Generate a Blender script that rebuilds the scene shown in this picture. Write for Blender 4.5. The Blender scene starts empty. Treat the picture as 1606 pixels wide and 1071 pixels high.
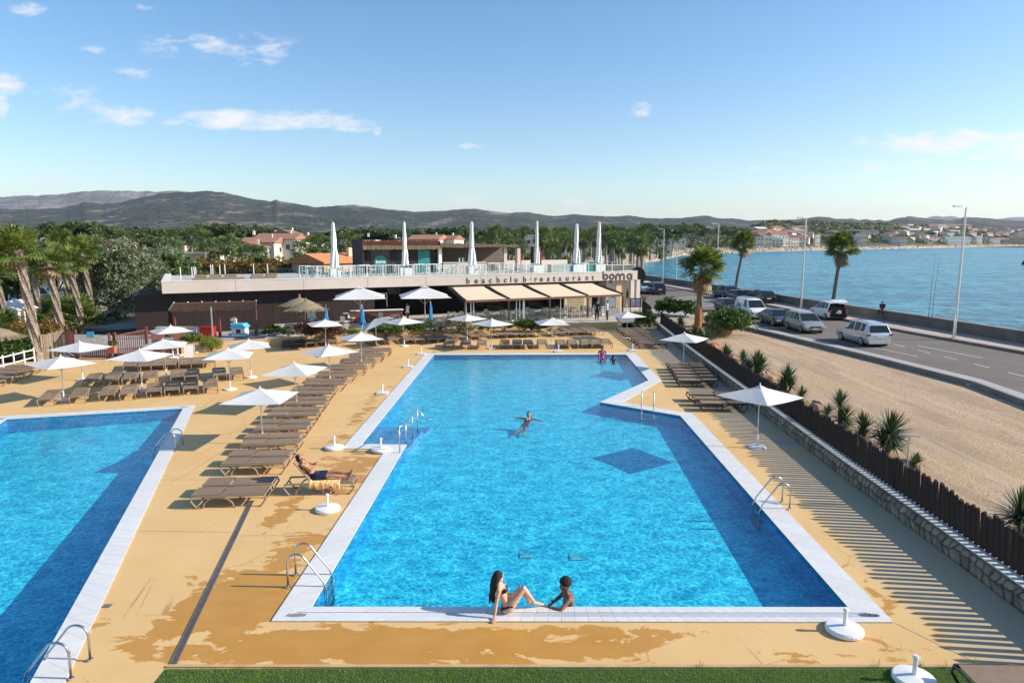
import bpy, math, random
import numpy as np
from mathutils import Vector, Matrix, Quaternion
from mathutils.geometry import tessellate_polygon
random.seed(7)
RNG = np.random.default_rng(7)
R = math.radians
SC = bpy.context.scene
# ---------------------------------------------------------------- camera
CAM_H, FPX = 7.2, 1071.0
PITCH = math.atan(157.5 / FPX)
cd = bpy.data.cameras.new('camera'); cam = bpy.data.objects.new('camera', cd); SC.collection.objects.link(cam)
cam.location = (0, 0, CAM_H); cam.rotation_euler = (R(90) - PITCH, 0, 0)
cd.sensor_width = 36.0; cd.lens = 36.0 * FPX / 1606.0; cd.clip_start = 0.1; cd.clip_end = 40000
SC.camera = cam
CP, SP = math.cos(PITCH), math.sin(PITCH)
def G(px, py, z=0.0):
    """point of the place at height z seen at a photo pixel"""
    u = (px - 803.) / FPX; v = (535.5 - py) / FPX
    dx, dy, dz = u, CP + v * SP, -SP + v * CP
    t = (z - CAM_H) / dz
    return (dx * t, dy * t)
def RY(px, py, Y):
    """point at depth Y seen at a photo pixel -> x, z"""
    u = (px - 803.) / FPX; v = (535.5 - py) / FPX
    dx, dy, dz = u, CP + v * SP, -SP + v * CP
    return (dx * Y / dy, CAM_H + dz * Y / dy)
# ---------------------------------------------------------------- light
HAZE_D = 0.00004
SUN_EL, SUN_AZ = R(28.5), R(-3.0)        # sun stands to the right (+X)
sl = bpy.data.lights.new('sun', 'SUN'); so = bpy.data.objects.new('sun', sl); SC.collection.objects.link(so)
sl.energy = 5.0; sl.angle = R(0.5); sl.color = (1.0, 0.93, 0.82)
sdir = Vector((math.cos(SUN_EL) * math.cos(SUN_AZ), math.cos(SUN_EL) * math.sin(SUN_AZ), math.sin(SUN_EL)))
so.rotation_euler = sdir.to_track_quat('Z', 'Y').to_euler(); so.location = (60, 0, 60)
SC.view_settings.view_transform = 'Standard'; SC.view_settings.look = 'None'
SC.view_settings.gamma = 1.0; SC.view_settings.use_curve_mapping = False
SC.view_settings.exposure = 0.46
W = bpy.data.worlds.new('World'); SC.world = W; W.use_nodes = True
wt = W.node_tree; wt.nodes.clear()
class NB:
    """tiny node builder"""
    def __init__(s, tree): s.t = tree
    def n(s, typ, **kw):
        nd = s.t.nodes.new(typ)
        for k, v in kw.items():
            if k.startswith('i_'): nd.inputs[int(k[2:])].default_value = v
            else: setattr(nd, k, v)
        return nd
    def l(s, a, b): s.t.links.new(a, b)
    def m(s, op, a, b=None, c=None, clamp=False):
        nd = s.t.nodes.new('ShaderNodeMath'); nd.operation = op; nd.use_clamp = clamp
        for i, x in enumerate((a, b, c)):
            if x is None: continue
            if isinstance(x, (int, float)): nd.inputs[i].default_value = x
            else: s.t.links.new(x, nd.inputs[i])
        return nd.outputs[0]
    def mix(s, f, a, b, blend='MIX'):
        nd = s.t.nodes.new('ShaderNodeMix'); nd.data_type = 'RGBA'; nd.blend_type = blend
        for i, x in ((0, f), (6, a), (7, b)):
            if isinstance(x, (int, float)): nd.inputs[i].default_value = x
            elif isinstance(x, tuple): nd.inputs[i].default_value = (x + (1,))[:4]
            else: s.t.links.new(x, nd.inputs[i])
        return nd.outputs[2]
    def noise(s, vec, scale, detail=3, rough=.55, dist=0):
        nd = s.t.nodes.new('ShaderNodeTexNoise')
        nd.inputs['Scale'].default_value = scale; nd.inputs['Detail'].default_value = detail
        nd.inputs['Roughness'].default_value = rough; nd.inputs['Distortion'].default_value = dist
        if vec is not None: s.t.links.new(vec, nd.inputs['Vector'])
        return nd.outputs[0]
    def ramp(s, f, stops, mode='LINEAR'):
        nd = s.t.nodes.new('ShaderNodeValToRGB'); cr = nd.color_ramp; cr.interpolation = mode
        while len(cr.elements) < len(stops): cr.elements.new(0.5)
        for e, (p, c) in zip(cr.elements, stops):
            e.position = p; e.color = (c + (1,))[:4] if isinstance(c, tuple) else (c, c, c, 1)
        s.t.links.new(f, nd.inputs[0]); return nd.outputs[0]
    def mapr(s, x, a, b, c=0., d=1.):
        nd = s.t.nodes.new('ShaderNodeMapRange'); s.t.links.new(x, nd.inputs[0])
        for i, v in zip((1, 2, 3, 4), (a, b, c, d)): nd.inputs[i].default_value = v
        return nd.outputs[0]
    def scale_vec(s, vec, sc):
        nd = s.t.nodes.new('ShaderNodeMapping'); nd.inputs['Scale'].default_value = sc
        s.t.links.new(vec, nd.inputs['Vector']); return nd.outputs[0]
w = NB(wt)
sky = w.n('ShaderNodeTexSky', sky_type='NISHITA'); sky.sun_disc = False
sky.sun_elevation = SUN_EL; sky.sun_rotation = R(93); sky.altitude = 0; sky.air_density = 1.0; sky.dust_density = 0.5; sky.ozone_density = 1.7
tc = w.n('ShaderNodeTexCoord'); sx = w.n('ShaderNodeSeparateXYZ'); w.l(tc.outputs['Generated'], sx.inputs[0])
fy = w.m('MAXIMUM', sx.outputs[1], 0.02)
U = w.m('DIVIDE', sx.outputs[0], fy); V = w.m('DIVIDE', sx.outputs[2], fy)
cmb = w.n('ShaderNodeCombineXYZ'); w.l(U, cmb.inputs[0]); w.l(w.m('MULTIPLY', V, 2.6), cmb.inputs[1])
cn = w.noise(cmb.outputs[0], 16, 8, .6, .2); cn2 = w.noise(cmb.outputs[0], 55, 5, .6)
dens = w.m('ADD', w.m('MULTIPLY', cn, .8), w.m('MULTIPLY', cn2, .2))
def cloud_uv(px, py):
    u = (px - 803.) / FPX; v = (535.5 - py) / FPX; dy = CP + v * SP
    return u / dy, (-SP + v * CP) / dy
acc = None
for (px, py, a, b, st) in ((400, 188, 175, 17, .95), (190, 182, 60, 16, .8), (345, 187, 60, 16, 1.), (490, 186, 75, 15, 1.), (560, 197, 45, 12, .8), (330, 70, 150, 22, .42), (430, 78, 70, 14, .4),
                           (215, 116, 60, 10, .5), (45, 14, 40, 12, .5), (230, 10, 20, 8, .45), (12, 132, 32, 18, .85), (0, 165, 16, 20, .8), (110, 155, 70, 28, .42), (145, 78, 24, 7, .5),
                           (395, 97, 45, 8, .45), (1500, 222, 170, 21, 1.), (1600, 228, 120, 20, 1.), (1590, 240, 70, 14, .6), (1005, 172, 19, 15, .5), (1183, 266, 14, 8, .75), (1372, 262, 30, 9, .7), (1430, 256, 40, 8, .5), (1530, 245, 60, 8, .6), (740, 320, 60, 18, .4), (900, 322, 30, 16, .42),
                           (740, 230, 25, 7, .45), (1048, 203, 20, 6, .35), (1240, 240, 20, 6, .4), (271, 290, 7, 12, .6), (590, 202, 10, 12, .6), (900, 345, 500, 26, .22), (150, 290, 250, 22, .25)):
    u0, v0 = cloud_uv(px, py); a = a / FPX * 1.03; b = b / FPX * 1.06
    du = w.m('DIVIDE', w.m('SUBTRACT', U, u0), a); dv = w.m('DIVIDE', w.m('SUBTRACT', V, v0), b)
    e = w.m('SUBTRACT', 1.0, w.m('ADD', w.m('MULTIPLY', du, du), w.m('MULTIPLY', dv, dv)))
    e = w.m('MULTIPLY', w.m('MAXIMUM', e, 0.), st)
    acc = e if acc is None else w.m('MAXIMUM', acc, e)
cl = w.m('ADD', w.m('MULTIPLY', acc, 1.05), w.m('MULTIPLY', w.m('SUBTRACT', dens, .52), 5.0)); cl = w.m('MULTIPLY', w.mapr(cl, .05, 1.25), w.mapr(acc, 0., .35), clamp=True)
cl = w.m('MULTIPLY', cl, .9, clamp=True)
cl = w.m('MULTIPLY', cl, w.mapr(sx.outputs[1], .05, .2))
hsv = w.n('ShaderNodeHueSaturation'); hsv.inputs['Saturation'].default_value = 1.24; w.l(sky.outputs[0], hsv.inputs['Color'])
cc = w.mix(cl, hsv.outputs[0], (5.6, 5.45, 5.6))
bg = w.n('ShaderNodeBackground'); w.l(cc, bg.inputs[0]); bg.inputs[1].default_value = 0.138
wo = w.n('ShaderNodeOutputWorld'); w.l(bg.outputs[0], wo.inputs[0])
# ---------------------------------------------------------------- materials
MATS = {}
def newmat(name):
    m = bpy.data.materials.new(name); m.use_nodes = True; MATS[name] = m
    t = m.node_tree; bs = t.nodes['Principled BSDF']; return m, NB(t), bs
def setb(bs, col=None, rough=.6, metal=0., spec=.5):
    if col is not None: bs.inputs['Base Color'].default_value = tuple(col[:3]) + (1,)
    bs.inputs['Roughness'].default_value = rough; bs.inputs['Metallic'].default_value = metal
    bs.inputs['Specular IOR Level'].default_value = spec
def bump(b, bs, h, strength=.3, dist=.02):
    n = b.n('ShaderNodeBump'); n.inputs['Strength'].default_value = strength; n.inputs['Distance'].default_value = dist
    b.l(h, n.inputs['Height']); b.l(n.outputs[0], bs.inputs['Normal'])
def coords(b, kind='Object'):
    return b.n('ShaderNodeTexCoord').outputs[kind]
def wpos(b): return b.n('ShaderNodeNewGeometry').outputs['Position']
def mat(name, col, rough=.6, metal=0., amt=.25, scale=4., bmp=.0, spec=.5, obj_var=0., island=0., dark=None, dist=.01, world=False, grime=0.):
    """procedural surface: base colour with noise mottling, optional per-object / per-island variation"""
    m, b, bs = newmat(name); setb(bs, col, rough, metal, spec)
    c = wpos(b) if world else coords(b)
    n1 = b.noise(c, scale, 4, .6)
    dk = dark or tuple(x * (1 - amt) for x in col); lt = tuple(min(1, x * (1 + amt * .6)) for x in col)
    base = b.ramp(n1, [(.3, dk), (.7, lt)])
    if grime:
        n2 = b.noise(c, scale * .23, 5, .7); base = b.mix(b.mapr(n2, .5, .75, 0, grime), base, tuple(x * .45 for x in col))
    if obj_var:
        oi = b.n('ShaderNodeObjectInfo').outputs['Random']
        base = b.mix(1., base, b.ramp(oi, [(0., 1 - obj_var), (1., 1. + 0 * obj_var)]), 'MULTIPLY')
    if island:
        ri = b.n('ShaderNodeNewGeometry').outputs['Random Per Island']
        base = b.mix(1., base, b.ramp(ri, [(0., 1 - island), (1., 1.)]), 'MULTIPLY')
    b.l(base, bs.inputs['Base Color'])
    rr = b.mapr(n1, .2, .8, max(0, rough - .08), min(1, rough + .08)); b.l(rr, bs.inputs['Roughness'])
    if bmp: bump(b, bs, b.noise(c, scale * 3, 5, .6), bmp, dist)
    return m
def leafmat(name, cols, trans=.35, rough=.5, scale=.6):
    """foliage: colour varies per leaf and by clump, leaves let some light through"""
    m, b, bs = newmat(name); setb(bs, cols[0], rough, 0, .35)
    ri = b.n('ShaderNodeNewGeometry').outputs['Random Per Island']; oi = b.n('ShaderNodeObjectInfo').outputs['Random']
    k = b.m('ADD', b.m('MULTIPLY', ri, .55), b.m('ADD', b.m('MULTIPLY', b.noise(wpos(b), scale, 3), .7), b.m('MULTIPLY', oi, .25)))
    k = b.m('MULTIPLY', k, .75)
    st = [(i / (len(cols) - 1) * .7 + .15, c) for i, c in enumerate(cols)]
    col = b.ramp(k, st); b.l(col, bs.inputs['Base Color'])
    tr = b.n('ShaderNodeBsdfTranslucent'); b.l(b.mix(1., col, (1.25, 1.3, .6), 'MULTIPLY'), tr.inputs[0])
    mx = b.n('ShaderNodeMixShader'); mx.inputs[0].default_value = trans
    b.l(bs.outputs[0], mx.inputs[1]); b.l(tr.outputs[0], mx.inputs[2])
    b.l(mx.outputs[0], m.node_tree.nodes['Material Output'].inputs[0]); return m

# ---- deck: ochre painted concrete with wet areas
def deck_mat():
    m, b, bs = newmat('deck_paint'); c = wpos(b)
    n = b.noise(c, .35, 5, .6); n2 = b.noise(c, 9, 4, .7); n3 = b.noise(c, 60, 2)
    base = b.ramp(n, [(.3, (.65, .41, .165)), (.7, (.74, .485, .22))])
    base = b.mix(b.mapr(n2, .55, .75, 0, .18), base, (.50, .31, .12))
    base = b.mix(b.mapr(n3, .3, .7, 0, .12), base, (.45, .28, .12))
    # footprints / drips
    v = b.n('ShaderNodeTexVoronoi'); v.inputs['Scale'].default_value = 1.5; b.l(c, v.inputs['Vector'])
    spots = b.m('LESS_THAN', b.m('ADD', v.outputs['Distance'], b.m('MULTIPLY', b.noise(c, 7, 2), .5)), .27)
    base = b.mix(b.m('MULTIPLY', spots, .45), base, (.40, .22, .07))
    v2 = b.n('ShaderNodeTexVoronoi', feature='DISTANCE_TO_EDGE'); v2.inputs['Scale'].default_value = .55; b.l(b.mix(.12, c, b.n('ShaderNodeTexNoise').outputs['Color']), v2.inputs['Vector'])
    crk = b.m('MULTIPLY', b.m('LESS_THAN', v2.outputs['Distance'], .0045), b.mapr(b.noise(c, .5, 3), .5, .6)); base = b.mix(b.m('MULTIPLY', crk, .55), base, (.25, .15, .07))
    sc_ = b.noise(b.scale_vec(c, (1., .3, 1.)), 2.2, 6, .8); base = b.mix(b.mapr(sc_, .56, .74, 0, .28), base, (.50, .31, .13))
    ws = b.n('ShaderNodeSeparateXYZ'); b.l(c, ws.inputs[0])
    wx_ = b.m('SUBTRACT', b.m('SUBTRACT', ws.outputs[0], b.m('MULTIPLY', ws.outputs[1], .028)), b.m('MULTIPLY', b.noise(c, .8, 4), .7))
    base = b.mix(b.mapr(wx_, 7.0, 7.7, 0, .85), base, b.mix(n2, (.44, .345, .23), (.55, .43, .29)))
    # wet patches: regions of the deck, edges broken by noise
    s = b.n('ShaderNodeSeparateXYZ'); b.l(c, s.inputs[0]); X, Y = s.outputs[0], s.outputs[1]
    acc = None
    for (x0, y0, a, d, k) in ((-2.3, 11.35, 5.2, .85, 1.), (-5.5, 12.9, 1.35, 1.6, 1.2), (-6.3, 12.4, .7, 1.2, .9), (-5.2, 15.2, .85, 2.3, .55), (-6.2, 17.4, .42, 1.7, .6), (-5.2, 20.8, 1.1, 2.6, .75), (1.6, 11.5, 1.4, .7, .8), (3.2, 11.7, .9, .3, .5), (6.5, 11.3, 1.1, .5, .42), (7.55, 12.6, .3, 1.2, .4),
                              (-6.3, 27, .5, 8, .5), (-7.8, 11.9, .35, .5, .35), (-6.9, 14.2, .3, 1.2, .25), (-14, 25, .7, 1., .3), (-5.1, 41, .5, 6, .3), (5., 11., .9, .25, .5)):
        du = b.m('DIVIDE', b.m('SUBTRACT', X, x0), a); dv = b.m('DIVIDE', b.m('SUBTRACT', Y, y0), d)
        e = b.m('MULTIPLY', b.m('MAXIMUM', b.m('SUBTRACT', 1.25, b.m('ADD', b.m('MULTIPLY', du, du), b.m('MULTIPLY', dv, dv))), 0.), k)
        acc = e if acc is None else b.m('MAXIMUM', acc, e)
    mv = b.scale_vec(c, (1., 1.7, 1.)); wn = b.noise(mv, 1.25, 6, .62, .4)
    wet = b.mapr(b.m('ADD', acc, b.m('MULTIPLY', b.m('SUBTRACT', wn, .5), 3.4)), .52, .62)
    wet = b.m('MULTIPLY', wet, b.mapr(acc, .0, .12))
    base = b.mix(wet, base, b.mix(b.mapr(wn, .3, .7), (.47, .22, .032), (.54, .27, .055)))
    b.l(base, bs.inputs['Base Color']); b.l(b.mapr(wet, 0, 1, .75, .38), bs.inputs['Roughness']); bs.inputs['Specular IOR Level'].default_value = .35
    bump(b, bs, n3, .25, .004); return m
deck_mat()
def schlick(b, f0, nrm=None):
    """two sided reflectance: the same from above and from below the sheet"""
    g = b.n('ShaderNodeNewGeometry'); v = b.n('ShaderNodeVectorMath', operation='DOT_PRODUCT'); b.l(g.outputs['Incoming'], v.inputs[0]); b.l(nrm if nrm else g.outputs['Normal'], v.inputs[1])
    c = b.m('SUBTRACT', 1.0, b.m('ABSOLUTE', v.outputs['Value']), clamp=True); return b.m('ADD', b.m('MULTIPLY', b.m('POWER', c, 5.), 1 - f0), f0)
def water_mat(name, tint, tscale=1.0):
    """pool water: fresnel reflection over a clear tinted surface with caustic light lines put into its colour"""
    m, b, bs = newmat(name); t = m.node_tree; t.nodes.remove(bs); c = wpos(b)
    mv = b.scale_vec(c, (1., 1.25, 1.))
    wv = b.n('ShaderNodeTexNoise'); wv.inputs['Scale'].default_value = 2.2; wv.inputs['Detail'].default_value = 3; b.l(mv, wv.inputs['Vector'])
    mixv = b.n('ShaderNodeMix', data_type='VECTOR'); mixv.inputs[0].default_value = .22 ; b.l(mv, mixv.inputs[4]); b.l(wv.outputs['Color'], mixv.inputs[5])
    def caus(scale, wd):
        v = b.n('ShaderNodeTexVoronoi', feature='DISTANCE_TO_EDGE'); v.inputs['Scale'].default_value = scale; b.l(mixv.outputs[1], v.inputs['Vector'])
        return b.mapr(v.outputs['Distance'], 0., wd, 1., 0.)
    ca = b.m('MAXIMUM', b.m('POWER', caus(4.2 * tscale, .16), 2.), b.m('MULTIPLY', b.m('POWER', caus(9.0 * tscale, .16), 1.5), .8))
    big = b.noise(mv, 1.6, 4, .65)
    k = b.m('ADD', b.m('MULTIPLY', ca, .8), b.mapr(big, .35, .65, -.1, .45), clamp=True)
    col = b.mix(k, (tint[0] * .26, tint[1] * .54, tint[2] * .71), tuple(x * 1.16 for x in tint))  # bright caustic lines and dimmer gaps painted into the transmission colour
    tr = b.n('ShaderNodeBsdfTransparent'); b.l(col, tr.inputs[0])
    gl = b.n('ShaderNodeBsdfGlossy'); gl.inputs['Roughness'].default_value = .06
    h = b.m('ADD', b.noise(b.scale_vec(c, (1., 1.6, 1.)), 3.0, 4, .6), b.m('MULTIPLY', b.noise(mv, 11, 3, .6), .35))
    bp = b.n('ShaderNodeBump'); bp.inputs['Strength'].default_value = .3; bp.inputs['Distance'].default_value = .03; b.l(h, bp.inputs['Height']); b.l(bp.outputs[0], gl.inputs['Normal'])
    mx = b.n('ShaderNodeMixShader'); b.l(b.m('MULTIPLY', schlick(b, .02, bp.outputs[0]), .9), mx.inputs[0]); b.l(tr.outputs[0], mx.inputs[1]); b.l(gl.outputs[0], mx.inputs[2])
    b.l(mx.outputs[0], t.nodes['Material Output'].inputs[0]); return m
water_mat('pool_water', (.92, 1.0, 1.0))
def tile_mat(name, c0, c1, c2, sc=14.):
    """blue glass mosaic"""
    m, b, bs = newmat(name); c = wpos(b)
    v = b.n('ShaderNodeTexVoronoi'); v.inputs['Scale'].default_value = sc; v.inputs['Randomness'].default_value = 0.15; b.l(c, v.inputs['Vector'])
    s = b.n('ShaderNodeSeparateColor'); b.l(v.outputs['Color'], s.inputs[0])
    col = b.ramp(s.outputs[0], [(0., c0), (.5, c1), (1., c2)]); b.l(b.mix(b.mapr(b.noise(c, .5, 3), .3, .7, 0, .25), col, c0), bs.inputs['Base Color'])
    setb(bs, None, .3); return m
tile_mat('pool_mosaic', (.022, .50, .62), (.04, .64, .74), (.13, .80, .84))
tile_mat('dimmed_waterline_mosaic', (.008, .20, .40), (.012, .27, .48), (.03, .36, .56)); tile_mat('step_mosaic', (.06, .22, .42), (.12, .34, .52), (.30, .48, .60), 22.); mat('inlet', (.16, .52, .55), .5)
def sea_mat():
    m, b, bs = newmat('sea_water'); c = wpos(b)
    mv = b.scale_vec(c, (1., .55, 1.))
    n1 = b.noise(mv, .55, 6, .68, .3); n2 = b.noise(b.scale_vec(c, (.012, .03, 1.)), 1., 4, .6)
    col = b.mix(b.mapr(n2, .35, .65), (.05, .30, .40), (.08, .39, .47))
    n3 = b.noise(b.scale_vec(c, (.35, 1., 1.)), .16, 5, .7)
    col = b.mix(b.mapr(n1, .47, .60, 0, .85), col, (.006, .07, .13)); col = b.mix(b.mapr(n3, .47, .60, 0, .7), col, (.008, .10, .17))  # dark ripples and wave shading put into the colour as noise
    b.l(col, bs.inputs['Base Color']); setb(bs, None, .22, 0, .35); bs.inputs['IOR'].default_value = 1.33
    h = b.m('ADD', n1, b.m('MULTIPLY', n3, 2.5))
    bump(b, bs, h, 1.0, .8); return m
sea_mat()
def ground_mat():
    m, b, bs = newmat('earth'); c = wpos(b)
    n = b.noise(c, .02, 6, .65); n2 = b.noise(c, .6, 5, .7)
    col = b.ramp(n, [(.3, (.05, .06, .025)), (.5, (.11, .105, .055)), (.7, (.24, .19, .12))]); col = b.mix(b.mapr(n2, .4, .7, 0, .5), col, (.07, .075, .03))
    b.l(col, bs.inputs['Base Color']); setb(bs, None, .95, 0, .2); return m
ground_mat()
def gravel_mat():
    m, b, bs = newmat('gravel'); c = wpos(b)
    n = b.noise(c, .22, 5, .6, .5); n2 = b.noise(c, 14, 4, .75); st = b.noise(b.scale_vec(c, (1., .25, 1.)), .55, 5, .65)
    base = b.ramp(n2, [(.3, (.24, .155, .10)), (.5, (.50, .35, .225)), (.72, (.70, .52, .36))])
    base = b.mix(b.mapr(n, .5, .68, 0, .6), base, (.50, .33, .15)); base = b.mix(b.mapr(st, .5, .62, 0, .55), base, (.33, .23, .145)); tr_ = b.noise(b.scale_vec(c, (1.6, .07, 1.)), 1., 3, .5); base = b.mix(b.mapr(tr_, .56, .62, 0, .4), base, (.60, .46, .33))
    base = b.mix(b.mapr(b.noise(c, 1.4, 6, .7), .6, .75, 0, .5), base, (.62, .50, .40))
    b.l(base, bs.inputs['Base Color']); setb(bs, None, .95, 0, .2); bump(b, bs, n2, .9, .05); return m
gravel_mat()
def asphalt_mat():
    m, b, bs = newmat('asphalt'); c = wpos(b)
    n = b.noise(c, .18, 5, .65); n2 = b.noise(c, 25, 3, .8)
    base = b.ramp(n, [(.3, (.135, .112, .09)), (.7, (.195, .165, .135))]); base = b.mix(b.mapr(n2, .5, .75, 0, .35), base, (.27, .25, .22))
    b.l(base, bs.inputs['Base Color']); setb(bs, None, .88, 0, .3); bump(b, bs, n2, .4, .01); return m
asphalt_mat()
def hill_mat(name, greens, rock, rock_lo, rock_hi):
    m, b, bs = newmat(name); c = wpos(b)
    n = b.noise(c, .0011, 8, .68); n2 = b.noise(b.scale_vec(c, (1., .35, 2.2)), .0045, 7, .78); n3 = b.noise(c, .02, 5, .8)
    base = b.ramp(n, [(.35, greens[0]), (.5, greens[1]), (.68, greens[2])])
    base = b.mix(b.mapr(n2, rock_lo, rock_hi, 0, .85), base, rock); base = b.mix(b.mapr(n3, .48, .62, 0, .75), base, tuple(x * .45 for x in greens[0])); base = b.mix(b.mapr(b.noise(c, .011, 3, .9), .64, .70, 0, .7), base, tuple(min(.5, x * 1.5) for x in rock))
    b.l(base, bs.inputs['Base Color']); setb(bs, None, 1., 0, .1); bump(b, bs, n2, 1.0, 60.); return m
hill_mat('scrub_hill', ((.028, .042, .026), (.05, .060, .038), (.10, .095, .065)), (.34, .27, .22), .54, .64)
hill_mat('rocky_hill', ((.10, .10, .08), (.16, .145, .12), (.22, .19, .16)), (.40, .35, .29), .45, .6)
mat('coping_tile', (.72, .70, .67), .45, amt=.07, scale=6, obj_var=.07)
mat('coping_grate', (.62, .62, .66), .5, amt=.1, scale=30)
mat('coping_bed', (.55, .53, .50), .7, amt=.1)
mat('white_paint', (.78, .76, .74), .5, amt=.06, scale=3)
mat('white_plastic', (.80, .78, .76), .4, amt=.08, scale=8, grime=.25)
mat('canopy_cloth', (.66, .63, .60), .9, amt=.06, scale=5, obj_var=.06)
mat('canopy_white', (.80, .78, .75), .9, amt=.06, scale=2)
mat('alu', (.62, .61, .60), .35, .85, amt=.08)
mat('steel', (.55, .54, .53), .3, 1., amt=.05)
mat('taupe_resin', (.30, .225, .165), .5, amt=.12, scale=10, obj_var=.18)
mat('taupe_sling', (.27, .185, .118), .8, amt=.16, scale=7, obj_var=.18, bmp=.1)
mat('dark_resin', (.035, .03, .028), .45, amt=.2)
mat('dark_sling', (.05, .045, .042), .8, amt=.2)
mat('fence_wood', (.020, .009, .007), .85, amt=.3, scale=9, obj_var=.4, bmp=.4)
mat('brown_wall', (.026, .012, .010), .7, amt=.25, scale=3, obj_var=.2)
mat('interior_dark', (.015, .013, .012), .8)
mat('fascia', (.60, .51, .445), .75, amt=.06, scale=.7, grime=.15)
mat('fascia_top', (.74, .71, .67), .7, amt=.08, scale=1, grime=.25)
mat('roof_floor', (.55, .52, .48), .8, amt=.12, scale=1)
mat('sand_wall', (.55, .36, .17), .85, amt=.16, scale=2.5, bmp=.3, grime=.2)
mat('paving', (.50, .43, .36), .85, amt=.12, scale=2.5, grime=.25, world=True)
mat('pink_paving', (.52, .33, .26), .85, amt=.14, scale=1.2, grime=.2, world=True)
mat('grey_paving', (.40, .37, .35), .85, amt=.12, scale=1., grime=.2, world=True)
mat('sea_wall', (.17, .145, .125), .9, amt=.3, scale=.7, grime=.4, bmp=.5, world=True)
mat('kerb_stone', (.26, .22, .18), .9, amt=.2, scale=2, obj_var=.15, grime=.3)
mat('line_paint', (.62, .60, .56), .7, amt=.15, scale=3)
mat('wall_stone', (.34, .275, .205), .9, amt=.3, scale=5, obj_var=.5, bmp=.5, dist=.02)
mat('mortar', (.20, .165, .125), .95, amt=.2)
mat('sunlit_wall_cap', (.66, .62, .56), .8, amt=.12, scale=5)  # sunlight on the wall top put into the colour
mat('boulder', (.46, .29, .17), .95, amt=.3, scale=3, bmp=.7, dist=.06, grime=.3)
mat('riprap', (.50, .42, .31), .95, amt=.3, scale=.6, island=.45, world=True)
mat('awning_cloth', (.70, .56, .38), .9, amt=.04, scale=2)
mat('awning_frame', (.15, .062, .036), .5, amt=.15)
mat('red_wood', (.17, .055, .038), .6, amt=.25, scale=8, obj_var=.2)
mat('terracotta', (.42, .20, .125), .85, amt=.2, scale=3, obj_var=.25, world=True)
mat('orange_tile', (.62, .24, .09), .85, amt=.15, scale=2)
mat('stucco', (.74, .65, .55), .85, amt=.08, scale=.5, obj_var=.22)
mat('stucco_tan', (.68, .49, .30), .85, amt=.1, scale=.5, obj_var=.25)
mat('window_dark', (.03, .032, .035), .2)
mat('trunk_bark', (.40, .31, .24), .95, amt=.35, scale=5, bmp=.8, dist=.05, island=.5)
mat('trunk_grey', (.17, .135, .11), .95, amt=.3, scale=5, bmp=.6, dist=.04)
mat('wood_trunk', (.10, .08, .06), .95, amt=.3, scale=6)
mat('burlap', (.42, .15, .055), .95, amt=.2, scale=12)
mat('thatch', (.34, .27, .16), .95, amt=.35, scale=18, bmp=.8, dist=.03, island=.4)
mat('reed', (.33, .25, .17), .95, amt=.3, scale=20, island=.35, obj_var=.2)
mat('reed_roof', (.25, .165, .115), .95, amt=.35, scale=14, bmp=.8, dist=.03)
mat('red_reed', (.20, .065, .045), .9, amt=.35, scale=14, island=.4)
mat('teal_paint', (.02, .22, .20), .5, amt=.1)
mat('red_paint', (.42, .018, .015), .4, amt=.1)
mat('deep_red', (.55, .012, .014), .35, amt=.06)
mat('planter_orange', (.42, .12, .05), .7, amt=.15)
mat('blue_cloth', (.025, .19, .50), .7, amt=.2, scale=6)
mat('sky_cloth', (.09, .42, .68), .7, amt=.15, scale=6)
mat('yellow_plastic', (.75, .42, .03), .4, amt=.08)
mat('black_paint', (.012, .012, .013), .5, amt=.1)
mat('letter_brown', (.055, .040, .034), .6, amt=.1)
mat('drain_metal', (.22, .20, .20), .6, .3, amt=.2, scale=20, obj_var=.2)
mat('turf_base', (.05, .085, .02), .95, amt=.3, scale=6)
mat('tyre', (.018, .018, .018), .8, amt=.2)
mat('rim', (.50, .50, .52), .3, .8)
mat('tail_red', (.45, .02, .02), .3)
mat('lamp_clear', (.70, .70, .68), .15)
mat('number_plate', (.75, .75, .72), .5)
for nm, col, r_, me in (('car_silver', (.66, .65, .67), .28, .55), ('car_champagne', (.42, .43, .38), .3, .5), ('car_white', (.76, .76, .76), .25, 0), ('car_navy', (.018, .03, .055), .22, .2), ('car_black', (.02, .022, .025), .22, .2), ('car_grey', (.10, .095, .12), .25, .5)):
    m = mat(nm, col, r_, me, amt=.03, scale=1); m.node_tree.nodes['Principled BSDF'].inputs['Coat Weight'].default_value = .6; m.node_tree.nodes['Principled BSDF'].inputs['Coat Roughness'].default_value = .06
mat('car_glass', (.02, .03, .032), .12, 0, amt=.1, spec=.25)
mat('skin_fair', (.62, .36, .24), .55, amt=.08, scale=6, spec=.4)
mat('skin_tan', (.42, .20, .11), .5, amt=.1, scale=6, spec=.45)
mat('skin_dark', (.19, .085, .048), .45, amt=.12, scale=6, spec=.5)
mat('hair_dark', (.010, .007, .006), .8, amt=.4, scale=40, bmp=.5)
mat('hair_brown', (.03, .015, .01), .45, amt=.4, scale=40, bmp=.5)
mat('swim_black', (.008, .008, .009), .6)
mat('swim_navy', (.01, .016, .05), .7, amt=.3, scale=20)
mat('swim_purple', (.06, .02, .08), .7)
mat('swim_pink', (.70, .06, .22), .7)
mat('shirt_white', (.72, .74, .76), .8)
def towel_mat():
    m, b, bs = newmat('towel'); c = coords(b)
    n = b.noise(b.scale_vec(c, (3., 1., 1.)), 3., 2, .5, .6)
    b.l(b.ramp(n, [(.0, (.75, .62, .30)), (.42, (.80, .52, .12)), (.5, (.75, .66, .45)), (.56, (.72, .14, .03)), (.63, (.72, .5, .14)), (.72, (.75, .68, .5))], 'CONSTANT'), bs.inputs['Base Color'])
    setb(bs, None, .95, 0, .1); return m
towel_mat()
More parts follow.
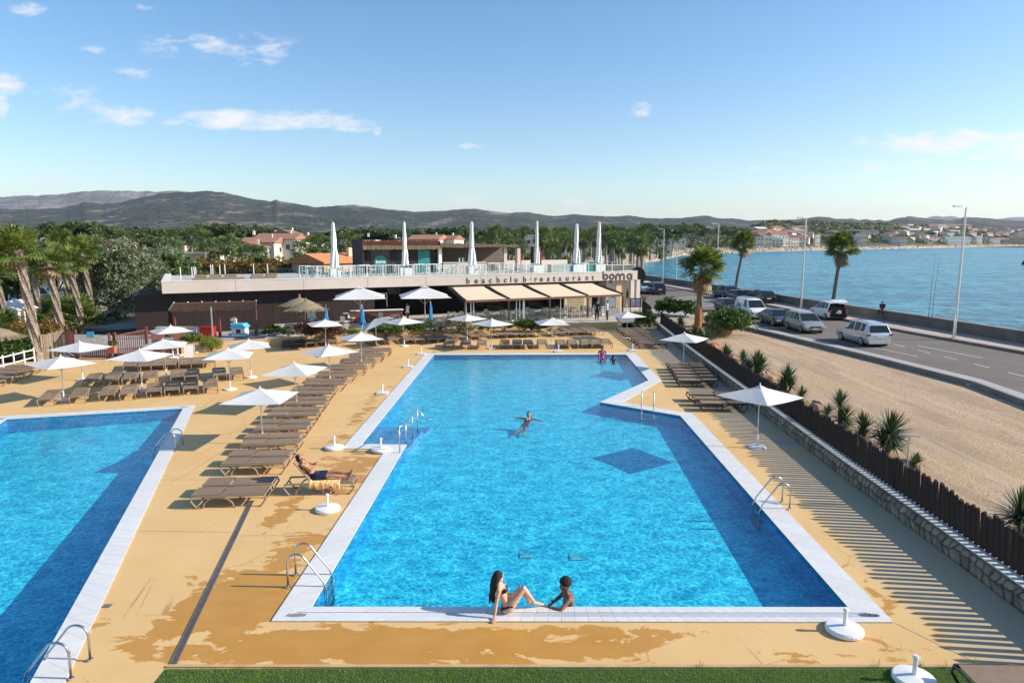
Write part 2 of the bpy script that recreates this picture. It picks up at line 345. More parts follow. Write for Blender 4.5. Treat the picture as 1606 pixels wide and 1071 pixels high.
def glass_mat(name, tint, alpha):
    m, b, bs = newmat(name); t = m.node_tree; t.nodes.remove(bs)
    tr = b.n('ShaderNodeBsdfTransparent'); tr.inputs[0].default_value = tint + (1,)
    gl = b.n('ShaderNodeBsdfGlossy'); gl.inputs['Roughness'].default_value = .03
    mx = b.n('ShaderNodeMixShader'); b.l(b.m('ADD', schlick(b, .04), alpha, clamp=True), mx.inputs[0]); b.l(tr.outputs[0], mx.inputs[1]); b.l(gl.outputs[0], mx.inputs[2])
    b.l(mx.outputs[0], t.nodes['Material Output'].inputs[0]); return m
glass_mat('rail_glass', (.93, .965, .95), .0); glass_mat('shop_glass', (.80, .84, .82), .02)
leafmat('palm_leaf', ((0.023, 0.046, 0.013), (0.057, 0.098, 0.023), (0.138, 0.184, 0.041), (0.230, 0.253, 0.069)), .3)
leafmat('palm_leaf_dark', ((0.036, 0.067, 0.024), (0.084, 0.132, 0.043), (0.192, 0.240, 0.072)), .25)
leafmat('palm_dead', ((0.130, 0.085, 0.046), (0.260, 0.176, 0.098), (0.390, 0.273, 0.156)), .2)
leafmat('leaf_pine', ((0.029, 0.054, 0.024), (0.064, 0.103, 0.039), (0.135, 0.182, 0.061)), .25, scale=.1)
leafmat('leaf_green', ((0.045, 0.077, 0.026), (0.100, 0.153, 0.045), (0.225, 0.270, 0.079)), .3, scale=.15)
leafmat('leaf_olive', ((0.068, 0.083, 0.045), (0.150, 0.173, 0.098), (0.300, 0.323, 0.210)), .3, scale=.3)
leafmat('leaf_autumn', ((0.078, 0.065, 0.019), (0.182, 0.124, 0.033), (0.286, 0.169, 0.039)), .3, scale=.3)
leafmat('leaf_bush', ((0.024, 0.048, 0.014), (0.060, 0.108, 0.024), (0.132, 0.204, 0.042)), .3, scale=1.)
leafmat('leaf_lime', ((.07, .10, .02), (.16, .20, .03), (.30, .30, .05)), .3, scale=1.)
leafmat('leaf_purple', ((.03, .012, .012), (.07, .03, .025), (.13, .07, .06)), .2, scale=1.)
leafmat('petal_white', ((.45, .42, .36), (.62, .60, .54), (.75, .73, .68)), .3, scale=1.)
leafmat('petal_pink', ((.30, .18, .17), (.48, .33, .31), (.65, .50, .48)), .3, scale=1.)
leafmat('yucca_leaf', ((.015, .030, .015), (.045, .075, .035), (.13, .17, .08)), .15, scale=1.)
leafmat('turf_blade', ((0.075, 0.150, 0.018), (0.150, 0.270, 0.030), (0.255, 0.375, 0.060)), .3, scale=2.)
leafmat('wood_far', ((0.033, 0.051, 0.026), (0.064, 0.087, 0.040), (0.127, 0.155, 0.064), (0.237, 0.227, 0.109)), .25, scale=.02)
# ---------------------------------------------------------------- geometry helpers
COL = SC.collection
class MB:
    """collects raw vertices and faces for ONE mesh object"""
    def __init__(s): s.v = []; s.f = []
    def add(s, vs, fs):
        o = len(s.v); s.v.extend([tuple(p) for p in vs]); s.f.extend([tuple(i + o for i in f) for f in fs]); return s
    def box(s, c, size, rz=0., M=None):
        x, y, z = [q / 2 for q in size]
        vs = [Vector((a * x, b * y, d * z)) for a in (-1, 1) for b in (-1, 1) for d in (-1, 1)]
        m = M if M is not None else Matrix.Rotation(rz, 3, 'Z')
        vs = [m @ p + Vector(c) for p in vs]
        return s.add(vs, [(0, 1, 3, 2), (4, 6, 7, 5), (0, 4, 5, 1), (2, 3, 7, 6), (0, 2, 6, 4), (1, 5, 7, 3)])
    def bar(s, a, b, wd, ht=None):
        a, b = Vector(a), Vector(b); d = b - a; L = d.length
        if L < 1e-6: return s
        q = d.to_track_quat('X', 'Z').to_matrix()
        return s.box((a + b) / 2, (L, wd, ht or wd), M=q)
    def tube(s, pts, r, n=8, caps=True):
        pts = [Vector(p) for p in pts]; rs = r if isinstance(r, (list, tuple)) else [r] * len(pts); o = len(s.v); up = None
        for i, p in enumerate(pts):
            d = (pts[min(i + 1, len(pts) - 1)] - pts[max(i - 1, 0)]).normalized()
            if up is None: up = Vector((0, 0, 1)) if abs(d.z) < .9 else Vector((1, 0, 0))
            a = d.cross(up); a = a.normalized() if a.length > 1e-4 else Vector((1, 0, 0)); b2 = a.cross(d).normalized(); up = b2
            for k in range(n):
                t = 2 * math.pi * k / n; s.v.append(tuple(p + (a * math.cos(t) + b2 * math.sin(t)) * rs[i]))
        for i in range(len(pts) - 1):
            for k in range(n):
                k2 = (k + 1) % n; s.f.append((o + i * n + k, o + i * n + k2, o + (i + 1) * n + k2, o + (i + 1) * n + k))
        if caps:
            s.f.append(tuple(o + k for k in range(n))[::-1]); s.f.append(tuple(o + (len(pts) - 1) * n + k for k in range(n)))
        return s
    def lathe(s, prof, c=(0, 0, 0), n=20):
        o = len(s.v)
        for r, z in prof:
            for k in range(n):
                t = 2 * math.pi * k / n; s.v.append((c[0] + r * math.cos(t), c[1] + r * math.sin(t), c[2] + z))
        for i in range(len(prof) - 1):
            for k in range(n):
                k2 = (k + 1) % n; s.f.append((o + i * n + k, o + i * n + k2, o + (i + 1) * n + k2, o + (i + 1) * n + k))
        s.f.append(tuple(o + k for k in range(n))[::-1]); s.f.append(tuple(o + (len(prof) - 1) * n + k for k in range(n))); return s
    def prism(s, poly, z0, z1):
        n = len(poly); o = len(s.v)
        s.v.extend([(p[0], p[1], z0) for p in poly]); s.v.extend([(p[0], p[1], z1) for p in poly])
        s.f.append(tuple(o + i for i in range(n))[::-1]); s.f.append(tuple(o + n + i for i in range(n)))
        for i in range(n): j = (i + 1) % n; s.f.append((o + i, o + j, o + n + j, o + n + i))
        return s
    def side(s, poly, y0, y1):
        """polygon in x-z extruded along y"""
        n = len(poly); o = len(s.v)
        s.v.extend([(p[0], y0, p[1]) for p in poly]); s.v.extend([(p[0], y1, p[1]) for p in poly])
        s.f.append(tuple(o + i for i in range(n))); s.f.append(tuple(o + n + i for i in range(n))[::-1])
        for i in range(n): j = (i + 1) % n; s.f.append((o + j, o + i, o + n + i, o + n + j))
        return s
    def flat(s, loops, z):
        """horizontal sheet with holes"""
        ls = [[Vector((p[0], p[1], 0)) for p in lp] for lp in loops]
        tris = tessellate_polygon(ls); o = len(s.v)
        fl = [p for lp in ls for p in lp]
        for p in fl: s.v.append((p.x, p.y, z))
        for t in tris:
            a, b, c = [fl[i] for i in t]
            if (b - a).cross(c - a).z < 0: t = t[::-1]
            s.f.append(tuple(o + i for i in t))
        return s
    def xform(s, M):
        s.v = [tuple(M @ Vector(p)) for p in s.v]; return s
    def mesh(s, name):
        me = bpy.data.meshes.new(name); me.from_pydata(s.v, [], s.f); me.update(); return me
def npmesh(name, V, Q):
    """fast mesh from numpy arrays, all faces the same size"""
    me = bpy.data.meshes.new(name); V = np.asarray(V, dtype=np.float32); Q = np.asarray(Q, dtype=np.int32); k = Q.shape[1]
    me.vertices.add(len(V)); me.vertices.foreach_set('co', V.ravel())
    me.loops.add(Q.size); me.loops.foreach_set('vertex_index', Q.ravel())
    me.polygons.add(len(Q)); me.polygons.foreach_set('loop_start', np.arange(0, Q.size, k, dtype=np.int32))
    me.update(calc_edges=True); return me
def obj(name, me, m=None, parent=None, smooth=False, loc=None, rot=None):
    if isinstance(me, MB): me = me.mesh(name)
    if m and not me.materials: me.materials.append(MATS[m])
    if smooth and len(me.polygons): me.polygons.foreach_set('use_smooth', [True] * len(me.polygons))
    o = bpy.data.objects.new(name, me); COL.objects.link(o)
    if parent is not None: o.parent = parent
    if loc is not None: o.location = loc
    if rot is not None: o.rotation_euler = rot
    return o
def tag(o, label=None, cat=None, group=None, kind=None):
    if label: o['label'] = label
    if cat: o['category'] = cat
    if group: o['group'] = group
    if kind: o['kind'] = kind
    return o
def thing(name, label, cat, loc=(0, 0, 0), rz=0., group=None):
    o = bpy.data.objects.new(name, None); COL.objects.link(o); o.empty_display_size = .2
    o.location = loc; o.rotation_euler = (0, 0, rz); return tag(o, label, cat, group)
def struct(name, me, m, smooth=False): return tag(obj(name, me, m, smooth=smooth), kind='structure')
KIDS = {}
def kids(o):
    return [c for c in COL.objects if c.parent == o]
class Proto:
    """remembers a thing with its parts so that it can be copied object by object"""
    def __init__(s, root):
        s.root = root; s.used = False; s.ch = [(c, kids(c)) for c in kids(root)]
    def put(s, loc, rz, label, group=None, scale=None, rot=None):
        if not s.used: s.used = True; r = s.root
        else:
            r = s.root.copy(); COL.objects.link(r)
            for c, g in s.ch:
                c2 = c.copy(); COL.objects.link(c2); c2.parent = r
                for q in g: q2 = q.copy(); COL.objects.link(q2); q2.parent = c2
        r.location = loc; r.rotation_euler = rot or (0, 0, rz); r['label'] = label
        if group: r['group'] = group
        if scale: r.scale = (scale,) * 3 if isinstance(scale, (int, float)) else scale
        return r
ORD = ['first', 'second', 'third', 'fourth', 'fifth', 'sixth', 'seventh', 'eighth', 'ninth', 'tenth', 'eleventh', 'twelfth', 'thirteenth', 'fourteenth', 'fifteenth', 'sixteenth', 'seventeenth', 'eighteenth', 'nineteenth', 'twentieth']
ORD += [a + ' ' + b for a in ('twenty', 'thirty', 'forty', 'fifty', 'sixty', 'seventy', 'eighty', 'ninety') for b in ORD[:9]]
def order_labels(group, base):
    """left to right place of each member as seen from the camera"""
    L = sorted([o for o in COL.objects if o.get('group') == group and o.parent is None], key=lambda o: o.location.x / max(1, o.location.y)); n = len(L)
    for i, o in enumerate(L): o['label'] = '%s, %s from the %s' % ((base, ORD[i], 'left') if i <= n // 2 else (base, ORD[n - 1 - i], 'right'))
def seg_frame(a, b):
    a, b = Vector(a), Vector(b); d = b - a; return a, b, d.length, math.atan2(d.y, d.x)
def offs(poly, k):
    """shift of a point towards the outside is given by hand elsewhere; simple lerp helper"""
    return poly
def leaves(n, center, rad, size, shell=.55, clumps=0, squash=1., tri=False, elong=1.5, drop=0.):
    """n leaf quads through an uneven crown volume -> numpy V, Q"""
    center = np.array(center); rad = np.array(rad)
    if clumps:
        d = RNG.normal(size=(clumps, 3)); d /= np.linalg.norm(d, axis=1)[:, None]
        d[:, 2] = np.where(d[:, 2] < -.45, -d[:, 2] * .6, d[:, 2])
        cc = d * RNG.uniform(shell, 1.0, (clumps, 1)); cr = RNG.uniform(.16, .34, clumps)
        idx = RNG.integers(0, clumps, n); e = RNG.normal(size=(n, 3)); e /= np.linalg.norm(e, axis=1)[:, None]
        p = cc[idx] + e * (cr[idx] * RNG.uniform(.45, 1., n) ** .6)[:, None]
    else:
        e = RNG.normal(size=(n, 3)); e /= np.linalg.norm(e, axis=1)[:, None]; p = e * (RNG.uniform(shell ** 3, 1., (n, 1)) ** (1 / 3))
    p = p * rad + center
    a = RNG.normal(size=(n, 3)) + np.array((0, 0, -drop)); a /= np.linalg.norm(a, axis=1)[:, None]
    b = np.cross(a, RNG.normal(size=(n, 3))); b /= np.linalg.norm(b, axis=1)[:, None] + 1e-9
    s = size * RNG.uniform(.6, 1.3, (n, 1)); a = a * s * elong; b = b * s * .5
    V = np.stack([p - a * .5, p + b * .6, p + a * .5, p - b * .6], 1).reshape(-1, 3)
    return V, np.arange(4 * n).reshape(n, 4)
def cat(*vq):
    V = []; Q = []; o = 0
    for v, q in vq: V.append(v); Q.append(q + o); o += len(v)
    return np.concatenate(V), np.concatenate(Q)
# ---------------------------------------------------------------- key lines of the place (metres, camera stands over the origin)
POOL_IN = [(-3.97, 12.64), (6.66, 12.63), (6.99, 27.63), (3.96, 30.02), (7.11, 34.91), (7.3, 43.08), (-4.98, 42.95), (-5.36, 23.64), (-3.75, 23.56)]
POOL_OUT = [(-4.6, 12.14), (7.27, 12.1), (7.6, 27.95), (4.99, 30.02), (7.78, 34.91), (7.97, 43.66), (-5.58, 43.58), (-5.95, 23.1), (-4.4, 23.04)]
LP_IN = [(-13.0, 5.0), (-6.15, 5.1), (-14.28, 28.9), (-20.61, 27.08)]
LP_OUT = [(-13.7, 4.4), (-5.3, 4.4), (-14.03, 29.5), (-21.5, 27.45)]
LAND_W = [(12.0, 56.3), (11.41, 47.24), (11.0, 39.0), (10.72, 32.5), (10.45, 26.0), (10.22, 20.3), (10.1, 15.4), (10.0, 12.4), (9.9, 4.0)]      # face of the stone wall
deck_poly = [(-45, 1.5), (9.9, 1.5)] + LAND_W[::-1] + [(11.0, 57.0), (-9.6, 50.1), (-17.6, 46.3), (-24.5, 43.2), (-29.2, 41.2), (-36, 33), (-45, 30)]
struct('deck', MB().flat([deck_poly, POOL_OUT, LP_OUT], 0.0), 'deck_paint')
COAST = [(70, -300), (40, 0), (36.3, 40), (35.3, 47.2), (34.12, 57.07), (32.11, 69.02), (30.53, 82.33), (28.2, 101.87), (24.37, 124.71), (24.5, 160), (31, 215), (45.6, 262), (60, 298), (97, 407), (206, 560), (412, 746), (832, 1120), (1500, 1500), (4000, 1900), (16000, 4000)]
hole = [(-22.5, 3.4), (9.0, 3.4), (8.9, 46), (-22.5, 44)]
struct('ground', MB().flat([COAST + [(16000, 16600), (-13500, 16600), (-13500, -300)], hole], -0.06), 'earth')
struct('sea', MB().flat([[(18, 100), (30, 40), (34, -300), (16000, -300), (16000, 6000), (3000, 3000), (700, 1100), (180, 580), (80, 420), (20, 240)]], -1.3), 'sea_water')
# pools: tiled basins, water sheets
def basin(name, wname, poly, depth, wz, skip=None):
    b = MB().flat([poly], 0); n = len(poly); b.v = [(p[0], p[1], -depth(p[0], p[1])) for p in b.v]; wl = MB()
    for i in range(n):
        j = (i + 1) % n; a, c = poly[i], poly[j]
        wl.add([(a[0], a[1], -depth(*a)), (c[0], c[1], -depth(*c)), (c[0], c[1], -.02), (a[0], a[1], -.02)], [(0, 3, 2, 1)])
    struct(name, b, 'pool_mosaic'); struct('pool_wall', wl, 'dimmed_waterline_mosaic'); struct(wname, MB().flat([poly], wz), 'pool_water')  # dark waterline tiles; whole wall colour also darkened to tone down the sun
basin('pool_basin', 'pool_water', POOL_IN, lambda x, y: .66 - (y - 12.6) * .0115, -.045)
basin('pool_basin', 'pool_water', LP_IN, lambda x, y: 1.75 - max(0, y - 10.) * .068, -.045)
# shallow entry bench, white underwater lamps, floor grilles
sb = MB().prism([(-5.34, 23.68), (-3.76, 23.6), (-3.5, 26.2), (-5.26, 26.4)], -.53, -.17); sb.prism([(-5.25, 26.42), (-3.49, 26.22), (-3.3, 27.2), (-5.2, 27.4)], -.52, -.36)
struct('pool_entry_steps', sb, 'step_mosaic')
tag(obj('floor_drain', MB().box((0, 0, 0), (.32, .32, .012)), 'inlet', loc=(1.6, 16.1, -.605)), 'small pale square inlet on the pool floor, right of centre', 'pool drain', 'inlets on the pool floor')
tag(obj('floor_drain', MB().box((0, 0, 0), (.32, .32, .012)), 'inlet', loc=(.35, 16.2, -.605)), 'small pale square inlet on the pool floor, left of centre', 'pool drain', 'inlets on the pool floor')
# coping: bed, then tiles and overflow grate pieces laid one by one
coping = thing('pool_coping', 'white tiled coping with an overflow grate round the large main pool', 'pool edge')
obj('bed', MB().flat([POOL_OUT, POOL_IN], .006), 'coping_bed', coping)
coping2 = thing('pool_coping', 'white tiled coping round the smaller left hand pool', 'pool edge')
obj('bed', MB().flat([LP_OUT, LP_IN], .006), 'coping_bed', coping2)
def strips(parent, PO, PI, i, step, big=False):
    """tiles between outer and inner edge of side i: outer tile, grate, inner tile"""
    n = len(PO); j = (i + 1) % n
    A, B, Cc, D = [Vector((p[0], p[1])) for p in (PO[i], PO[j], PI[j], PI[i])]
    L = max((B - A).length, .1); k = max(1, int(round(L / step)))
    cnt = 0
    for q in range(k):
        t0, t1 = q / k + .003 / L, (q + 1) / k - .003 / L
        for (s0, s1, mt, nm, z) in ((.0, .30, 'coping_tile', 'coping_tile', .028), (.315, .60, 'coping_grate', 'grate', .022), (.615, 1., 'coping_tile', 'coping_tile', .030)) if big else ((.0, 1., 'coping_tile', 'coping_tile', .028),):
            o0, o1 = A.lerp(B, t0), A.lerp(B, t1); i0, i1 = D.lerp(Cc, t0), D.lerp(Cc, t1)
            pts = [o0.lerp(i0, s0), o1.lerp(i1, s0), o1.lerp(i1, s1), o0.lerp(i0, s1)]
            c = sum(pts, Vector((0, 0))) / 4
            if nm == 'grate':
                m = MB(); ns = 9
                for g in range(ns):
                    a = g / ns; b2 = (g + .72) / ns
                    qd = [pts[0].lerp(pts[1], a), pts[0].lerp(pts[1], b2), pts[3].lerp(pts[2], b2), pts[3].lerp(pts[2], a)]
                    m.prism([(p.x - c.x, p.y - c.y) for p in qd], .008, z)
            else: m = MB().prism([(p.x - c.x, p.y - c.y) for p in pts], .008, z)
            obj(nm, m, mt, parent, loc=(c.x, c.y, 0)); cnt += 1
    return cnt
strips(coping, POOL_OUT, POOL_IN, 0, .262, True)
for i, st in ((1, .75), (2, .8), (3, .8), (4, 1.0), (5, .9), (6, 1.0), (7, .6), (8, .5)): strips(coping, POOL_OUT, POOL_IN, i, st)
for i, st in ((0, 1.5), (1, .5), (2, .8), (3, 1.2)): strips(coping2, LP_OUT, LP_IN, i, st)
# corner drain slots in the coping
for (x, y, s, lab) in ((-4.18, 12.33, 1, 'dark slotted drain in the front left corner of the main pool coping'), (6.93, 12.33, -1, 'dark slotted drain in the front right corner of the main pool coping'), (-14.35, 29.1, -1, 'dark slotted drain in the far right corner of the left pool coping'), (-20.9, 27.1, 1, 'dark slotted drain in the far left corner of the left pool coping')):
    m = MB()
    for k in range(7): m.box((k * .055 - .165, 0, .033), (.02, .16 - abs(k - 3) * .022, .004), rz=-.5 * s)
    tag(obj('drain_slots', m, 'black_paint', loc=(x, y, 0)), lab, 'drain')
# drain channel across the deck, joints
ch = thing('drain_channel', 'grey slotted drain channel running across the ochre deck beside the nearest loungers', 'drain')
a, b_ = Vector((-5.82, 10.72)), Vector((-7.30, 18.3)); d = (b_ - a); L = d.length; ang = math.atan2(d.y, d.x)
gm = MB()
for s_ in (-1, 1): gm.box((0, s_ * .055, .006), (.5, .012, .012))
for k in range(14): gm.box((-.232 + k * .0357, 0, .004), (.014, .1, .010))
gm = gm.mesh('grate')
for k in range(int(L / .51)):
    p = a + d * ((k + .5) * .51 / L); obj('grate', gm, 'drain_metal', ch, loc=(p.x, p.y, .004), rot=(0, 0, ang))
obj('channel', MB().box(((a + b_).x / 2, (a + b_).y / 2, .002), (L, .13, .003), rz=ang), 'black_paint', ch)
jm = MB()
for (p, q) in (((-14.0, 24.5), (-5.9, 24.5)), ((-14.2, 33.5), (-12.2, 20.2)), ((7.5, 19.6), (9.5, 19.6)), ((7.3, 12.1), (8.1, 10.7)), ((-9.4, 33), (-10.2, 20)), ((-20, 36.5), (-8, 36.5)), ((-6.9, 16.0), (-4.5, 16.0)), ((-9.8, 16.3), (-7.0, 16.2)), ((-28, 31.5), (-20.5, 31.5)), ((-11.5, 20.), (-9.3, 20.)), ((-7, 30.), (-5.8, 30.)), ((-7.5, 36.5), (-5.7, 36.5)), ((-15, 29.8), (-15, 43)), ((-20.5, 28), (-20.5, 42))):
    jm.bar((p[0], p[1], .0015), (q[0], q[1], .0015), .009, .003)
struct('deck_joints', jm, 'drain_metal')
tag(obj('deck_grille', MB().box((0, 0, .004), (.16, .13, .008)), 'drain_metal', loc=G(168, 950) + (0,)), 'small square floor grille beside the left pool coping', 'drain')
tag(obj('deck_grille', MB().box((0, 0, .004), (.16, .13, .008)), 'drain_metal', loc=G(551, 790) + (0,)), 'small square floor grille between umbrella base and main pool', 'drain')
tag(obj('manhole_cover', MB().box((0, 0, .004), (.9, .5, .008)), 'grey_paving', loc=G(1236, 694) + (0,)), 'grey square cover in the deck in the shade of the fence', 'manhole')
# turf in front with blades
TURF = [(-5.9, 10.68), (7.52, 10.74), (12.0, 10.74), (9.2, 6.0), (-5.9, 6.0)]
TURF = [(-5.9, 10.68), (9.93, 10.76), (9.9, 6.0), (-5.9, 6.0)]
struct('turf_base', MB().flat([TURF], .006), 'turf_base')
struct('turf_kerb', MB().box((2.0, 10.74, .016), (15.8, .07, .03)), 'sand_wall')
def blades(n, x0, x1, y0, y1, h, wd):
    p = np.stack([RNG.uniform(x0, x1, n), RNG.uniform(y0, y1, n), np.zeros(n)], 1); a = RNG.uniform(0, math.tau, n)
    d = np.stack([np.cos(a), np.sin(a), a * 0], 1) * wd; l = np.stack([RNG.normal(0, .35, n), RNG.normal(0, .35, n), np.ones(n)], 1) * (h * RNG.uniform(.5, 1.2, (n, 1)))
    V = np.stack([p - d, p + d, p + l + d * .2, p + l - d * .2], 1).reshape(-1, 3); return V, np.arange(4 * n).reshape(n, 4)
V_, Q_ = blades(75000, -5.85, 9.85, 9.3, 10.66, .035, .0035)
tag(obj('turf', npmesh('turf', V_, Q_), 'turf_blade', loc=(0, 0, .005)), 'green artificial turf with short blades', kind='stuff')
V_, Q_ = cat(*[blades(9, x - .08, x + .08, 10.68, 10.74, .16, .005) for x in (3.2, 6.2, 6.9, 7.0, 7.35, 7.6, 7.9)])
tag(obj('weeds', npmesh('weeds', V_, Q_), 'leaf_lime', loc=(0, 0, .01)), 'sparse weeds growing along the turf edge', kind='stuff')
# ---- stone wall with a cap whose colour is bright like a sunlit top and the board fence behind it
wall = thing('stone_wall', 'low wall of irregular beige stones along the right side of the deck', 'wall')
cap = MB(); core = MB()
WT, WH = .32, .48
def along(poly, s):
    for i in range(len(poly) - 1):
        a, b = Vector(poly[i]), Vector(poly[i + 1]); L = (b - a).length
        if s <= L or i == len(poly) - 2: return a + (b - a) * (s / L), math.atan2((b - a).y, (b - a).x)
        s -= L
W_N = LAND_W[::-1]                                            # from near to far
LT = sum((Vector(W_N[i + 1]) - Vector(W_N[i])).length for i in range(len(W_N) - 1))
for i in range(len(W_N) - 1):
    a, b = Vector(W_N[i]), Vector(W_N[i + 1]); L = (b - a).length; an = math.atan2((b - a).y, (b - a).x); n_ = Vector((math.sin(an), -math.cos(an)))
    m_ = (a + b) / 2 + n_ * (WT / 2 + .03)
    core.box((m_.x, m_.y, WH / 2 - .03), (L + .01, WT, WH - .02), rz=an); cap.box((m_.x + .0, m_.y, WH + .005), (L + .004, WT + .02, .03), rz=an)
obj('core', core, 'mortar', wall); obj('cap', cap, 'sunlit_wall_cap', wall)
cnt = 0; s = 3.5; rr = random.Random(3)
# staggered irregular stones over a jittered lattice
rows = 2; step = .235; ncol = int((38 - 3.5) / step)
lat = [[(3.5 + (c + (.5 if r_ % 2 else 0)) * step + rr.uniform(-.07, .07), r_ * WH / rows + (rr.uniform(-.07, .07) if 0 < r_ < rows else (0 if r_ == 0 else -.03))) for c in range(ncol + 1)] for r_ in range(rows + 1)]
for r_ in range(rows):
    for c in range(ncol):
        q = [lat[r_][c], lat[r_][c + 1], lat[r_ + 1][c + 1], lat[r_ + 1][c]]
        cs = sum(p[0] for p in q) / 4; cz = sum(p[1] for p in q) / 4
        pc, an = along(W_N, cs); m = MB(); n = 4; dpt = rr.uniform(.0, .025)
        k = rr.uniform(.88, .95); outer = [(-(p[0] - cs) * k, (p[1] - cz) * k) for p in q]
        # cut the corners to make six to eight sided stones
        ring = []
        for t in range(4):
            p0, p1 = Vector(outer[t]), Vector(outer[(t + 1) % 4]); f = rr.uniform(.12, .3); ring += [p0.lerp(p1, f), p0.lerp(p1, 1 - rr.uniform(.12, .3))]
        vs = [(p.x, .03, p.y) for p in ring] + [(p.x * .88, -.015 - dpt + rr.uniform(-.008, .008), p.y * .88) for p in ring]
        N_ = len(ring); m.add(vs, [tuple(range(N_, 2 * N_))] + [(t, (t + 1) % N_, N_ + (t + 1) % N_, N_ + t) for t in range(N_)])
        # local -y must face the pool (-X): wall runs near->far so an ~ 90deg; pool side is +90 from direction
        if cnt < 295: obj('stone', m, 'wall_stone', wall, loc=(pc.x, pc.y, cz), rot=(0, 0, an + math.pi)); cnt += 1
fence = thing('board_fence', 'dark brown fence of narrow upright boards with gaps on the stone wall', 'fence')
rail = MB(); far = MB(); s = 2.0; k = 0
bm = [None] * 4
for v in range(4):
    h = .84 + (.0, .04, -.04, .07)[v]; bm[v] = MB().side([(-.055, 0), (.055, 0), (.055, h - .07), (.02 * (v - 1.5), h), (-.055, h - .05)], -.033, .033).mesh('board')
while s < LT - .2:
    p, an = along(W_N, s); n_ = Vector((math.sin(an), -math.cos(an))); q = p + n_ * (WT - .02)
    o = obj('board', bm[rr.randrange(4)], 'fence_wood', fence, loc=(q.x, q.y, WH + .03), rot=(rr.uniform(-.02, .02), rr.uniform(-.03, .03) + .10, an))
    k += 1; s += .196 if s < 40 else .2
for i in range(len(W_N) - 1):
    a, b = Vector(W_N[i]), Vector(W_N[i + 1]); an = math.atan2((b - a).y, (b - a).x); n_ = Vector((math.sin(an), -math.cos(an)))
    for z in (WH + .085,):
        aa, bb = a + n_ * (WT + .045), b + n_ * (WT + .045); obj('rail', MB().bar((aa.x, aa.y, z), (bb.x, bb.y, z), .035, .05), 'fence_wood', fence)
# ---- ground to the right of the fence: gravel lot, pavements, road, promenade, sea wall
KL = [(19.0, -5), (21.4, 20), (22.56, 29.4), (23.0, 33.23), (22.1, 39.5), (19.8, 52.16), (18.6, 57.6), (17.6, 64)]         # gravel edge wall
ROADL = [(20.4, -5), (22.7, 20), (23.87, 31.15), (24.2, 34.5), (23.2, 41), (20.81, 54.88), (20.2, 60), (19.3, 67.)]
ROADR = [(38.5, -5), (35.6, 20), (32.93, 43.35), (31.18, 53.66), (30.3, 62), (29.0, 70.5), (28.2, 80), (25.6, 100), (22.4, 125), (21.5, 170)]
SW = [(43.5, -20), (40, 0), (36.3, 40), (35.3, 47.2), (34.12, 57.07), (32.11, 69.02), (30.53, 82.33), (28.2, 101.87), (24.37, 124.71), (24.5, 160)]
struct('gravel_lot', MB().flat([[(9.9, -2), (19.0, -5)] + KL[1:] + [(13.2, 64), (12.5, 57)] + [(p[0] + .36, p[1]) for p in LAND_W[1:]]], .02), 'gravel')
struct('road', MB().flat([ROADL[:] + [(13.0, 75), (12.5, 120), (12, 170), (21.5, 170)] + ROADR[:-1][::-1]], .02), 'asphalt')
def strip_between(A, B, z, name, m_):
    n = min(len(A), len(B)); struct(name, MB().flat([A + B[::-1]], z), m_)
pv = MB(); pv.flat([KL + ROADL[::-1]], .16)
for i in range(len(ROADL) - 1):
    a, b = ROADL[i], ROADL[i + 1]; pv.add([(a[0], a[1], .0), (b[0], b[1], .0), (b[0], b[1], .16), (a[0], a[1], .16)], [(0, 1, 2, 3)])
struct('pavement', pv, 'grey_paving')
struct('car_park_ground', MB().flat([[(10.9, 64.1), (17.6, 64), (19.3, 67), (13.0, 75), (12.5, 120), (12, 170), (9, 170), (9, 120), (11., 80)]], .022), 'grey_paving')
pr = MB(); pr.flat([ROADR + [(p[0] + .1, p[1]) for p in SW[::-1]]], .17)
for i in range(len(ROADR) - 1):
    a, b = ROADR[i], ROADR[i + 1]; pr.add([(a[0], a[1], .0), (b[0], b[1], .0), (b[0], b[1], .17), (a[0], a[1], .17)], [(0, 1, 2, 3)])
struct('promenade', pr, 'pink_paving')
cream = MB(); inner = [(p[0] - 1.3, p[1]) for p in SW]; cream.flat([[(p[0] - 2.5, p[1]) for p in SW[1:]] + inner[1:][::-1]], .176); struct('promenade_band', cream, 'paving')
kb = thing('lot_kerb', 'low dark stone kerb wall between gravel lot and pavement', 'kerb')
for i in range(1, len(KL) - 1):
    a, b = Vector(KL[i]), Vector(KL[i + 1]); L = (b - a).length; n = max(1, int(L / 1.0)); an = math.atan2((b - a).y, (b - a).x)
    for q in range(n):
        c = a.lerp(b, (q + .5) / n)
        if i == 1 and False: continue
        obj('kerb_stone', MB().box((0, 0, 0), (L / n - .015, .16, .30)), 'kerb_stone', kb, loc=(c.x, c.y, .15), rot=(0, 0, an))
kb2 = thing('road_kerb', 'pale kerb stones along the seaward side of the road', 'kerb')
for i in range(1, 7):
    a, b = Vector(ROADR[i]), Vector(ROADR[i + 1]); L = (b - a).length; n = max(1, int(L / 1.2)); an = math.atan2((b - a).y, (b - a).x)
    for q in range(n):
        c = a.lerp(b, (q + .5) / n); obj('kerb_stone', MB().box((0, 0, 0), (L / n - .02, .14, .20)), 'kerb_stone', kb2, loc=(c.x - .02, c.y, .09), rot=(0, 0, an))
marks = MB()
def dash(pa, pb, wd=.12): marks.bar(pa + (.0265,), pb + (.0265,), wd, .003)
mid = [((ROADL[i][0] * .42 + ROADR[i][0] * .58), ROADL[i][1] * .42 + ROADR[i][1] * .58) for i in range(2, 6)]
for s0 in range(0, 12):
    y0 = 28 + s0 * 2.6; dash((27.9 - (y0 - 28) * .055, y0), (27.85 - (y0 - 28) * .055, y0 + 1.3), .1)
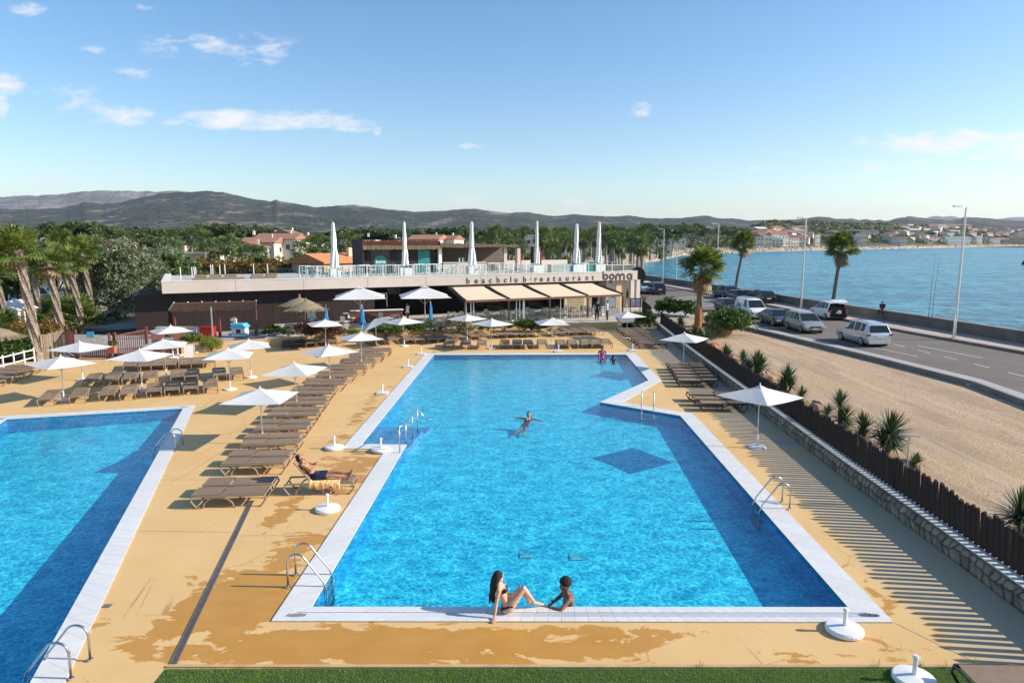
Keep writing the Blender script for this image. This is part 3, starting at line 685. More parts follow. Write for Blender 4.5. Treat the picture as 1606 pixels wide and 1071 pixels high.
dash(G(1440, 543), G(1541, 562), .12); dash(G(1306, 502 + 30), G(1440, 560), .1)
for q in range(5): dash((20.5 - q * .2, 76 + q * 2.6), (25.6 - q * .2, 78 + q * 2.6), .35)
for yy in (58.8, 64.5): dash((19.9, yy), (24.6, yy + .8), .12)
struct('road_markings', marks, 'line_paint')
sw = thing('sea_wall', 'weathered brown concrete parapet between promenade and sea', 'wall')
for i in range(1, len(SW) - 1):
    a, b = Vector(SW[i]), Vector(SW[i + 1]); L = (b - a).length; an = math.atan2((b - a).y, (b - a).x); n = max(1, int(round(L / 6)))
    for q in range(n):
        c = a.lerp(b, (q + .5) / n)
        if 38.6 < c.x * 0 + c.y < 41: continue
        obj('wall_panel', MB().box((0, 0, .45), (L / n - .03, .42, 1.1)), 'sea_wall', sw, loc=(c.x + .2, c.y, 0), rot=(0, 0, an))
    c = (a + b) / 2; obj('coping', MB().box((0, 0, 1.02), (L + .02, .5, .045)), 'kerb_stone', sw, loc=(c.x + .2, c.y, 0), rot=(0, 0, an))
struct('quay', MB().flat([[(p[0] + .2, p[1]) for p in SW] + [(p[0] + 1.2, p[1]) for p in SW[::-1]]], -.5), 'riprap')
# far bank of boulders round the bay, flat land behind it
BANK = [(24.5, 170), (31, 215), (45.6, 262), (60, 298), (97, 407), (206, 560), (412, 746), (832, 1120), (1500, 1500)]
bk = MB(); n = len(BANK)
for p, (d0, z0) in [(p, q) for p in BANK for q in ((0, 0),)]: pass
ring = []
for i, p in enumerate(BANK):
    k = 1 + i * .10
    ring.append([(p[0] + 3, p[1] - 3, -1.4), (p[0], p[1], .6), (p[0] - 2.5 * k, p[1] + 2.5 * k, 1.8), (p[0] - 20 * k, p[1] + 22 * k, 1.9), (p[0] - 60 * k, p[1] + 60 * k, -.2)])
vs = [v for r_ in ring for v in r_]; fs = []; fs2 = []
for i in range(n - 1):
    for j in range(4): (fs if j < 2 else fs2).append((i * 5 + j, (i + 1) * 5 + j, (i + 1) * 5 + j + 1, i * 5 + j + 1))
struct('shore_bank', MB().add(vs, fs), 'riprap'); struct('shore_promenade', MB().add(vs, fs2), 'paving')
def rocks(n, seed=1):
    rg = np.random.default_rng(seed); base = np.array([(0, 0, 1), (1, 0, 0), (0, 1, 0), (-1, 0, 0), (0, -1, 0), (0, 0, -1)], float)
    F = np.array([(0, 1, 2), (0, 2, 3), (0, 3, 4), (0, 4, 1), (5, 2, 1), (5, 3, 2), (5, 4, 3), (5, 1, 4)])
    V = []; Q = []
    seg = np.array(BANK[:8])
    for k in range(n):
        i = rg.choice(7, p=[.08, .14, .2, .28, .14, .1, .06]); t = rg.random(); p = seg[i] * (1 - t) + seg[i + 1] * t; u = rg.random()
        sc = rg.uniform(.5, 1.1) * (1 + i * .22); c = np.array((p[0] + 2.5 - u * 5.5, p[1] - 2.5 + u * 5.5, -1.2 + u * 3.1))
        a = rg.uniform(0, 6.3); r = np.array([(math.cos(a), math.sin(a), 0), (-math.sin(a), math.cos(a), 0), (0, 0, 1)])
        V.append((base * rg.uniform(.6, 1.2, (6, 3)) * (1, .8, .65)) @ r * sc + c); Q.append(F + 6 * k)
    return np.concatenate(V), np.concatenate(Q)
V_, Q_ = rocks(2600); tag(obj('rip_rap_rocks', npmesh('rip_rap_rocks', V_, Q_), 'riprap'), 'pale boulders heaped along the far shore', kind='stuff')
# ---- hills: skyline followed at its own distance, height field in front and behind
def fbm(x, y, seed=0, octv=6):
    rg = np.random.default_rng(seed); out = np.zeros(np.broadcast(x, y).shape); amp = 1.; f = 1.
    for o in range(octv):
        g = rg.random((64, 64)); xx = (x * f) % 64; yy = (y * f) % 64; xi = np.floor(xx).astype(int); yi = np.floor(yy).astype(int); fx = xx - xi; fy_ = yy - yi
        fx = fx * fx * (3 - 2 * fx); fy_ = fy_ * fy_ * (3 - 2 * fy_)
        a = g[xi % 64, yi % 64]; b = g[(xi + 1) % 64, yi % 64]; c = g[xi % 64, (yi + 1) % 64]; d = g[(xi + 1) % 64, (yi + 1) % 64]
        out += amp * (1 - abs(2 * ((a * (1 - fx) + b * fx) * (1 - fy_) + (c * (1 - fx) + d * fx) * fy_) - 1)); amp *= .5; f *= 2.1
    return out / 2
def hill(name, sky_, Y0, Y1, Yb, m_, seed, z0=-3., p=1.5, amp=.6, step=3.4, pxr=None):
    px = np.arange(pxr[0], pxr[1], step); ks = np.array(sky_, float); py = np.interp(px, ks[:, 0], ks[:, 1])
    py = py + (fbm(px / 23., px * 0 + 3.3, seed, 5) - .5) * 3.4
    NR = 110; Ys = np.concatenate([Y0 + (Y1 - Y0) * np.linspace(0, 1, NR) ** 1.15, np.linspace(Y1 * 1.06, Yb, 8)])
    u = (px - 803.) / FPX; zr = []; xs = []
    for k in range(len(px)):
        x_, z_ = RY(px[k], py[k], Y1); zr.append(z_); xs.append(x_ / Y1)
    zr = np.array(zr); xs = np.array(xs); V = np.zeros((len(Ys), len(px), 3))
    for r_, Y in enumerate(Ys):
        t = (Y - Y0) / (Y1 - Y0)
        x = xs * Y
        nz = fbm(x / 420. + 7, np.full_like(x, Y / 560.), seed + 1, 7)
        if t <= 1: z = z0 + (zr - z0) * (t ** p) * (1 - amp * (1 - t) * np.clip(nz * 2.2 - .6, 0, 1.6)) if t > 0 else np.full_like(x, z0)
        else: z = z0 + (zr - z0) * (1 - ((Y - Y1) / (Yb - Y1)) ** 1.2) * (1 - .1 * nz) - (Y - Y1) * .05
        z = np.maximum(z, -1.2); V[r_, :, 0] = x; V[r_, :, 1] = Y; V[r_, :, 2] = z
    nr, nc = len(Ys), len(px); I = np.arange(nr * nc).reshape(nr, nc)
    Q = np.stack([I[:-1, :-1], I[:-1, 1:], I[1:, 1:], I[1:, :-1]], -1).reshape(-1, 4)
    return struct(name, npmesh(name, V.reshape(-1, 3), Q), m_, smooth=True)
SK1 = [(-700, 345), (-300, 338), (0, 327), (50, 328), (100, 325), (132, 317), (160, 319), (195, 316), (249, 304), (300, 300.5), (325, 299.5), (349, 300.5), (370, 306), (399, 312), (425, 315), (432, 312.5), (440, 316), (450, 317), (500, 325), (530, 322), (555, 321), (575, 323), (600, 327), (649, 332), (699, 330), (720, 328), (749, 327), (775, 331), (799, 334), (815, 333), (825, 332), (845, 335), (870, 339), (890, 337), (905, 336), (950, 339), (985, 338), (1024, 342), (1034, 343), (1049, 342), (1075, 341), (1099, 338), (1112, 338), (1124, 341), (1174, 345), (1200, 345), (1240, 345), (1263, 343), (1286, 339), (1300, 340), (1313, 343), (1375, 345), (1395, 346), (1410, 342), (1425, 338.6), (1450, 342), (1487, 345), (1513, 340.6), (1554, 342), (1600, 346), (1800, 347), (2300, 350)]
hill('hills', SK1, 900, 4600, 7500, 'scrub_hill', 5, pxr=(-700, 2300))
hill('rocky_mountain', [(-400, 318), (0, 309), (60, 306), (100, 303.7), (125, 300), (162, 298.7), (224, 300), (250, 300), (274, 298), (294, 300), (330, 308), (420, 322), (520, 335)], 4600, 8200, 11000, 'rocky_hill', 9, z0=120, pxr=(-400, 520))
hill('distant_mountains', [(1150, 352), (1215, 345.5), (1245, 343), (1262, 342), (1300, 350), (1340, 350), (1380, 350), (1440, 345), (1466, 338), (1480, 340), (1494, 338.5), (1510, 342), (1540, 350), (1570, 342), (1606, 340), (1700, 342), (1800, 352)], 11000, 14000, 16000, 'scrub_hill', 13, z0=20, pxr=(1150, 1800), step=8)

def landz(px, D):
    Ds = np.interp(px, [1042, 1058, 1197, 1394, 1598, 1700], [262, 407, 560, 746, 1120, 1250]); k = np.clip((px - 1110) / 90., 0, 1)
    return k * (1.9 + .06 * np.clip(D - Ds - 14, 0, 600)), Ds
pxs = np.arange(1110, 1750, 12); rowsD = np.array([9, 14, 30, 60, 110, 180, 260, 360, 480, 620, 700]); Vt = []
for dD in rowsD:
    for p_ in pxs: z_, Ds = landz(p_, landz(p_, 0)[1] + min(dD, 614)); D_ = Ds + dD; Vt.append(((p_ - 803) / FPX * D_, D_, float(z_) * (1 if dD < 690 else 0) + .02))
nc = len(pxs); I = np.arange(len(Vt)).reshape(len(rowsD), nc); Q_ = np.stack([I[:-1, :-1], I[:-1, 1:], I[1:, 1:], I[1:, :-1]], -1).reshape(-1, 4)
struct('town_slope', npmesh('town_slope', Vt, Q_), 'earth', smooth=True)
# ---------------------------------------------------------------- beach club building
BL = Vector((-26.49, 51.7)); BR = Vector((12.92, 70.56)); BU = (BR - BL).normalized(); BN = Vector((BU.y, -BU.x)); BLEN = (BR - BL).length; BA = math.atan2(BU.y, BU.x)
def B(s, t, z=0.): p = BL + BU * s + BN * t; return Vector((p.x, p.y, z))       # t>0 towards the pool
def s_of(px, py, z, t=0.):
    """distance along the facade of what stands at height z, t in front of the band, at photo column px"""
    o = B(0, t); u = (px - 803.) / FPX / (CP + (535.5 - py) / FPX * SP)
    return (u * o.y - o.x) / (BU.x - u * BU.y)
def bbox_(m, s0, s1, t0, t1, z0, z1): return m.box(tuple(B((s0 + s1) / 2, (t0 + t1) / 2, (z0 + z1) / 2)), (abs(s1 - s0), abs(t1 - t0), z1 - z0), rz=BA)
TZ = .40
struct('terrace', MB().flat([[(-17.3, 46.7), (-9.6, 50.4), (9.3, 56.9), (11.3, 57), (11.6, 64), (13.5, 70)] + [tuple(B(BLEN + .5, -3)[:2]), tuple(B(8, -3)[:2]), tuple(B(8, 2)[:2])]], TZ), 'paving')
struct('yard_paving', MB().flat([[(-17.4, 46.5), tuple(B(8, 2)[:2]), tuple(B(8, -2)[:2]), tuple(B(-3.5, -2)[:2]), (-40, 56), (-38, 42), (-29.2, 41.4), (-24.5, 43.4)]], .012), 'grey_paving')
struct('left_road', MB().flat([[G(60, 528), G(110, 524), G(232, 514), G(232, 494), G(150, 502), G(90, 512)]], .018), 'grey_paving')
club = thing('beach_club_building', 'long low beach club building with a pale roof band and dark brown walls', 'building', (0, 0, 0))
m = MB(); bbox_(m, 0, BLEN, 0, -.35, 3.25, 4.12); obj('fascia', m, 'fascia', club)
m = MB(); bbox_(m, 0, .35, -.36, -13.6, 3.25, 4.12); obj('fascia', m, 'fascia', club)
m = MB(); bbox_(m, BLEN - .35, BLEN, -.36, -13.6, 3.25, 4.12); obj('fascia', m, 'fascia', club)
m = MB(); bbox_(m, -.03, BLEN + .03, .03, -.5, 4.12, 4.17); bbox_(m, -.03, .5, -.51, -13.6, 4.12, 4.17); bbox_(m, BLEN - .5, BLEN + .03, -.51, -13.6, 4.12, 4.17); obj('parapet_cap', m, 'fascia_top', club)
m = MB(); bbox_(m, .4, BLEN - .4, -.4, -13.6, 3.3, 4.0); obj('roof_deck', m, 'roof_floor', club)
for s_ in (5.2, 10.4, 15.7, 20.9, 26.2, 31.4, 36.6, 41.2):
    m = MB(); bbox_(m, s_ - .012, s_ + .012, .004, -.02, 3.27, 4.11); obj('panel_joint', m, 'letter_brown', club)
m = MB(); bbox_(m, .8, BLEN - 2.5, -.8, -.9, 3.1, 3.25); obj('soffit', m, 'brown_wall', club)
S_OPEN = s_of(592, 480, 2.) ; S_GL = s_of(712, 480, 2.)
k = 0; s_ = .8
while s_ < S_OPEN:
    m = MB(); bbox_(m, s_ + .01, min(s_ + .6, S_OPEN), -1.0, -1.12, 0, 3.25); obj('wall_panel', m, 'brown_wall', club); s_ += .6
m = MB(); bbox_(m, .8, .92, -1.15, -13, 0, 3.25); obj('side_wall', m, 'brown_wall', club)
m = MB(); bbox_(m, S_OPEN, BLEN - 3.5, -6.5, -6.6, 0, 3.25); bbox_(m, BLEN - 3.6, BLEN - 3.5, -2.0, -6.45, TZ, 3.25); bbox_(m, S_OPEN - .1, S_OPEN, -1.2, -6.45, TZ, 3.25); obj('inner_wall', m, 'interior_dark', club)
m = MB(); bbox_(m, BLEN - 3.35, BLEN - 3.2, -.6, -13, 0, 3.25); obj('white_side_wall', m, 'fascia', club)
m = MB(); s0, s1 = s_of(971, 450, 2.5), s_of(987, 450, 2.5); bbox_(m, s0, s1, -.5, -.7, TZ, 3.24); obj('beige_wall_panel', m, 'stucco_tan', club)
for px in (992.5, 1001.5):
    s0 = s_of(px, 455, 2.5); m = MB(); bbox_(m, s0 - .22, s0 + .22, -.05, -.45, 0, 3.24); obj('column', m, 'fascia', club)
m = MB(); 
ext = thing('annex_block', 'dark brown windowless block joined to the left end of the club building', 'building')
m = MB(); p0 = Vector(G(226, 509)); 
m = MB(); bbox_(m, -2.0, .78, -1.3, -7, 0, 3.0); obj('wall', m, 'brown_wall', ext)
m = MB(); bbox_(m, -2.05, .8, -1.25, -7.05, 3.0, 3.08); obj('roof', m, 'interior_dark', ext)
# lettering on the band: each letter an object
sgn = thing('wall_sign', 'brown lettering reading beachclub restaurant on the roof band', 'sign')
def letter(ch, s_, z, h, parent, depth=.016, bold=.016, m_='letter_brown'):
    cu = bpy.data.curves.new('letter', 'FONT'); cu.body = ch; cu.size = h; cu.extrude = depth / 2; cu.offset = bold; cu.resolution_u = 3
    t = bpy.data.objects.new('letter', cu); COL.objects.link(t); me = bpy.data.meshes.new_from_object(t); bpy.data.objects.remove(t)
    p = B(s_, .006 + depth / 2, z); Mx = Matrix.Rotation(BA, 4, 'Z') @ Matrix.Rotation(R(90), 4, 'X'); 
    wv = max([v.co.x for v in me.vertices] or [0]); o = obj('letter', me, m_, parent, loc=p); o.rotation_euler = Mx.to_euler(); return wv
txt = 'beachclub·restaurant'; xs = [734, 747.5, 758.5, 770, 782.5, 795, 806, 813, 823.5, 834.5, 845, 854, 866, 877, 887.5, 897, 909, 919, 931]
xs = [733.5, 746.5, 758, 769, 781, 792.5, 802.5, 809, 822.5, 833, 840.5, 849, 860.5, 870, 878.5, 889.5, 900.5, 909, 920.5, 930.5]
for ch_, px in zip(txt, xs): letter(ch_, s_of(px - 2.5, 438, 3.6), 3.36, .74, sgn)
bsg = thing('wall_sign', 'larger brown rounded lettering at the right end of the roof band', 'sign')
def ring_poly(m, cs, cz, ro, ri, n=20):
    vs = []; 
    for t in (.006, .03):
        for r_ in (ro, ri):
            for k in range(n): a = math.tau * k / n; vs.append(B(cs + math.cos(a) * r_, t, cz + math.sin(a) * r_))
    fs = []
    for k in range(n):
        j = (k + 1) % n; fs += [(2 * n + k, 2 * n + j, 3 * n + j, 3 * n + k), (k, 2 * n + k, 2 * n + j, j), (n + k, n + j, 3 * n + j, 3 * n + k)]
    m.add(vs, fs)
def stem(m, s_, z0, z1, w_=.13): bbox_(m, s_ - w_ / 2, s_ + w_ / 2, .004, .032, z0, z1)
zc = 3.62
for nm_, px in (('b', 949.8), ('o', 959.5), ('m', 972.5), ('a', 987)):
    sc_ = s_of(px, 436, zc); m = MB()
    if nm_ != 'm': ring_poly(m, sc_, zc, .33, .14)
    if nm_ == 'b': stem(m, sc_ - .3, zc - .2, zc + .62)
    if nm_ == 'a': stem(m, sc_ + .3, zc - .33, zc + .25)
    if nm_ == 'm':
        for q in (-.27, .27):
            n = 12; vs = []
            for t in (.006, .03):
                for r_ in (.33, .14):
                    for k in range(n + 1): a = math.pi * k / n; vs.append(B(sc_ + q + math.cos(a) * r_, t, zc + math.sin(a) * r_))
            fs = []; M_ = n + 1
            for k in range(n): j = k + 1; fs += [(2 * M_ + k, 2 * M_ + j, 3 * M_ + j, 3 * M_ + k), (k, 2 * M_ + k, 2 * M_ + j, j), (M_ + k, M_ + j, 3 * M_ + j, 3 * M_ + k)]
            m.add(vs, fs)
        for q in (-.5, 0., .5): stem(m, sc_ + q, zc - .33, zc + .02, .19)
    obj('letter', m, 'letter_brown', bsg)
dsc = MB(); pz = B(BLEN + .35, -.4, 3.6)
n_ = 20; vs = [(0, math.cos(math.tau * k / n_) * .78, math.sin(math.tau * k / n_) * .95) for k in range(n_)]; dsc.add([(v[0] - .06, v[1], v[2]) for v in vs] + [(v[0] + .06, v[1], v[2]) for v in vs], [tuple(range(n_)), tuple(range(n_, 2 * n_))] + [(k, (k + 1) % n_, n_ + (k + 1) % n_, n_ + k) for k in range(n_)])
tag(obj('round_sign', dsc, 'black_paint', loc=pz, rot=(0, 0, BA + R(60))), 'large dark round sign fixed to the right end of the roof band', 'sign')
# ---- awnings in front of the glazed dining room
AF0, AF1 = Vector(G(729, 473, 2.3)), Vector(G(977, 463, 2.3)); AB0, AB1 = Vector(G(703, 451.5, 3.2)), Vector(G(931, 445, 3.2))
aw = thing('awning_pergola', 'brown framed pergola with sloping cream awnings over the dining terrace', 'pergola')
m = MB(); m.bar(tuple(AF0) + (2.3,), tuple(AF1) + (2.3,), .14, .17); obj('front_beam', m, 'awning_frame', aw)
m = MB(); m.bar(tuple(AB0) + (3.2,), tuple(AB1) + (3.2,), .16, .2); obj('back_beam', m, 'awning_frame', aw)
FX = [729, 792.5, 855, 917, 977]; BX = [703, 757, 815.5, 874.5, 931]
fp = []; bp_ = []
for fx, bx in zip(FX, BX):
    f = AF0.lerp(AF1, (fx - 729) / 248); b_ = AB0.lerp(AB1, (bx - 703) / 228); fp.append(f); bp_.append(b_)
    obj('post', MB().box((f.x, f.y, (TZ + 2.2) / 2), (.13, .13, 2.2 - TZ)), 'awning_frame', aw)
    m = MB(); m.bar((f.x, f.y, 2.34), (b_.x, b_.y, 3.22), .16, .26); obj('rafter', m, 'black_paint', aw)
for i in range(4):
    a0, a1 = fp[i].lerp(fp[i + 1], .05), fp[i].lerp(fp[i + 1], .955); c0, c1 = bp_[i].lerp(bp_[i + 1], .10), bp_[i].lerp(bp_[i + 1], .93)
    c0 = a0.lerp(c0, .97); c1 = a1.lerp(c1, .97); NS = 8; vs = []
    for r_ in range(NS + 1):
        f = r_ / NS
        for c_ in range(NS + 1):
            g = c_ / NS; p = a0.lerp(a1, g).lerp(c0.lerp(c1, g), f); vs.append((p.x, p.y, 2.40 + .84 * f - .05 * math.sin(math.pi * f) * 1.))
    fs = [(r_ * (NS + 1) + c_, r_ * (NS + 1) + c_ + 1, (r_ + 1) * (NS + 1) + c_ + 1, (r_ + 1) * (NS + 1) + c_) for r_ in range(NS) for c_ in range(NS)]
    me = MB().add(vs, fs); o = obj('awning_cloth', me, 'awning_cloth', aw); md = o.modifiers.new('s', 'SOLIDIFY'); md.thickness = .01
# glass screens between the posts, white mullions, dining furniture
gs = thing('glass_screen', 'tall glass screens with white uprights under the cream awnings', 'screen')
def onl(f, back=.25):
    p = AF0.lerp(AF1, f); d = (AF1 - AF0).normalized(); n2 = Vector((-d.y, d.x)); return p + n2 * back
for px in (732.5, 739, 743, 806, 811, 817, 858, 875, 886, 894, 906, 924, 938, 950, 958, 966):
    p = onl((px - 729) / 248.); obj('upright', MB().box((p.x, p.y, TZ + .95), (.07 if px != 817 else .2, .07, 1.88)), 'white_paint', gs)
for i in range(4):
    for h_ in range(2):
        a, b_ = onl(i / 4. + h_ / 8. + .008), onl(i / 4. + h_ / 8. + .117); mm = MB(); mm.bar((a.x, a.y, TZ + .95), (b_.x, b_.y, TZ + .95), .012, 1.8); obj('pane', mm, 'shop_glass', gs)
rg = random.Random(5)
chp = thing('dining_chair', 'x', 'chair')
for sx_, sy_ in ((-.2, -.2), (.2, -.2), (-.2, .2), (.2, .2)): obj('leg', MB().tube([(sx_ * 1.1, sy_ * 1.1, 0), (sx_, sy_, .44)], .014, 5), 'alu', chp)
obj('seat', MB().box((0, 0, .45), (.44, .44, .04)), 'white_plastic', chp); obj('backrest', MB().box((0, .21, .68), (.42, .03, .42)), 'white_plastic', chp); chp = Proto(chp)
tbp = thing('dining_table', 'x', 'table'); obj('tabletop', MB().lathe([(.36, 0), (.38, .015), (.38, .03)], (0, 0, .72), 16), 'white_plastic', tbp); obj('stand', MB().lathe([(.25, 0), (.24, .02), (.03, .04), (.03, .72)], n=10), 'alu', tbp); tbp = Proto(tbp)
LBL = 'white dining table behind the glass screens under the awnings'
for i in range(11):
    f = .04 + i * .088; p = onl(f, 1.1 + (i % 3) * .5)
    tbp.put((p.x, p.y, TZ), 0, LBL, 'tables under the awnings')
    for a in (0.4, 2.3, 4.4)[: 2 + i % 2]:
        q = (p.x + math.cos(a) * .62, p.y + math.sin(a) * .62, TZ); chp.put(q, a - math.pi / 2, 'pale dining chair at a table under the awnings', 'chairs under the awnings')
for i, (px, py) in enumerate(((545, 505), (552, 507), (600, 506), (620, 508), (700, 505), (712, 507), (610, 514), (540, 513), (720, 504))):
    x_, y_ = G(px, py, TZ)
    if i % 3 == 0: tbp.put((x_, y_, TZ), 0, 'white dining table in the shade beside the bar counter', 'tables beside the bar')
    else: chp.put((x_, y_, TZ), i * 1.3, 'pale dining chair in the shade beside the bar counter', 'chairs beside the bar')
# warm lit back wall seen at the right end
m = MB(); a, b_ = onl(.77, 4.6), onl(.97, 4.6); m.bar((a.x, a.y, TZ + 1.2), (b_.x, b_.y, TZ + 1.2), .08, 2.3); tag(obj('ochre_partition', m, 'stucco_tan'), 'ochre partition inside the right end of the dining room', 'wall')
# bar counter with reddish front, shelf with screens
ct = thing('bar_counter', 'long bar counter with reddish plank front and pale top under the big parasols', 'counter')
c0, c1 = Vector(G(549, 507, TZ)), Vector(G(632, 504, TZ)); d = (c1 - c0); L = d.length; an = math.atan2(d.y, d.x)
n = int(L / .3)
for k in range(n): p = c0.lerp(c1, (k + .5) / n); obj('plank', MB().box((0, 0, 0), (L / n - .02, .05, .95)), 'red_wood', ct, loc=(p.x, p.y, TZ + .48), rot=(0, 0, an))
m = MB(); m.bar((c0.x, c0.y + .25, TZ + 1.0), (c1.x, c1.y + .25, TZ + 1.0), .7, .06); obj('counter_top', m, 'white_paint', ct)
ds = thing('bottle_shelf', 'grey metal shelf frame standing on the bar counter', 'shelf')
for px in (573, 606): x_, y_ = G(px, 500, TZ); obj('post', MB().box((x_, y_ + .5, TZ + 1.6), (.08, .08, 1.2)), 'alu', ds)
a, b_ = G(573, 500, TZ), G(606, 500, TZ); m = MB(); m.bar((a[0], a[1] + .5, TZ + 2.2), (b_[0], b_[1] + .5, TZ + 2.2), .1, .1); m.bar((a[0], a[1] + .5, TZ + 1.75), (b_[0], b_[1] + .5, TZ + 1.75), .06, .05); obj('cross_bar', m, 'alu', ds)
mb_ = thing('menu_board', 'dark hanging menu boards above the bar', 'board')
for px, w_ in ((607, 1.), (618, .55)): s0 = s_of(px, 457, 2.8, -1.); m = MB(); bbox_(m, s0, s0 + w_, -.95, -1.0, 2.55, 3.1); obj('board', m, 'window_dark', mb_)
# vending machine and cooler
def vend(px0, px1, py, name, label):
    x0, y0 = G(px0, py, 0); x1, _ = G(px1, py, 0); w_ = x1 - x0; t = thing(name, label, 'vending machine', ((x0 + x1) / 2, y0, 0), BA * .3)
    obj('cabinet', MB().box((0, .35, .93), (w_, .7, 1.86)), 'deep_red', t); return t, w_
t, w_ = vend(430.5, 437.5, 511, 'vending_machine', 'red drinks vending machine with white script lettering standing against the brown wall')
cu = bpy.data.curves.new('lettering', 'FONT'); cu.body = 'Coca-Cola'; cu.size = .33; cu.extrude = .004; cu.shear = .3; cu.offset = .006
tt = bpy.data.objects.new('lettering', cu); COL.objects.link(tt); me = bpy.data.meshes.new_from_object(tt); bpy.data.objects.remove(tt)
o = obj('lettering', me, 'white_plastic', t, loc=(.09, -.012, .35)); o.rotation_euler = (Matrix.Rotation(R(90), 3, 'X') @ Matrix.Rotation(R(90), 3, 'Z')).to_euler()
t, w_ = vend(438.2, 447, 510.5, 'vending_machine', 'red glass fronted drinks cooler with rows of bottles beside the vending machine')
obj('glass_front', MB().box((0, -.006, 1.1), (w_ * .8, .012, .95)), 'window_dark', t)
for r_ in range(4):
    for c_ in range(5): obj('bottle', MB().box((0, 0, 0), (w_ * .1, .012, .13)), ('white_plastic', 'deep_red', 'yellow_plastic')[(r_ + c_) % 3], t, loc=(-w_ * .32 + c_ * w_ * .16, -.016, .72 + r_ * .22))
obj('label_panel', MB().box((0, -.008, .32), (w_ * .75, .014, .2)), 'white_plastic', t)
# ---- kiosk pergola on the left
kp = thing('reed_pergola', 'brown post pergola with a reed roof in front of the left wall', 'pergola')
e0, e1 = Vector(G(265, 487, 2.15)), Vector(G(401, 483, 2.15)); r0, r1 = Vector(G(273, 475, 2.75)), Vector(G(402, 472, 2.75))
for i in range(6):
    a0, a1, b0, b1 = e0.lerp(e1, i / 6 + .004), e0.lerp(e1, (i + 1) / 6 - .004), r0.lerp(r1, i / 6 + .004), r0.lerp(r1, (i + 1) / 6 - .004)
    m = MB(); m.add([(a0.x, a0.y, 2.15), (a1.x, a1.y, 2.15), (b1.x, b1.y, 2.75), (b0.x, b0.y, 2.75), (a0.x, a0.y, 2.1), (a1.x, a1.y, 2.1), (b1.x, b1.y, 2.7), (b0.x, b0.y, 2.7)], [(0, 1, 2, 3), (4, 7, 6, 5), (0, 4, 5, 1), (2, 6, 7, 3), (0, 3, 7, 4), (1, 5, 6, 2)]); obj('reed_panel', m, 'reed_roof', kp)
for i in range(7):
    a0, b0 = e0.lerp(e1, i / 6), r0.lerp(r1, i / 6); m = MB(); m.bar((a0.x, a0.y, 2.19), (b0.x, b0.y, 2.79), .09, .07); obj('batten', m, 'white_plastic' if False else 'fascia', kp)
for px in (270.5, 340, 398.5):
    f = (px - 265) / 136; a0 = e0.lerp(e1, f); obj('post', MB().box((a0.x, a0.y + .15, 1.05), (.2 if px > 390 else .15, .2, 2.1)), 'red_wood', kp)
m = MB(); m.bar((e0.x, e0.y + .15, 2.02), (e1.x, e1.y + .15, 2.02), .12, .14); obj('beam', m, 'red_wood', kp)
x_, y_ = G(334, 532); tag(obj('lamp_pole', MB().tube([(0, 0, 0), (0, 0, 2.35), (.02, -.05, 2.4)], .06, 8), 'alu', loc=(x_, y_, 0)), 'thin metal pole standing in front of the reed pergola', 'pole')
x0, y0 = G(325, 521); fc = thing('ice_cream_cart', 'white ice cream chest with yellow lid under the reed pergola', 'cart', (x0 + 1.05, y0 + 1.0, 0))
obj('chest', MB().box((0, 0, .75), (2.1, .8, .5)), 'white_plastic', fc); obj('lid', MB().box((.1, 0, 1.06), (1.7, .7, .12)), 'yellow_plastic', fc)
for q in (-.75, -.4, .1, .3, .7): obj('sticker', MB().box((q, -.406, .75), (.22, .012, .18)), ('deep_red', 'teal_paint', 'yellow_plastic')[int(q * 10) % 3], fc)
for q in (-.9, .9): obj('leg', MB().box((q, 0, .25), (.08, .6, .5)), 'alu', fc)
for px, mt, lab in ((290.5, 'red_paint', 'red poster freezer with pictures standing at the dark wall under the reed pergola'), (306, 'window_dark', 'narrow dark magazine rack beside the red freezer')):
    x_, y_ = G(px, 513); t = thing('display_cabinet', lab, 'cabinet', (x_, y_ + 1.6, 0)); obj('case', MB().box((0, 0, .85), (.62 if px < 300 else .42, .5, 1.7)), mt, t)
    for q in range(3): obj('picture', MB().box((0, -.256, .45 + q * .45), (.4 if px < 300 else .3, .01, .3)), ('shirt_white', 'swim_pink', 'yellow_plastic')[q], t)
x_, y_ = G(324, 531); t = thing('red_counter', 'low dark red counter beside the metal pole', 'counter', (x_, y_, 0)); obj('body', MB().box((0, .3, .42), (1.0, .6, .8)), 'red_paint', t); obj('top', MB().box((0, .3, .85), (1.06, .66, .05)), 'deep_red', t)
x_, y_ = G(374, 530); t = thing('toy_house', 'small turquoise and white playhouse in front of the reed pergola', 'playhouse', (x_, y_, .0)); obj('wall', MB().box((0, .4, .45), (1.0, .8, .7)), 'lamp_clear', t)
obj('roof', MB().side([(-.62, .78), (.62, .78), (.35, 1.05), (-.35, 1.05)], -.1, .9), 'sky_cloth', t); obj('window', MB().box((.02, -.006, .5), (.34, .014, .3)), 'window_dark', t); obj('trim', MB().box((0, -.01, .3), (1.02, .012, .08)), 'sky_cloth', t)
# low whitish counters and steps left of the kiosk
x_, y_ = G(283, 529); t = thing('snack_bench', 'low pale stone bench beside the reed pergola', 'bench', (x_ - .3, y_, 0)); obj('seat', MB().box((0, .2, .55), (3.1, .5, .45)), 'fascia', t); obj('base', MB().box((0, .25, .16), (3.0, .3, .32)), 'kerb_stone', t)
# round inflatable and wading pond near the wall
x_, y_ = G(423, 517); struct('wading_pond', MB().flat([[(x_ + math.cos(a / 16 * math.tau) * 2.0, y_ + math.sin(a / 16 * math.tau) * 1.0) for a in range(16)]], .03), 'teal_paint')
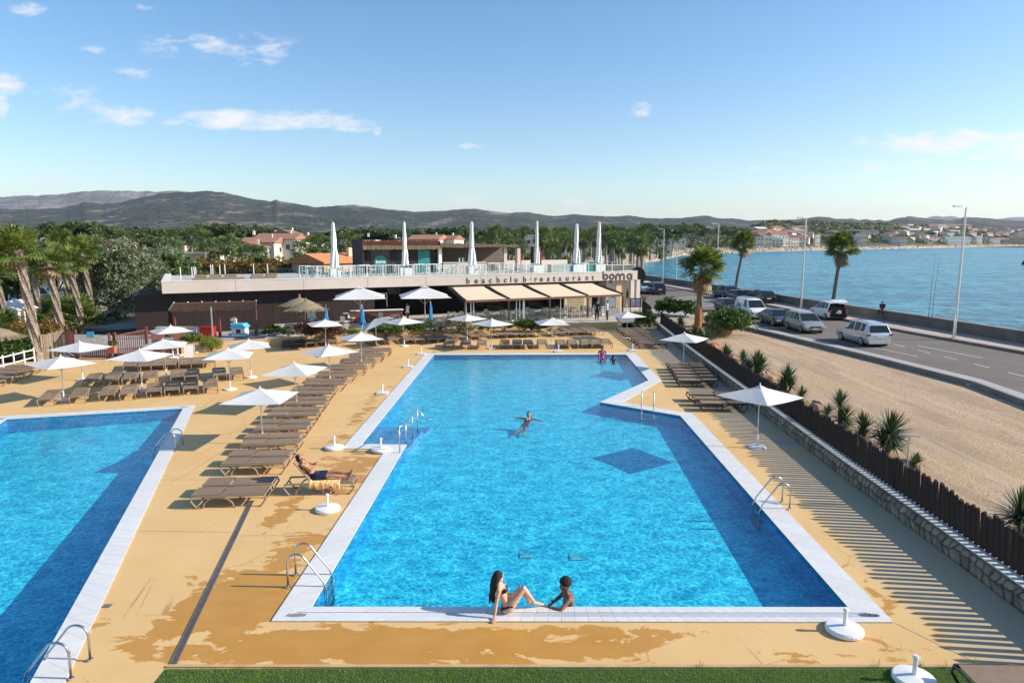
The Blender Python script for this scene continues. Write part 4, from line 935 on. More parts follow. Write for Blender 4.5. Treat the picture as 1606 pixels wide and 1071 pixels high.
# ---- planter wall in sand colour along the top of the deck
pw = thing('planter_wall', 'sand coloured retaining wall with planting along the far edge of the deck', 'wall')
PW = [(-23.0, 42.9), (-17.6, 46.0), (-9.6, 50.0), (2.0, 54.0), (9.2, 56.4)]
for i in range(4):
    a, b_ = Vector(PW[i]), Vector(PW[i + 1]); L = (b_ - a).length; an = math.atan2((b_ - a).y, (b_ - a).x); n = max(1, int(L / 2.4)); nn = Vector((-math.sin(an), math.cos(an)))
    for k in range(n): c = a.lerp(b_, (k + .5) / n) + nn * .15; obj('wall_block', MB().box((0, 0, 0), (L / n - .012, .3, .56)), 'sand_wall', pw, loc=(c.x, c.y, .28), rot=(0, 0, an))
    c = (a + b_) / 2 + nn * .62; obj('soil', MB().box((c.x, c.y, .22), (L, .68, .44), rz=an), 'boulder', pw)
# ---- roof terrace: wooden bar, pillars, railing
rb = thing('rooftop_bar', 'brown timber rooftop bar with reed fascia and teal doors', 'building')
RT = -8.5; RZ = 4.0
sA, sB, sC = s_of(566, 400, 5, RT), s_of(686, 400, 5, RT), s_of(806, 400, 5, RT)
s_ = sA
while s_ < sB: m = MB(); bbox_(m, s_, s_ + .48, RT, RT - .1, RZ, 6.6); obj('wall_panel', m, 'brown_wall', rb); s_ += .5
m = MB(); bbox_(m, sA - .05, sA + .1, RT + .8, RT - 3.5, RZ, 7.35); obj('side_wall', m, 'brown_wall', rb)
m = MB(); bbox_(m, sA, sB, RT + .85, RT - 3.6, 6.6, 6.72); obj('roof', m, 'brown_wall', rb)
nR = 70
m = MB()
for k in range(150): q = sA + (sB - sA) * (k + .5) / 150; bbox_(m, q - .05, q + .05, RT + .9, RT + .85, 6.65 - rg.uniform(0, .05), 7.2 + rg.uniform(-.05, .08))
tag(obj('reed_fascia', m, 'red_reed', rb), kind='stuff')
m = MB()
for k in range(160): q = sA + (sB - sA) * (k + .5) / 160; bbox_(m, q - .05, q + .06, RT + 1.0, RT + .92, 6.4 + rg.uniform(-.05, .05), 6.72 + rg.uniform(0, .05))
tag(obj('thatch_edge', m, 'thatch', rb), kind='stuff')
for px in (668, 661): 
    s0 = s_of(px, 400, 5, RT); m = MB(); bbox_(m, s0 - .38, s0 + .38, RT + .06, RT + .01, RZ, 6.3); obj('teal_door', m, 'teal_paint', rb)
s0 = s_of(596, 400, 5, RT); m = MB(); bbox_(m, s0 - .95, s0 + .95, RT + .03, RT + .005, 4.7, 6.3); obj('dark_panel', m, 'window_dark', rb)
m = MB(); n = 14; vs = [B(s0 + math.cos(math.pi * k / n) * .62, RT + .07, 5.2 + math.sin(math.pi * k / n) * .62) for k in range(n + 1)] + [B(s0 - .62, RT + .07, 4.4), B(s0 + .62, RT + .07, 4.4)]
m.add(vs, [tuple(range(n + 1)) + (n + 1, n + 2)]); obj('arched_sign', m, 'teal_paint', rb)
cu = bpy.data.curves.new('lettering', 'FONT'); cu.body = 'boma'; cu.size = .42; cu.extrude = .01; cu.align_x = 'CENTER'; cu.offset = .01
tt = bpy.data.objects.new('lettering', cu); COL.objects.link(tt); me = bpy.data.meshes.new_from_object(tt); bpy.data.objects.remove(tt)
o = obj('lettering', me, 'white_plastic', rb, loc=B(s0, RT + .1, 5.05)); o.rotation_euler = (Matrix.Rotation(BA, 3, 'Z') @ Matrix.Rotation(R(90), 3, 'X')).to_euler()
s0 = s_of(628, 400, 5, RT); m = MB(); bbox_(m, s0 - .5, s0 + .45, RT + .03, RT + .005, 4.9, 6.1); obj('window', m, 'car_glass', rb)
m = MB(); bbox_(m, sB, sC, RT + .9, RT - 3.6, 6.55, 6.75); obj('bar_roof', m, 'brown_wall', rb)
m = MB()
for k in range(130): q = sB + (sC - sB) * (k + .5) / 130; bbox_(m, q - .06, q + .06, RT + 1., RT + .9, 6.62 - rg.uniform(0, .08), 6.98 - .2 * k / 130 + rg.uniform(-.06, .05))
tag(obj('thatch_edge', m, 'reed_roof', rb), kind='stuff')
m = MB(); bbox_(m, sB + .5, sB + (sC - sB) * .58, RT + .5, RT + .2, RZ, 4.95); obj('bar_front', m, 'fascia', rb)
m = MB(); bbox_(m, sB + .4, sB + (sC - sB) * .6, RT + .6, RT, 4.95, 5.05); obj('bar_top', m, 'paving', rb)
m = MB(); bbox_(m, sB + .2, sC, RT - 3., RT - 3.1, RZ, 6.5); obj('back_wall', m, 'trunk_grey', rb)
for px, mt in ((790, 'fascia'), (688, 'white_paint')): s0 = s_of(px, 400, 5, RT); m = MB(); bbox_(m, s0 - .14, s0 + .2, RT + .4, RT + .1, RZ, 6.55); obj('pillar', m, mt, rb)
for k in range(7): s0 = sB + 2.1 + k * .13; m = MB(); bbox_(m, s0, s0 + .07, RT + .3, RT + .25, 5.05, 5.35 + .1 * (k % 3)); obj('bottle', m, ('window_dark', 'lamp_clear', 'teal_paint')[k % 3], rb)
for px, z1, mt, w_, lab in ((810, 6.4, 'fascia', .35, 'pale pillar with a red stripe right of the rooftop bar'), (838, 6.6, 'brown_wall', .9, 'brown chimney block behind the closed white parasol')):
    s0 = s_of(px, 400, 5, RT); t = thing('roof_pillar', lab, 'pillar'); m = MB(); bbox_(m, s0 - w_ / 2, s0 + w_ / 2, RT + .6, RT, RZ, z1); obj('shaft', m, mt, t)
    m = MB(); bbox_(m, s0 + w_ / 2 + .01, s0 + w_ / 2 + .18, RT + .5, RT + .2, RZ, z1 - .5); obj('stripe', m, 'red_paint', t)
m = MB(); bbox_(m, sC + .8, BLEN - 1., -12.6, -12.8, RZ, 5.0); tag(obj('rear_parapet', m, 'fascia'), 'pale rear parapet wall of the roof terrace', 'wall')
# glass railing along the front of the roof
rl = thing('glass_railing', 'clear glass railing with slim white posts along the roof edge', 'railing')
s_ = s_of(470, 425, 4.5, -.7); s_e = s_of(990, 420, 4.5, -.7); k = 0
while s_ < s_e:
    m = MB(); bbox_(m, s_ + .06, s_ + 1.34, -.7, -.715, 4.05, 5.0); obj('pane', m, 'rail_glass', rl)
    m = MB(); bbox_(m, s_ - .025, s_ + .025, -.67, -.73, 4.0, 5.08 if k % 2 else 5.02); obj('post', m, 'white_paint', rl); s_ += 1.4; k += 1
m = MB(); bbox_(m, s_e, s_e + .06, -.7, -9, 4.95, 5.0); obj('top_rail', m, 'white_paint', rl)
rl2 = thing('glass_railing', 'short glass railing with white posts over the timber benches at the left roof end', 'railing')
for px in (283, 301, 304.5, 307): s0 = s_of(px, 425, 4.5, -2.2); m = MB(); bbox_(m, s0 - .035, s0 + .035, -2.2, -2.26, 4.0, 5.15); obj('post', m, 'white_paint', rl2)
for px in (331, 334, 345, 353, 398, 420): s0 = s_of(px, 425, 4.5, -2.6); m = MB(); bbox_(m, s0 - .035, s0 + .035, -2.6, -2.66, 4.0, 5.3); obj('post', m, 'white_paint', rl2)
s0, s1 = s_of(284, 425, 4.5, -2.2), s_of(470, 425, 4.5, -2.9)
m = MB(); bbox_(m, s0, s1, -3.2, -3.22, 4.05, 4.95); obj('pane', m, 'rail_glass', rl2)
for i, (pa, pb) in enumerate(((303, 383), (393, 432))):
    t = thing('pallet_bench', ('long timber pallet bench with tan cushions at the left end of the roof', 'short timber pallet bench with tan cushions right of the long one')[i], 'bench'); s0, s1 = s_of(pa, 430, 4.2, -1.4), s_of(pb, 430, 4.2, -1.4)
    m = MB(); bbox_(m, s0, s1, -1.2, -1.9, 4.0, 4.3); obj('base', m, 'reed', t); q = s0 + .1
    while q < s1 - .7: m = MB(); bbox_(m, q, q + .85, -1.3, -1.95, 4.3, 4.55); obj('cushion', m, 'reed', t); q += 1.1
# high stools, high tables of white tube on the roof
def tubeframe(name, w_, d_, h_, top):
    t = thing(name, 'x', 'stool' if name == 'bar_stool' else 'table'); r_ = .02
    for sy_ in (-d_ / 2, d_ / 2): obj('frame', MB().tube([(-w_ / 2, sy_, 0), (-w_ / 2, sy_, h_), (w_ / 2, sy_, h_), (w_ / 2, sy_, 0)], r_ * 1.3, 5), 'white_paint', t)
    obj('footrest', MB().box((0, 0, .28), (w_, .03, .03)), 'white_paint', t); obj('seat' if name == 'bar_stool' else 'tabletop', MB().box((0, 0, top), (w_ - .02, d_, .04)), 'white_paint', t); return Proto(t)
stp = tubeframe('bar_stool', .42, .42, .98, .72); htp = tubeframe('bar_table', .95, .6, 1.08, 1.08)
rg = random.Random(11); px = 478
while px < 840:
    for dep in (-1.6, -2.9):
        s0 = s_of(px + rg.uniform(-2, 2), 425, 4.5, dep); p = B(s0, dep + rg.uniform(-.2, .2), RZ)
        if abs(px - 520) < 7 or abs(px - 636) < 8 or abs(px - 738) < 5: continue
        if rg.random() < .28: htp.put(p, BA + rg.uniform(-.1, .1), 'white tube framed high table behind the glass railing of the roof terrace', 'high tables on the roof terrace')
        else: stp.put(p, BA + rg.uniform(-.4, .4), 'white tube framed bar stool behind the glass railing of the roof terrace', 'bar stools on the roof terrace')
    px += 9.5
for px, mt, lab, w_, z_ in ((916, 'canopy_white', 'pale box between closed parasols at the right end of the roof', .5, 4.95), (877, 'alu', 'grey slatted roof unit behind the railing', 2.2, 4.85), (925, 'teal_paint', 'dark teal cabinet behind the railing between two closed parasols', 1.3, 4.85), (970, 'trunk_grey', 'wide grey green cabinet at the right end of the roof', 3.4, 4.7), (897, 'sky_cloth', 'small turquoise cushion box on the roof', 1.0, 4.8)):
    s0 = s_of(px, 420, 4.5, -2.); t = thing('roof_box', lab, 'cabinet'); m = MB(); bbox_(m, s0 - w_ / 2, s0 + w_ / 2, -1.6, -2.4, 4.0, z_); obj('body', m, mt, t); m = MB(); bbox_(m, s0 - w_ / 2 - .03, s0 + w_ / 2 + .03, -1.57, -2.43, z_, z_ + .04); obj('lid', m, 'fascia_top', t)
# six closed white parasols on the roof
LB = ['furled white parasol on the roof, leftmost of the six, beside the orange roofed house', 'furled white parasol on the roof in front of the timber bar, second from the left', 'furled white parasol in front of the bar shelves, third from the left', 'slender furled white parasol right of the brown chimney block', 'furled white parasol on the roof, fifth from the left', 'furled white parasol on the roof, rightmost of the six']
def furled(H_, w_, seed, twist=True):
    rg = random.Random(seed); n = 14; m = MB(); rs = []; vs = []
    L = 12
    for i in range(L + 1):
        f = i / L; z = 1.0 + f * (H_ - 1.0); r_ = w_ * (1.0 - .62 * f) * (1 + rg.uniform(-.10, .10)) * (1 - .28 * math.exp(-((f - .42) / .07) ** 2)); 
        for k in range(n): a = math.tau * k / n; rr_ = r_ * (1 + .22 * (1 if k % 2 else -1) * (1 - f * .5)); vs.append((rr_ * math.cos(a + f * .7), rr_ * math.sin(a + f * .7), z + (rg.uniform(-.12, .03) if i == 0 else 0)))
    fs = [(i * n + k, i * n + (k + 1) % n, (i + 1) * n + (k + 1) % n, (i + 1) * n + k) for i in range(L) for k in range(n)] + [tuple(L * n + k for k in range(n))]
    return m.add(vs, fs)
for i, (px, pyt, w_, bx) in enumerate(((524, 350, .33, 1), (635, 349, .27, 1), (740, 349, .33, 0), (842, 348, .25, 1), (904, 352, .33, 1), (939, 349, .32, 1))):
    dep = -1.9; s0 = s_of(px, 400, 5.5, dep); p = B(s0, dep, RZ); hz = CAM_H + (378 - pyt) * p.y / FPX * .985 - RZ
    t = thing('closed_parasol', LB[i], 'parasol', p, BA); obj('cloth', furled(hz, w_, i), 'canopy_white', t); obj('pole', MB().tube([(0, 0, 0), (0, 0, hz + .1)], .045, 8), 'alu', t); obj('tie_band', MB().lathe([(w_ * .75, 0), (w_ * .77, .06)], (0, 0, 1.0 + (hz - 1) * .4), 12), 'fascia_top', t)
    obj('ballast_box', MB().box((0, 0, .42), (1.15 if i in (1, 3, 4, 5) else .9, .9, .84)), 'white_paint', t)
# terrace: two large parasols, three blue furled ones, thatched ones
def big_canopy(w_, zr, za, n=10):
    c = [(-w_, -w_), (w_, -w_), (w_, w_), (-w_, w_)]; vs = [(0, 0, za)] + [(x, y, zr) for x, y in c]; return vs
def canopy_mesh(hw, z_edge, z_top, sub=5, sag=.035):
    """square canopy: four panels meeting at the ribs, cloth sagging a little between them"""
    m = MB()
    c = [Vector((-hw, -hw, z_edge)), Vector((hw, -hw, z_edge)), Vector((hw, hw, z_edge)), Vector((-hw, hw, z_edge))]; top = Vector((0, 0, z_top))
    for q in range(4):
        a, b_ = c[q], c[(q + 1) % 4]; vs = []; idx = {}
        for i in range(sub + 1):
            for j in range(i + 1):
                f = i / sub; g = j / i if i else 0; p = top.lerp(a, f).lerp(top.lerp(b_, f), g)
                p.z -= sag * math.sin(math.pi * g) * f * 1.0; mid = (a + b_) / 2; p += (Vector((0, 0, 0)) - Vector((mid.x, mid.y, 0))) * .03 * math.sin(math.pi * g) * f
                idx[(i, j)] = len(vs); vs.append(p)
        fs = []
        for i in range(sub):
            for j in range(i + 1):
                fs.append((idx[(i, j)], idx[(i + 1, j)], idx[(i + 1, j + 1)]))
                if j < i: fs.append((idx[(i, j)], idx[(i + 1, j + 1)], idx[(i, j + 1)]))
        m.add(vs, fs)
    return m
def parasol(hw, z_edge, z_top, name='parasol', heavy=False, base=True):
    t = thing(name, 'x', 'parasol'); r_ = .04 if heavy else .021
    obj('canopy', canopy_mesh(hw, z_edge, z_top), 'canopy_cloth', t)
    vent = MB(); v = canopy_mesh(hw * .17, z_top - .055, z_top + .045, 2, .0); obj('vent_cap', v, 'canopy_cloth', t)
    obj('pole', MB().tube([(0, 0, .05), (0, 0, z_top + .02)], r_, 8), 'alu', t)
    obj('finial', MB().lathe([(.02, 0), (.028, .03), (.012, .07)], (0, 0, z_top + .04), 8), 'white_plastic', t)
    for a in range(4):
        x_, y_ = ((-1, -1), (1, -1), (1, 1), (-1, 1))[a]
        obj('rib', MB().bar((0, 0, z_top - .03), (x_ * hw * .99, y_ * hw * .99, z_edge - .02), .018), 'alu', t)
        obj('strut', MB().bar((x_ * .03, y_ * .03, z_edge - .32 * (2 if heavy else 1)), (x_ * hw * .5, y_ * hw * .5, (z_edge + z_top) / 2 - .03), .014), 'alu', t)
    if base: obj('base_plate', MB().lathe([(.30, .0), (.30, .04), (.27, .07), (.07, .09), (.05, .11)], n=20), 'white_plastic', t); obj('base_sleeve', MB().tube([(0, 0, .09), (0, 0, .42)], .034, 8), 'white_plastic', t)
    return t
bigp = Proto(parasol(2.0, 2.35, 3.15, heavy=True))
for i, (px, pyb, py_t, a) in enumerate(((566, 512, 466.5, .2), (667, 510, 463.5, .2))):
    x_, y_ = G(px, pyb, TZ); bigp.put((x_, y_, TZ), a, ('large white parasol over the bar counter, left one of the big pair', 'large white parasol beside the cream awnings, right one of the big pair')[i], 'large parasols on the terrace')
for i, (px, pyt, pyb) in enumerate(((512.5, 477, 517), (569, 477, 524), (676, 472, 520))):
    x_, y_ = G(px, pyb, TZ); h_ = (pyb - pyt) * y_ / FPX * 1.0; t = thing('closed_parasol', ('slim furled blue parasol beside the thatched parasols', 'furled blue parasol with pale stripes in front of the bar counter', 'slim furled blue parasol beside the right big parasol')[i], 'parasol', (x_, y_, TZ))
    cl_ = furled(h_, .17 + .05 * (i == 1), 20 + i); cl_.xform(Matrix.Translation((0, 0, -.25))); obj('cloth', cl_, 'blue_cloth', t); obj('pole', MB().tube([(0, 0, 0), (0, 0, h_)], .025, 6), 'white_paint', t)
    st_ = MB()
    for k in range(3): a = -1.9 + k * .5; st_.bar((math.cos(a) * .2, math.sin(a) * .2, .9), (math.cos(a + .5) * .1, math.sin(a + .5) * .1, h_ - .45), .06, .02)
    obj('stripe', st_, 'sky_cloth', t); obj('base_plate', MB().lathe([(.25, 0), (.22, .06), (.04, .08)], n=12), 'white_plastic', t)
def thatch(label, loc, rad, h_, cone=.55):
    t = thing('thatched_parasol', label, 'parasol', loc); obj('pole', MB().tube([(0, 0, 0), (0, 0, h_ + .25)], [.07, .06], 8), 'wood_trunk', t)
    m = MB(); m.lathe([(rad, h_ - cone), (rad * .55, h_ - cone * .42), (.12, h_)], n=22); m.lathe([(rad * .97, h_ - cone - .1), (rad * .5, h_ - cone * .55), (.1, h_ - .12)], n=22); obj('thatch_cone', m, 'thatch', t)
    n = 900; a = RNG.uniform(0, math.tau, n); f = RNG.uniform(.25, 1.02, n); r_ = f * rad; z = h_ - cone * f ** .9 + .02; d = np.stack([np.cos(a), np.sin(a), np.full(n, -cone / rad * .9)], 1) * .28; p = np.stack([r_ * np.cos(a), r_ * np.sin(a), z], 1); sd = np.stack([-np.sin(a), np.cos(a), 0 * a], 1) * .02 + RNG.normal(0, .008, (n, 3))
    V = np.stack([p - sd, p + sd, p + d + sd, p + d - sd], 1).reshape(-1, 3); tag(obj('straw', npmesh('straw', V, np.arange(4 * n).reshape(n, 4)), 'thatch', t), kind='stuff'); obj('peak', MB().lathe([(.1, 0), (.07, .3)], (0, 0, h_ - .02), 8), 'thatch', t); return t
x_, y_ = G(482, 527, .2); thatch('thatched straw parasol beside the blue furled one, the front one of two', (x_, y_, .2), 1.4, 2.55)
x_, y_ = G(472, 520, .2); thatch('thatched straw parasol close to the brown wall, the rear one of two', (x_, y_, .2), 1.4, 2.65)
x_, y_ = G(-2, 585, 0); thatch('thatched straw parasol cut off at the left edge of the photo', (x_, y_, 0), 1.25, 2.55)
for px in (477.5, 486): 
    x_, y_ = G(px, 512, TZ); tag(obj('surfboard_sign', MB().prism([(-.22, 0), (.22, 0), (.22, 1.5), (.12, 1.7), (-.12, 1.7), (-.22, 1.5)], -.02, .02).xform(Matrix.Rotation(R(90), 4, 'X')), 'lamp_clear', loc=(x_, y_ + 1, TZ)), 'tall pale notice board leaning behind the thatched parasols, ' + ('left narrower one' if px < 480 else 'right wider one'), 'board')
# entrance: fence panels with notice board, gate, planter, reed screen, white railing
def panel_fence(a, b_, h, name, label, catg, gap=.13, mt='red_wood', posts=(0, 1), zb=.05):
    t = thing(name, label, catg); a, b_ = Vector(a), Vector(b_); L = (b_ - a).length; an = math.atan2((b_ - a).y, (b_ - a).x); n = max(2, int(L / gap)); sl_ = MB().box((0, 0, 0), (gap * (.55 if catg != 'gate' else .3), .025, h - .12)).mesh('slat')
    for k in range(n): p = a.lerp(b_, (k + .5) / n); obj('slat', sl_, mt, t, loc=(p.x, p.y, zb + h / 2), rot=(0, 0, an))
    for z in (zb + .06, zb + h - .02): m = MB(); m.bar((a.x, a.y - .03, z), (b_.x, b_.y - .03, z), .05, .09); obj('rail', m, mt, t)
    for f in posts: p = a.lerp(b_, f); obj('post', MB().box((p.x, p.y, (h + .25) / 2), (.17, .17, h + .25)), mt, t)
    return t
fa, fb = Vector(G(121, 562)), Vector(G(173, 563)); ga, gb = Vector(G(182, 560)), Vector(G(231, 548))
t = panel_fence(fa, fb, 1.35, 'entrance_fence', 'dark red brown slatted fence panel carrying the white notice board', 'fence')
nb = thing('notice_board', 'white notice board with pictograms and a turquoise plaque on the entrance fence', 'sign', (0, 0, 0)); m = MB(); m.bar((fa.x, fa.y - .09, 1.05), (fb.x, fb.y - .09, 1.05), .02, .9); obj('board', m, 'white_plastic', nb)
p = fa.lerp(fb, .5); obj('plaque', MB().box((p.x, p.y - .12, 1.52), (.42, .03, .36)), 'sky_cloth', nb)
for f, z, w_, h_ in ((.12, 1.25, .3, .25), (.3, 1.25, .35, .3), (.62, 1.2, .35, .25), (.9, 1.35, .22, .22), (.9, 1.05, .22, .22), (.9, .78, .22, .2), (.7, .8, .3, .2), (.65, 1.0, .5, .06)):
    p = fa.lerp(fb, f); obj('pictogram', MB().box((p.x, p.y - .115, z), (w_, .012, h_)), 'alu', nb); obj('pictogram_field', MB().box((p.x, p.y - .125, z), (w_ * .75, .012, h_ * .7)), 'white_plastic', nb)
panel_fence(ga, gb, 1.3, 'entrance_gate', 'dark barred entrance gate between two brown posts', 'gate', .2, 'awning_frame')
panel_fence(G(232, 548), G(300, 541), 1.0, 'bar_fence', 'low dark posts fence between gate and reed pergola', 'fence', 1.6, posts=())
x_, y_ = G(182, 562); t = thing('planter_box', 'orange planter box with plants at the gate post', 'planter', (x_, y_ - .3, 0)); obj('box', MB().box((0, 0, .62), (.38, .3, .5)), 'planter_orange', t); V_, Q_ = leaves(160, (0, 0, 1.0), (.3, .25, .2), .09); obj('foliage', npmesh('foliage', V_, Q_), 'leaf_bush', t)
x_, y_ = G(263, 557); t = thing('storage_bench', 'dark red slatted bench box behind the open parasol near the gate', 'bench', (x_, y_, 0)); 
for k in range(9): obj('slat', MB().box((0, 0, 0), (.17, .04, .8)), 'red_wood', t, loc=(-.8 + k * .2, 0, .45))
obj('top', MB().box((0, .25, .88), (1.9, .6, .05)), 'red_wood', t)
rs = thing('reed_screen', 'pale reed screen beside the two leaning palm trunks', 'fence'); a, b_ = Vector(G(66, 566)), Vector(G(107, 553)); n = 56; sm = MB().tube([(0, 0, 0), (0, 0, 1.55)], .03, 5).mesh('reed')
for k in range(n): p = a.lerp(b_, (k + .5) / n); obj('reed', sm, 'reed', rs, loc=(p.x, p.y + rg.uniform(-.03, .03), rg.uniform(-.06, .04)))
a, b_ = Vector(G(107, 553)), Vector(G(121, 560)); panel_fence(a, b_, 1.5, 'corner_fence', 'short brown fence piece between reed screen and notice board', 'fence', .16)
wr = thing('white_railing', 'white two bar timber railing behind the left loungers', 'railing'); q0, q1 = Vector(G(-30, 596)), Vector(G(55, 572))
for k in range(6): p = q0.lerp(q1, k / 5); obj('post', MB().box((p.x, p.y, .5), (.06, .06, 1.05)), 'white_paint', wr)
for z in (.45, .9): m = MB(); m.bar((q0.x, q0.y - .05, z), (q1.x, q1.y - .05, z), .03, .06); obj('bar', m, 'white_paint', wr)
# right end: dark fence piece, menu stand, orange planter, flower pot
panel_fence((12.1, 62.8), (11.6, 57.2), 1.5, 'dark_fence', 'dark brown fence piece right of the menu stand', 'fence', .2, 'fence_wood', (0, 1), .3)
x_, y_ = G(996, 494, TZ); t = thing('menu_stand', 'dark framed menu stand with two white sheets at the right end of the terrace', 'menu board', (x_, y_, TZ)); obj('frame', MB().box((0, 0, 1.15), (1.0, .08, .85)), 'black_paint', t)
for q in (-.22, .22): obj('sheet', MB().box((q, -.046, 1.15), (.38, .01, .66)), 'lamp_clear', t)
for q in (-.45, .45): obj('leg', MB().box((q, 0, .36), (.06, .06, .72)), 'black_paint', t)
x_, y_ = G(996, 496, TZ); t = thing('planter_box', 'orange planter box under the menu stand', 'planter', (x_, y_ - .5, TZ)); obj('box', MB().box((0, 0, .2), (1.15, .4, .45)), 'planter_orange', t); V_, Q_ = leaves(100, (0, 0, .45), (.5, .2, .1), .08); obj('foliage', npmesh('foliage', V_, Q_), 'leaf_bush', t)
x_, y_ = G(1010, 494, TZ); t = thing('flower_post', 'white post carrying a bowl of orange flowers beside the dark fence', 'planter', (x_, y_, .2)); obj('post', MB().tube([(0, 0, 0), (0, 0, 1.6)], .06, 8), 'white_paint', t); obj('bowl', MB().lathe([(.08, 0), (.28, .22)], (0, 0, 1.5), 12), 'reed', t); V_, Q_ = leaves(150, (0, 0, 1.85), (.33, .3, .16), .08); obj('flowers', npmesh('flowers', V_, Q_), 'leaf_autumn', t)
# loose folding signs and spare umbrella stands near the pergola
x_, y_ = G(297, 559); t = thing('folding_sign', 'small white folding sign standing on the deck near the gate', 'sign', (x_, y_, 0), .2)
for k, a in enumerate((-.25, .25)): obj('panel', MB().box((0, 0, 0), (.5, .03, .75)), 'white_plastic', t, loc=(0, a * .55, .36), rot=(a, 0, 0))
# ---------------------------------------------------------------- sun loungers
def lounger(back=0., frame='taupe_resin', sling='taupe_sling'):
    """feet end at +x, length 1.95 m; two moulded side rails with arched legs, sling seat and hinged backrest"""
    t = thing('sun_lounger', 'x', 'sun lounger'); zt = .36
    for y in (-.31, .31):
        obj('side_rail', MB().side([(-.93, zt - .045), (.93, zt - .045), (.97, zt - .01), (.93, zt), (-.93, zt), (-.97, zt - .02)], y - .022, y + .022), frame, t)
        obj('leg', MB().tube([(-.96, y, zt - .02), (-1.0, y, .22), (-.86, y, .02), (-.72, y, .02)], [.026, .026, .026, .02], 6), frame, t)
        obj('leg', MB().tube([(.94, y, zt - .02), (.99, y, .24), (.84, y, .02), (.76, y, .02)], [.026, .026, .026, .02], 6), frame, t)
        ar = [(-.72 + .0, y, .02)] + [(-.28 - .40 * math.cos(math.pi * k / 8), y, .04 + .27 * math.sin(math.pi * k / 8)) for k in range(9)] + [(.18, y, .02)]
        obj('arch', MB().tube(ar, .024, 6), frame, t)
    obj('cross_bar', MB().tube([(-.94, -.3, zt - .03), (-.94, .3, zt - .03)], .022, 6), frame, t); obj('cross_bar', MB().tube([(.95, -.3, zt - .03), (.95, .3, zt - .03)], .022, 6), frame, t)
    m = MB(); n = 8; vs = []
    for i in range(n + 1):
        x = -.22 + (1.13) * i / n
        for y, dz in ((-.285, 0), (-.1, -.012), (.1, -.012), (.285, 0)): vs.append((x, y, zt + .012 + dz))
    m.add(vs, [(i * 4 + j, (i + 1) * 4 + j, (i + 1) * 4 + j + 1, i * 4 + j + 1) for i in range(n) for j in range(3)]); o = obj('seat_sling', m, sling, t); md = o.modifiers.new('s', 'SOLIDIFY'); md.thickness = .012
    o = obj('backrest_sling', MB().box((-.36, 0, .0), (.72, .56, .012)), sling, t, loc=(-.235, 0, zt + .022), rot=(0, back, 0))
    o = obj('backrest_frame', MB().box((-.36, -.285, -.006), (.74, .03, .03)).box((-.36, .285, -.006), (.74, .03, .03)).box((-.735, 0, -.006), (.03, .6, .03)), frame, t, loc=(-.235, 0, zt + .022), rot=(0, back, 0))
    return Proto(t)
LP = lounger(); LPD = lounger(0., 'dark_resin', 'taupe_sling'); LPK = lounger(0., 'dark_resin', 'dark_sling'); LPR = lounger(.55)
jit = random.Random(21)
def put_l(P_, x, y, rz, label, group): 
    return P_.put((x, y, 0), rz + jit.uniform(-.02, .02), label, group, scale=(1 + jit.uniform(-.01, .01), 1, 1 + jit.uniform(-.02, .03)))
# long centre column: pairs pushed together
PAIRS = [(-7.72, 18.1), (-8.0, 20.7), (-8.3, 22.75), (-8.5, 24.7), (-8.75, 26.65), (-8.95, 28.6), (-9.1, 30.6), (-9.1, 32.6), (-9.05, 34.6), (-8.95, 36.6), (-8.85, 38.6), (-8.75, 40.6), (-8.65, 42.6)]
for i, (x, y) in enumerate(PAIRS):
    for k in (0, 1):
        put_l(LP, x + (0 if k == 0 else -.12) + jit.uniform(-.05, .05), y + k * .80, R(5) + jit.uniform(-.02, .02), '%s sun lounger of the %s pair from the drain channel in the centre column' % (('near', 'far')[k], ORD[i]), 'loungers of the long centre column')
GB = 'loungers in three rows beside the left pool'
for row, pts in (('back', ((203, 583), (226, 583), (247, 582), (267, 581), (290, 580), (310, 579), (329, 577.5))), ('middle', ((143, 608), (175, 606), (203, 604.5), (234, 603), (278, 601), (301, 600), (345, 598), (373, 597))), ('front', ((73, 638), (121, 634), (168, 630), (200, 629), (241, 625), (270, 622), (299, 620), (331, 618)))):
    for i, (px, py) in enumerate(pts):
        x, y = G(px, py); put_l(LP, x - .40, y + .9, R(-66), 'taupe sun lounger in the %s row beside the left pool, %s from the left' % (row, ORD[i]), GB)
for i, (px, py) in enumerate(((70, 583), (56, 588), (42, 594), (24, 601), (2, 609), (-18, 618))):
    x, y = G(px, py); put_l(LP, x - 1.0, y, R(8), 'taupe sun lounger beside the white railing, %s from the back' % ORD[i], 'loungers by the white railing')
GC = 'loungers along the planter wall'
for i, (px, py) in enumerate(((451, 548), (469, 547), (487, 545.5), (504, 544), (522, 543), (585, 542), (597, 542), (618, 541), (643, 540), (659, 540), (680, 539), (695, 538), (709, 537), (724, 536), (745, 534.5), (761, 533), (787, 531.5), (802, 531), (818, 530), (833, 530), (851, 529), (877, 528.5), (897, 528), (912, 527), (927, 526.5), (941, 526))):
    x, y = G(px, py); put_l(LPK if i < 2 else LP, x - .3, y + .9, R(-72), ('dark' if i < 2 else 'taupe') + ' sun lounger in the rear row at the planter wall, %s' % (ORD[i] + ' from the left' if i < 13 else ORD[25 - i] + ' from the right'), GC)
for i, (px, py) in enumerate(((703, 547), (729, 548), (755, 548), (791, 547.5), (811, 547.5), (829, 547.5), (851, 547), (881, 547), (899, 547), (920, 546.5), (936, 546.5), (953, 546))):
    x, y = G(px, py); put_l(LP, x, y + .8, R(-90), 'taupe sun lounger in the row nearest the far pool edge, %s from the left' % ORD[i], 'loungers behind the far pool edge')
for i in range(9):
    y = 45.8 + i * .98; put_l(LPD, 9.5 - .03 * i, y, R(178), 'dark framed lounger at the far end of the fence, %s from the front' % ORD[i], 'loungers at the far end of the board fence')
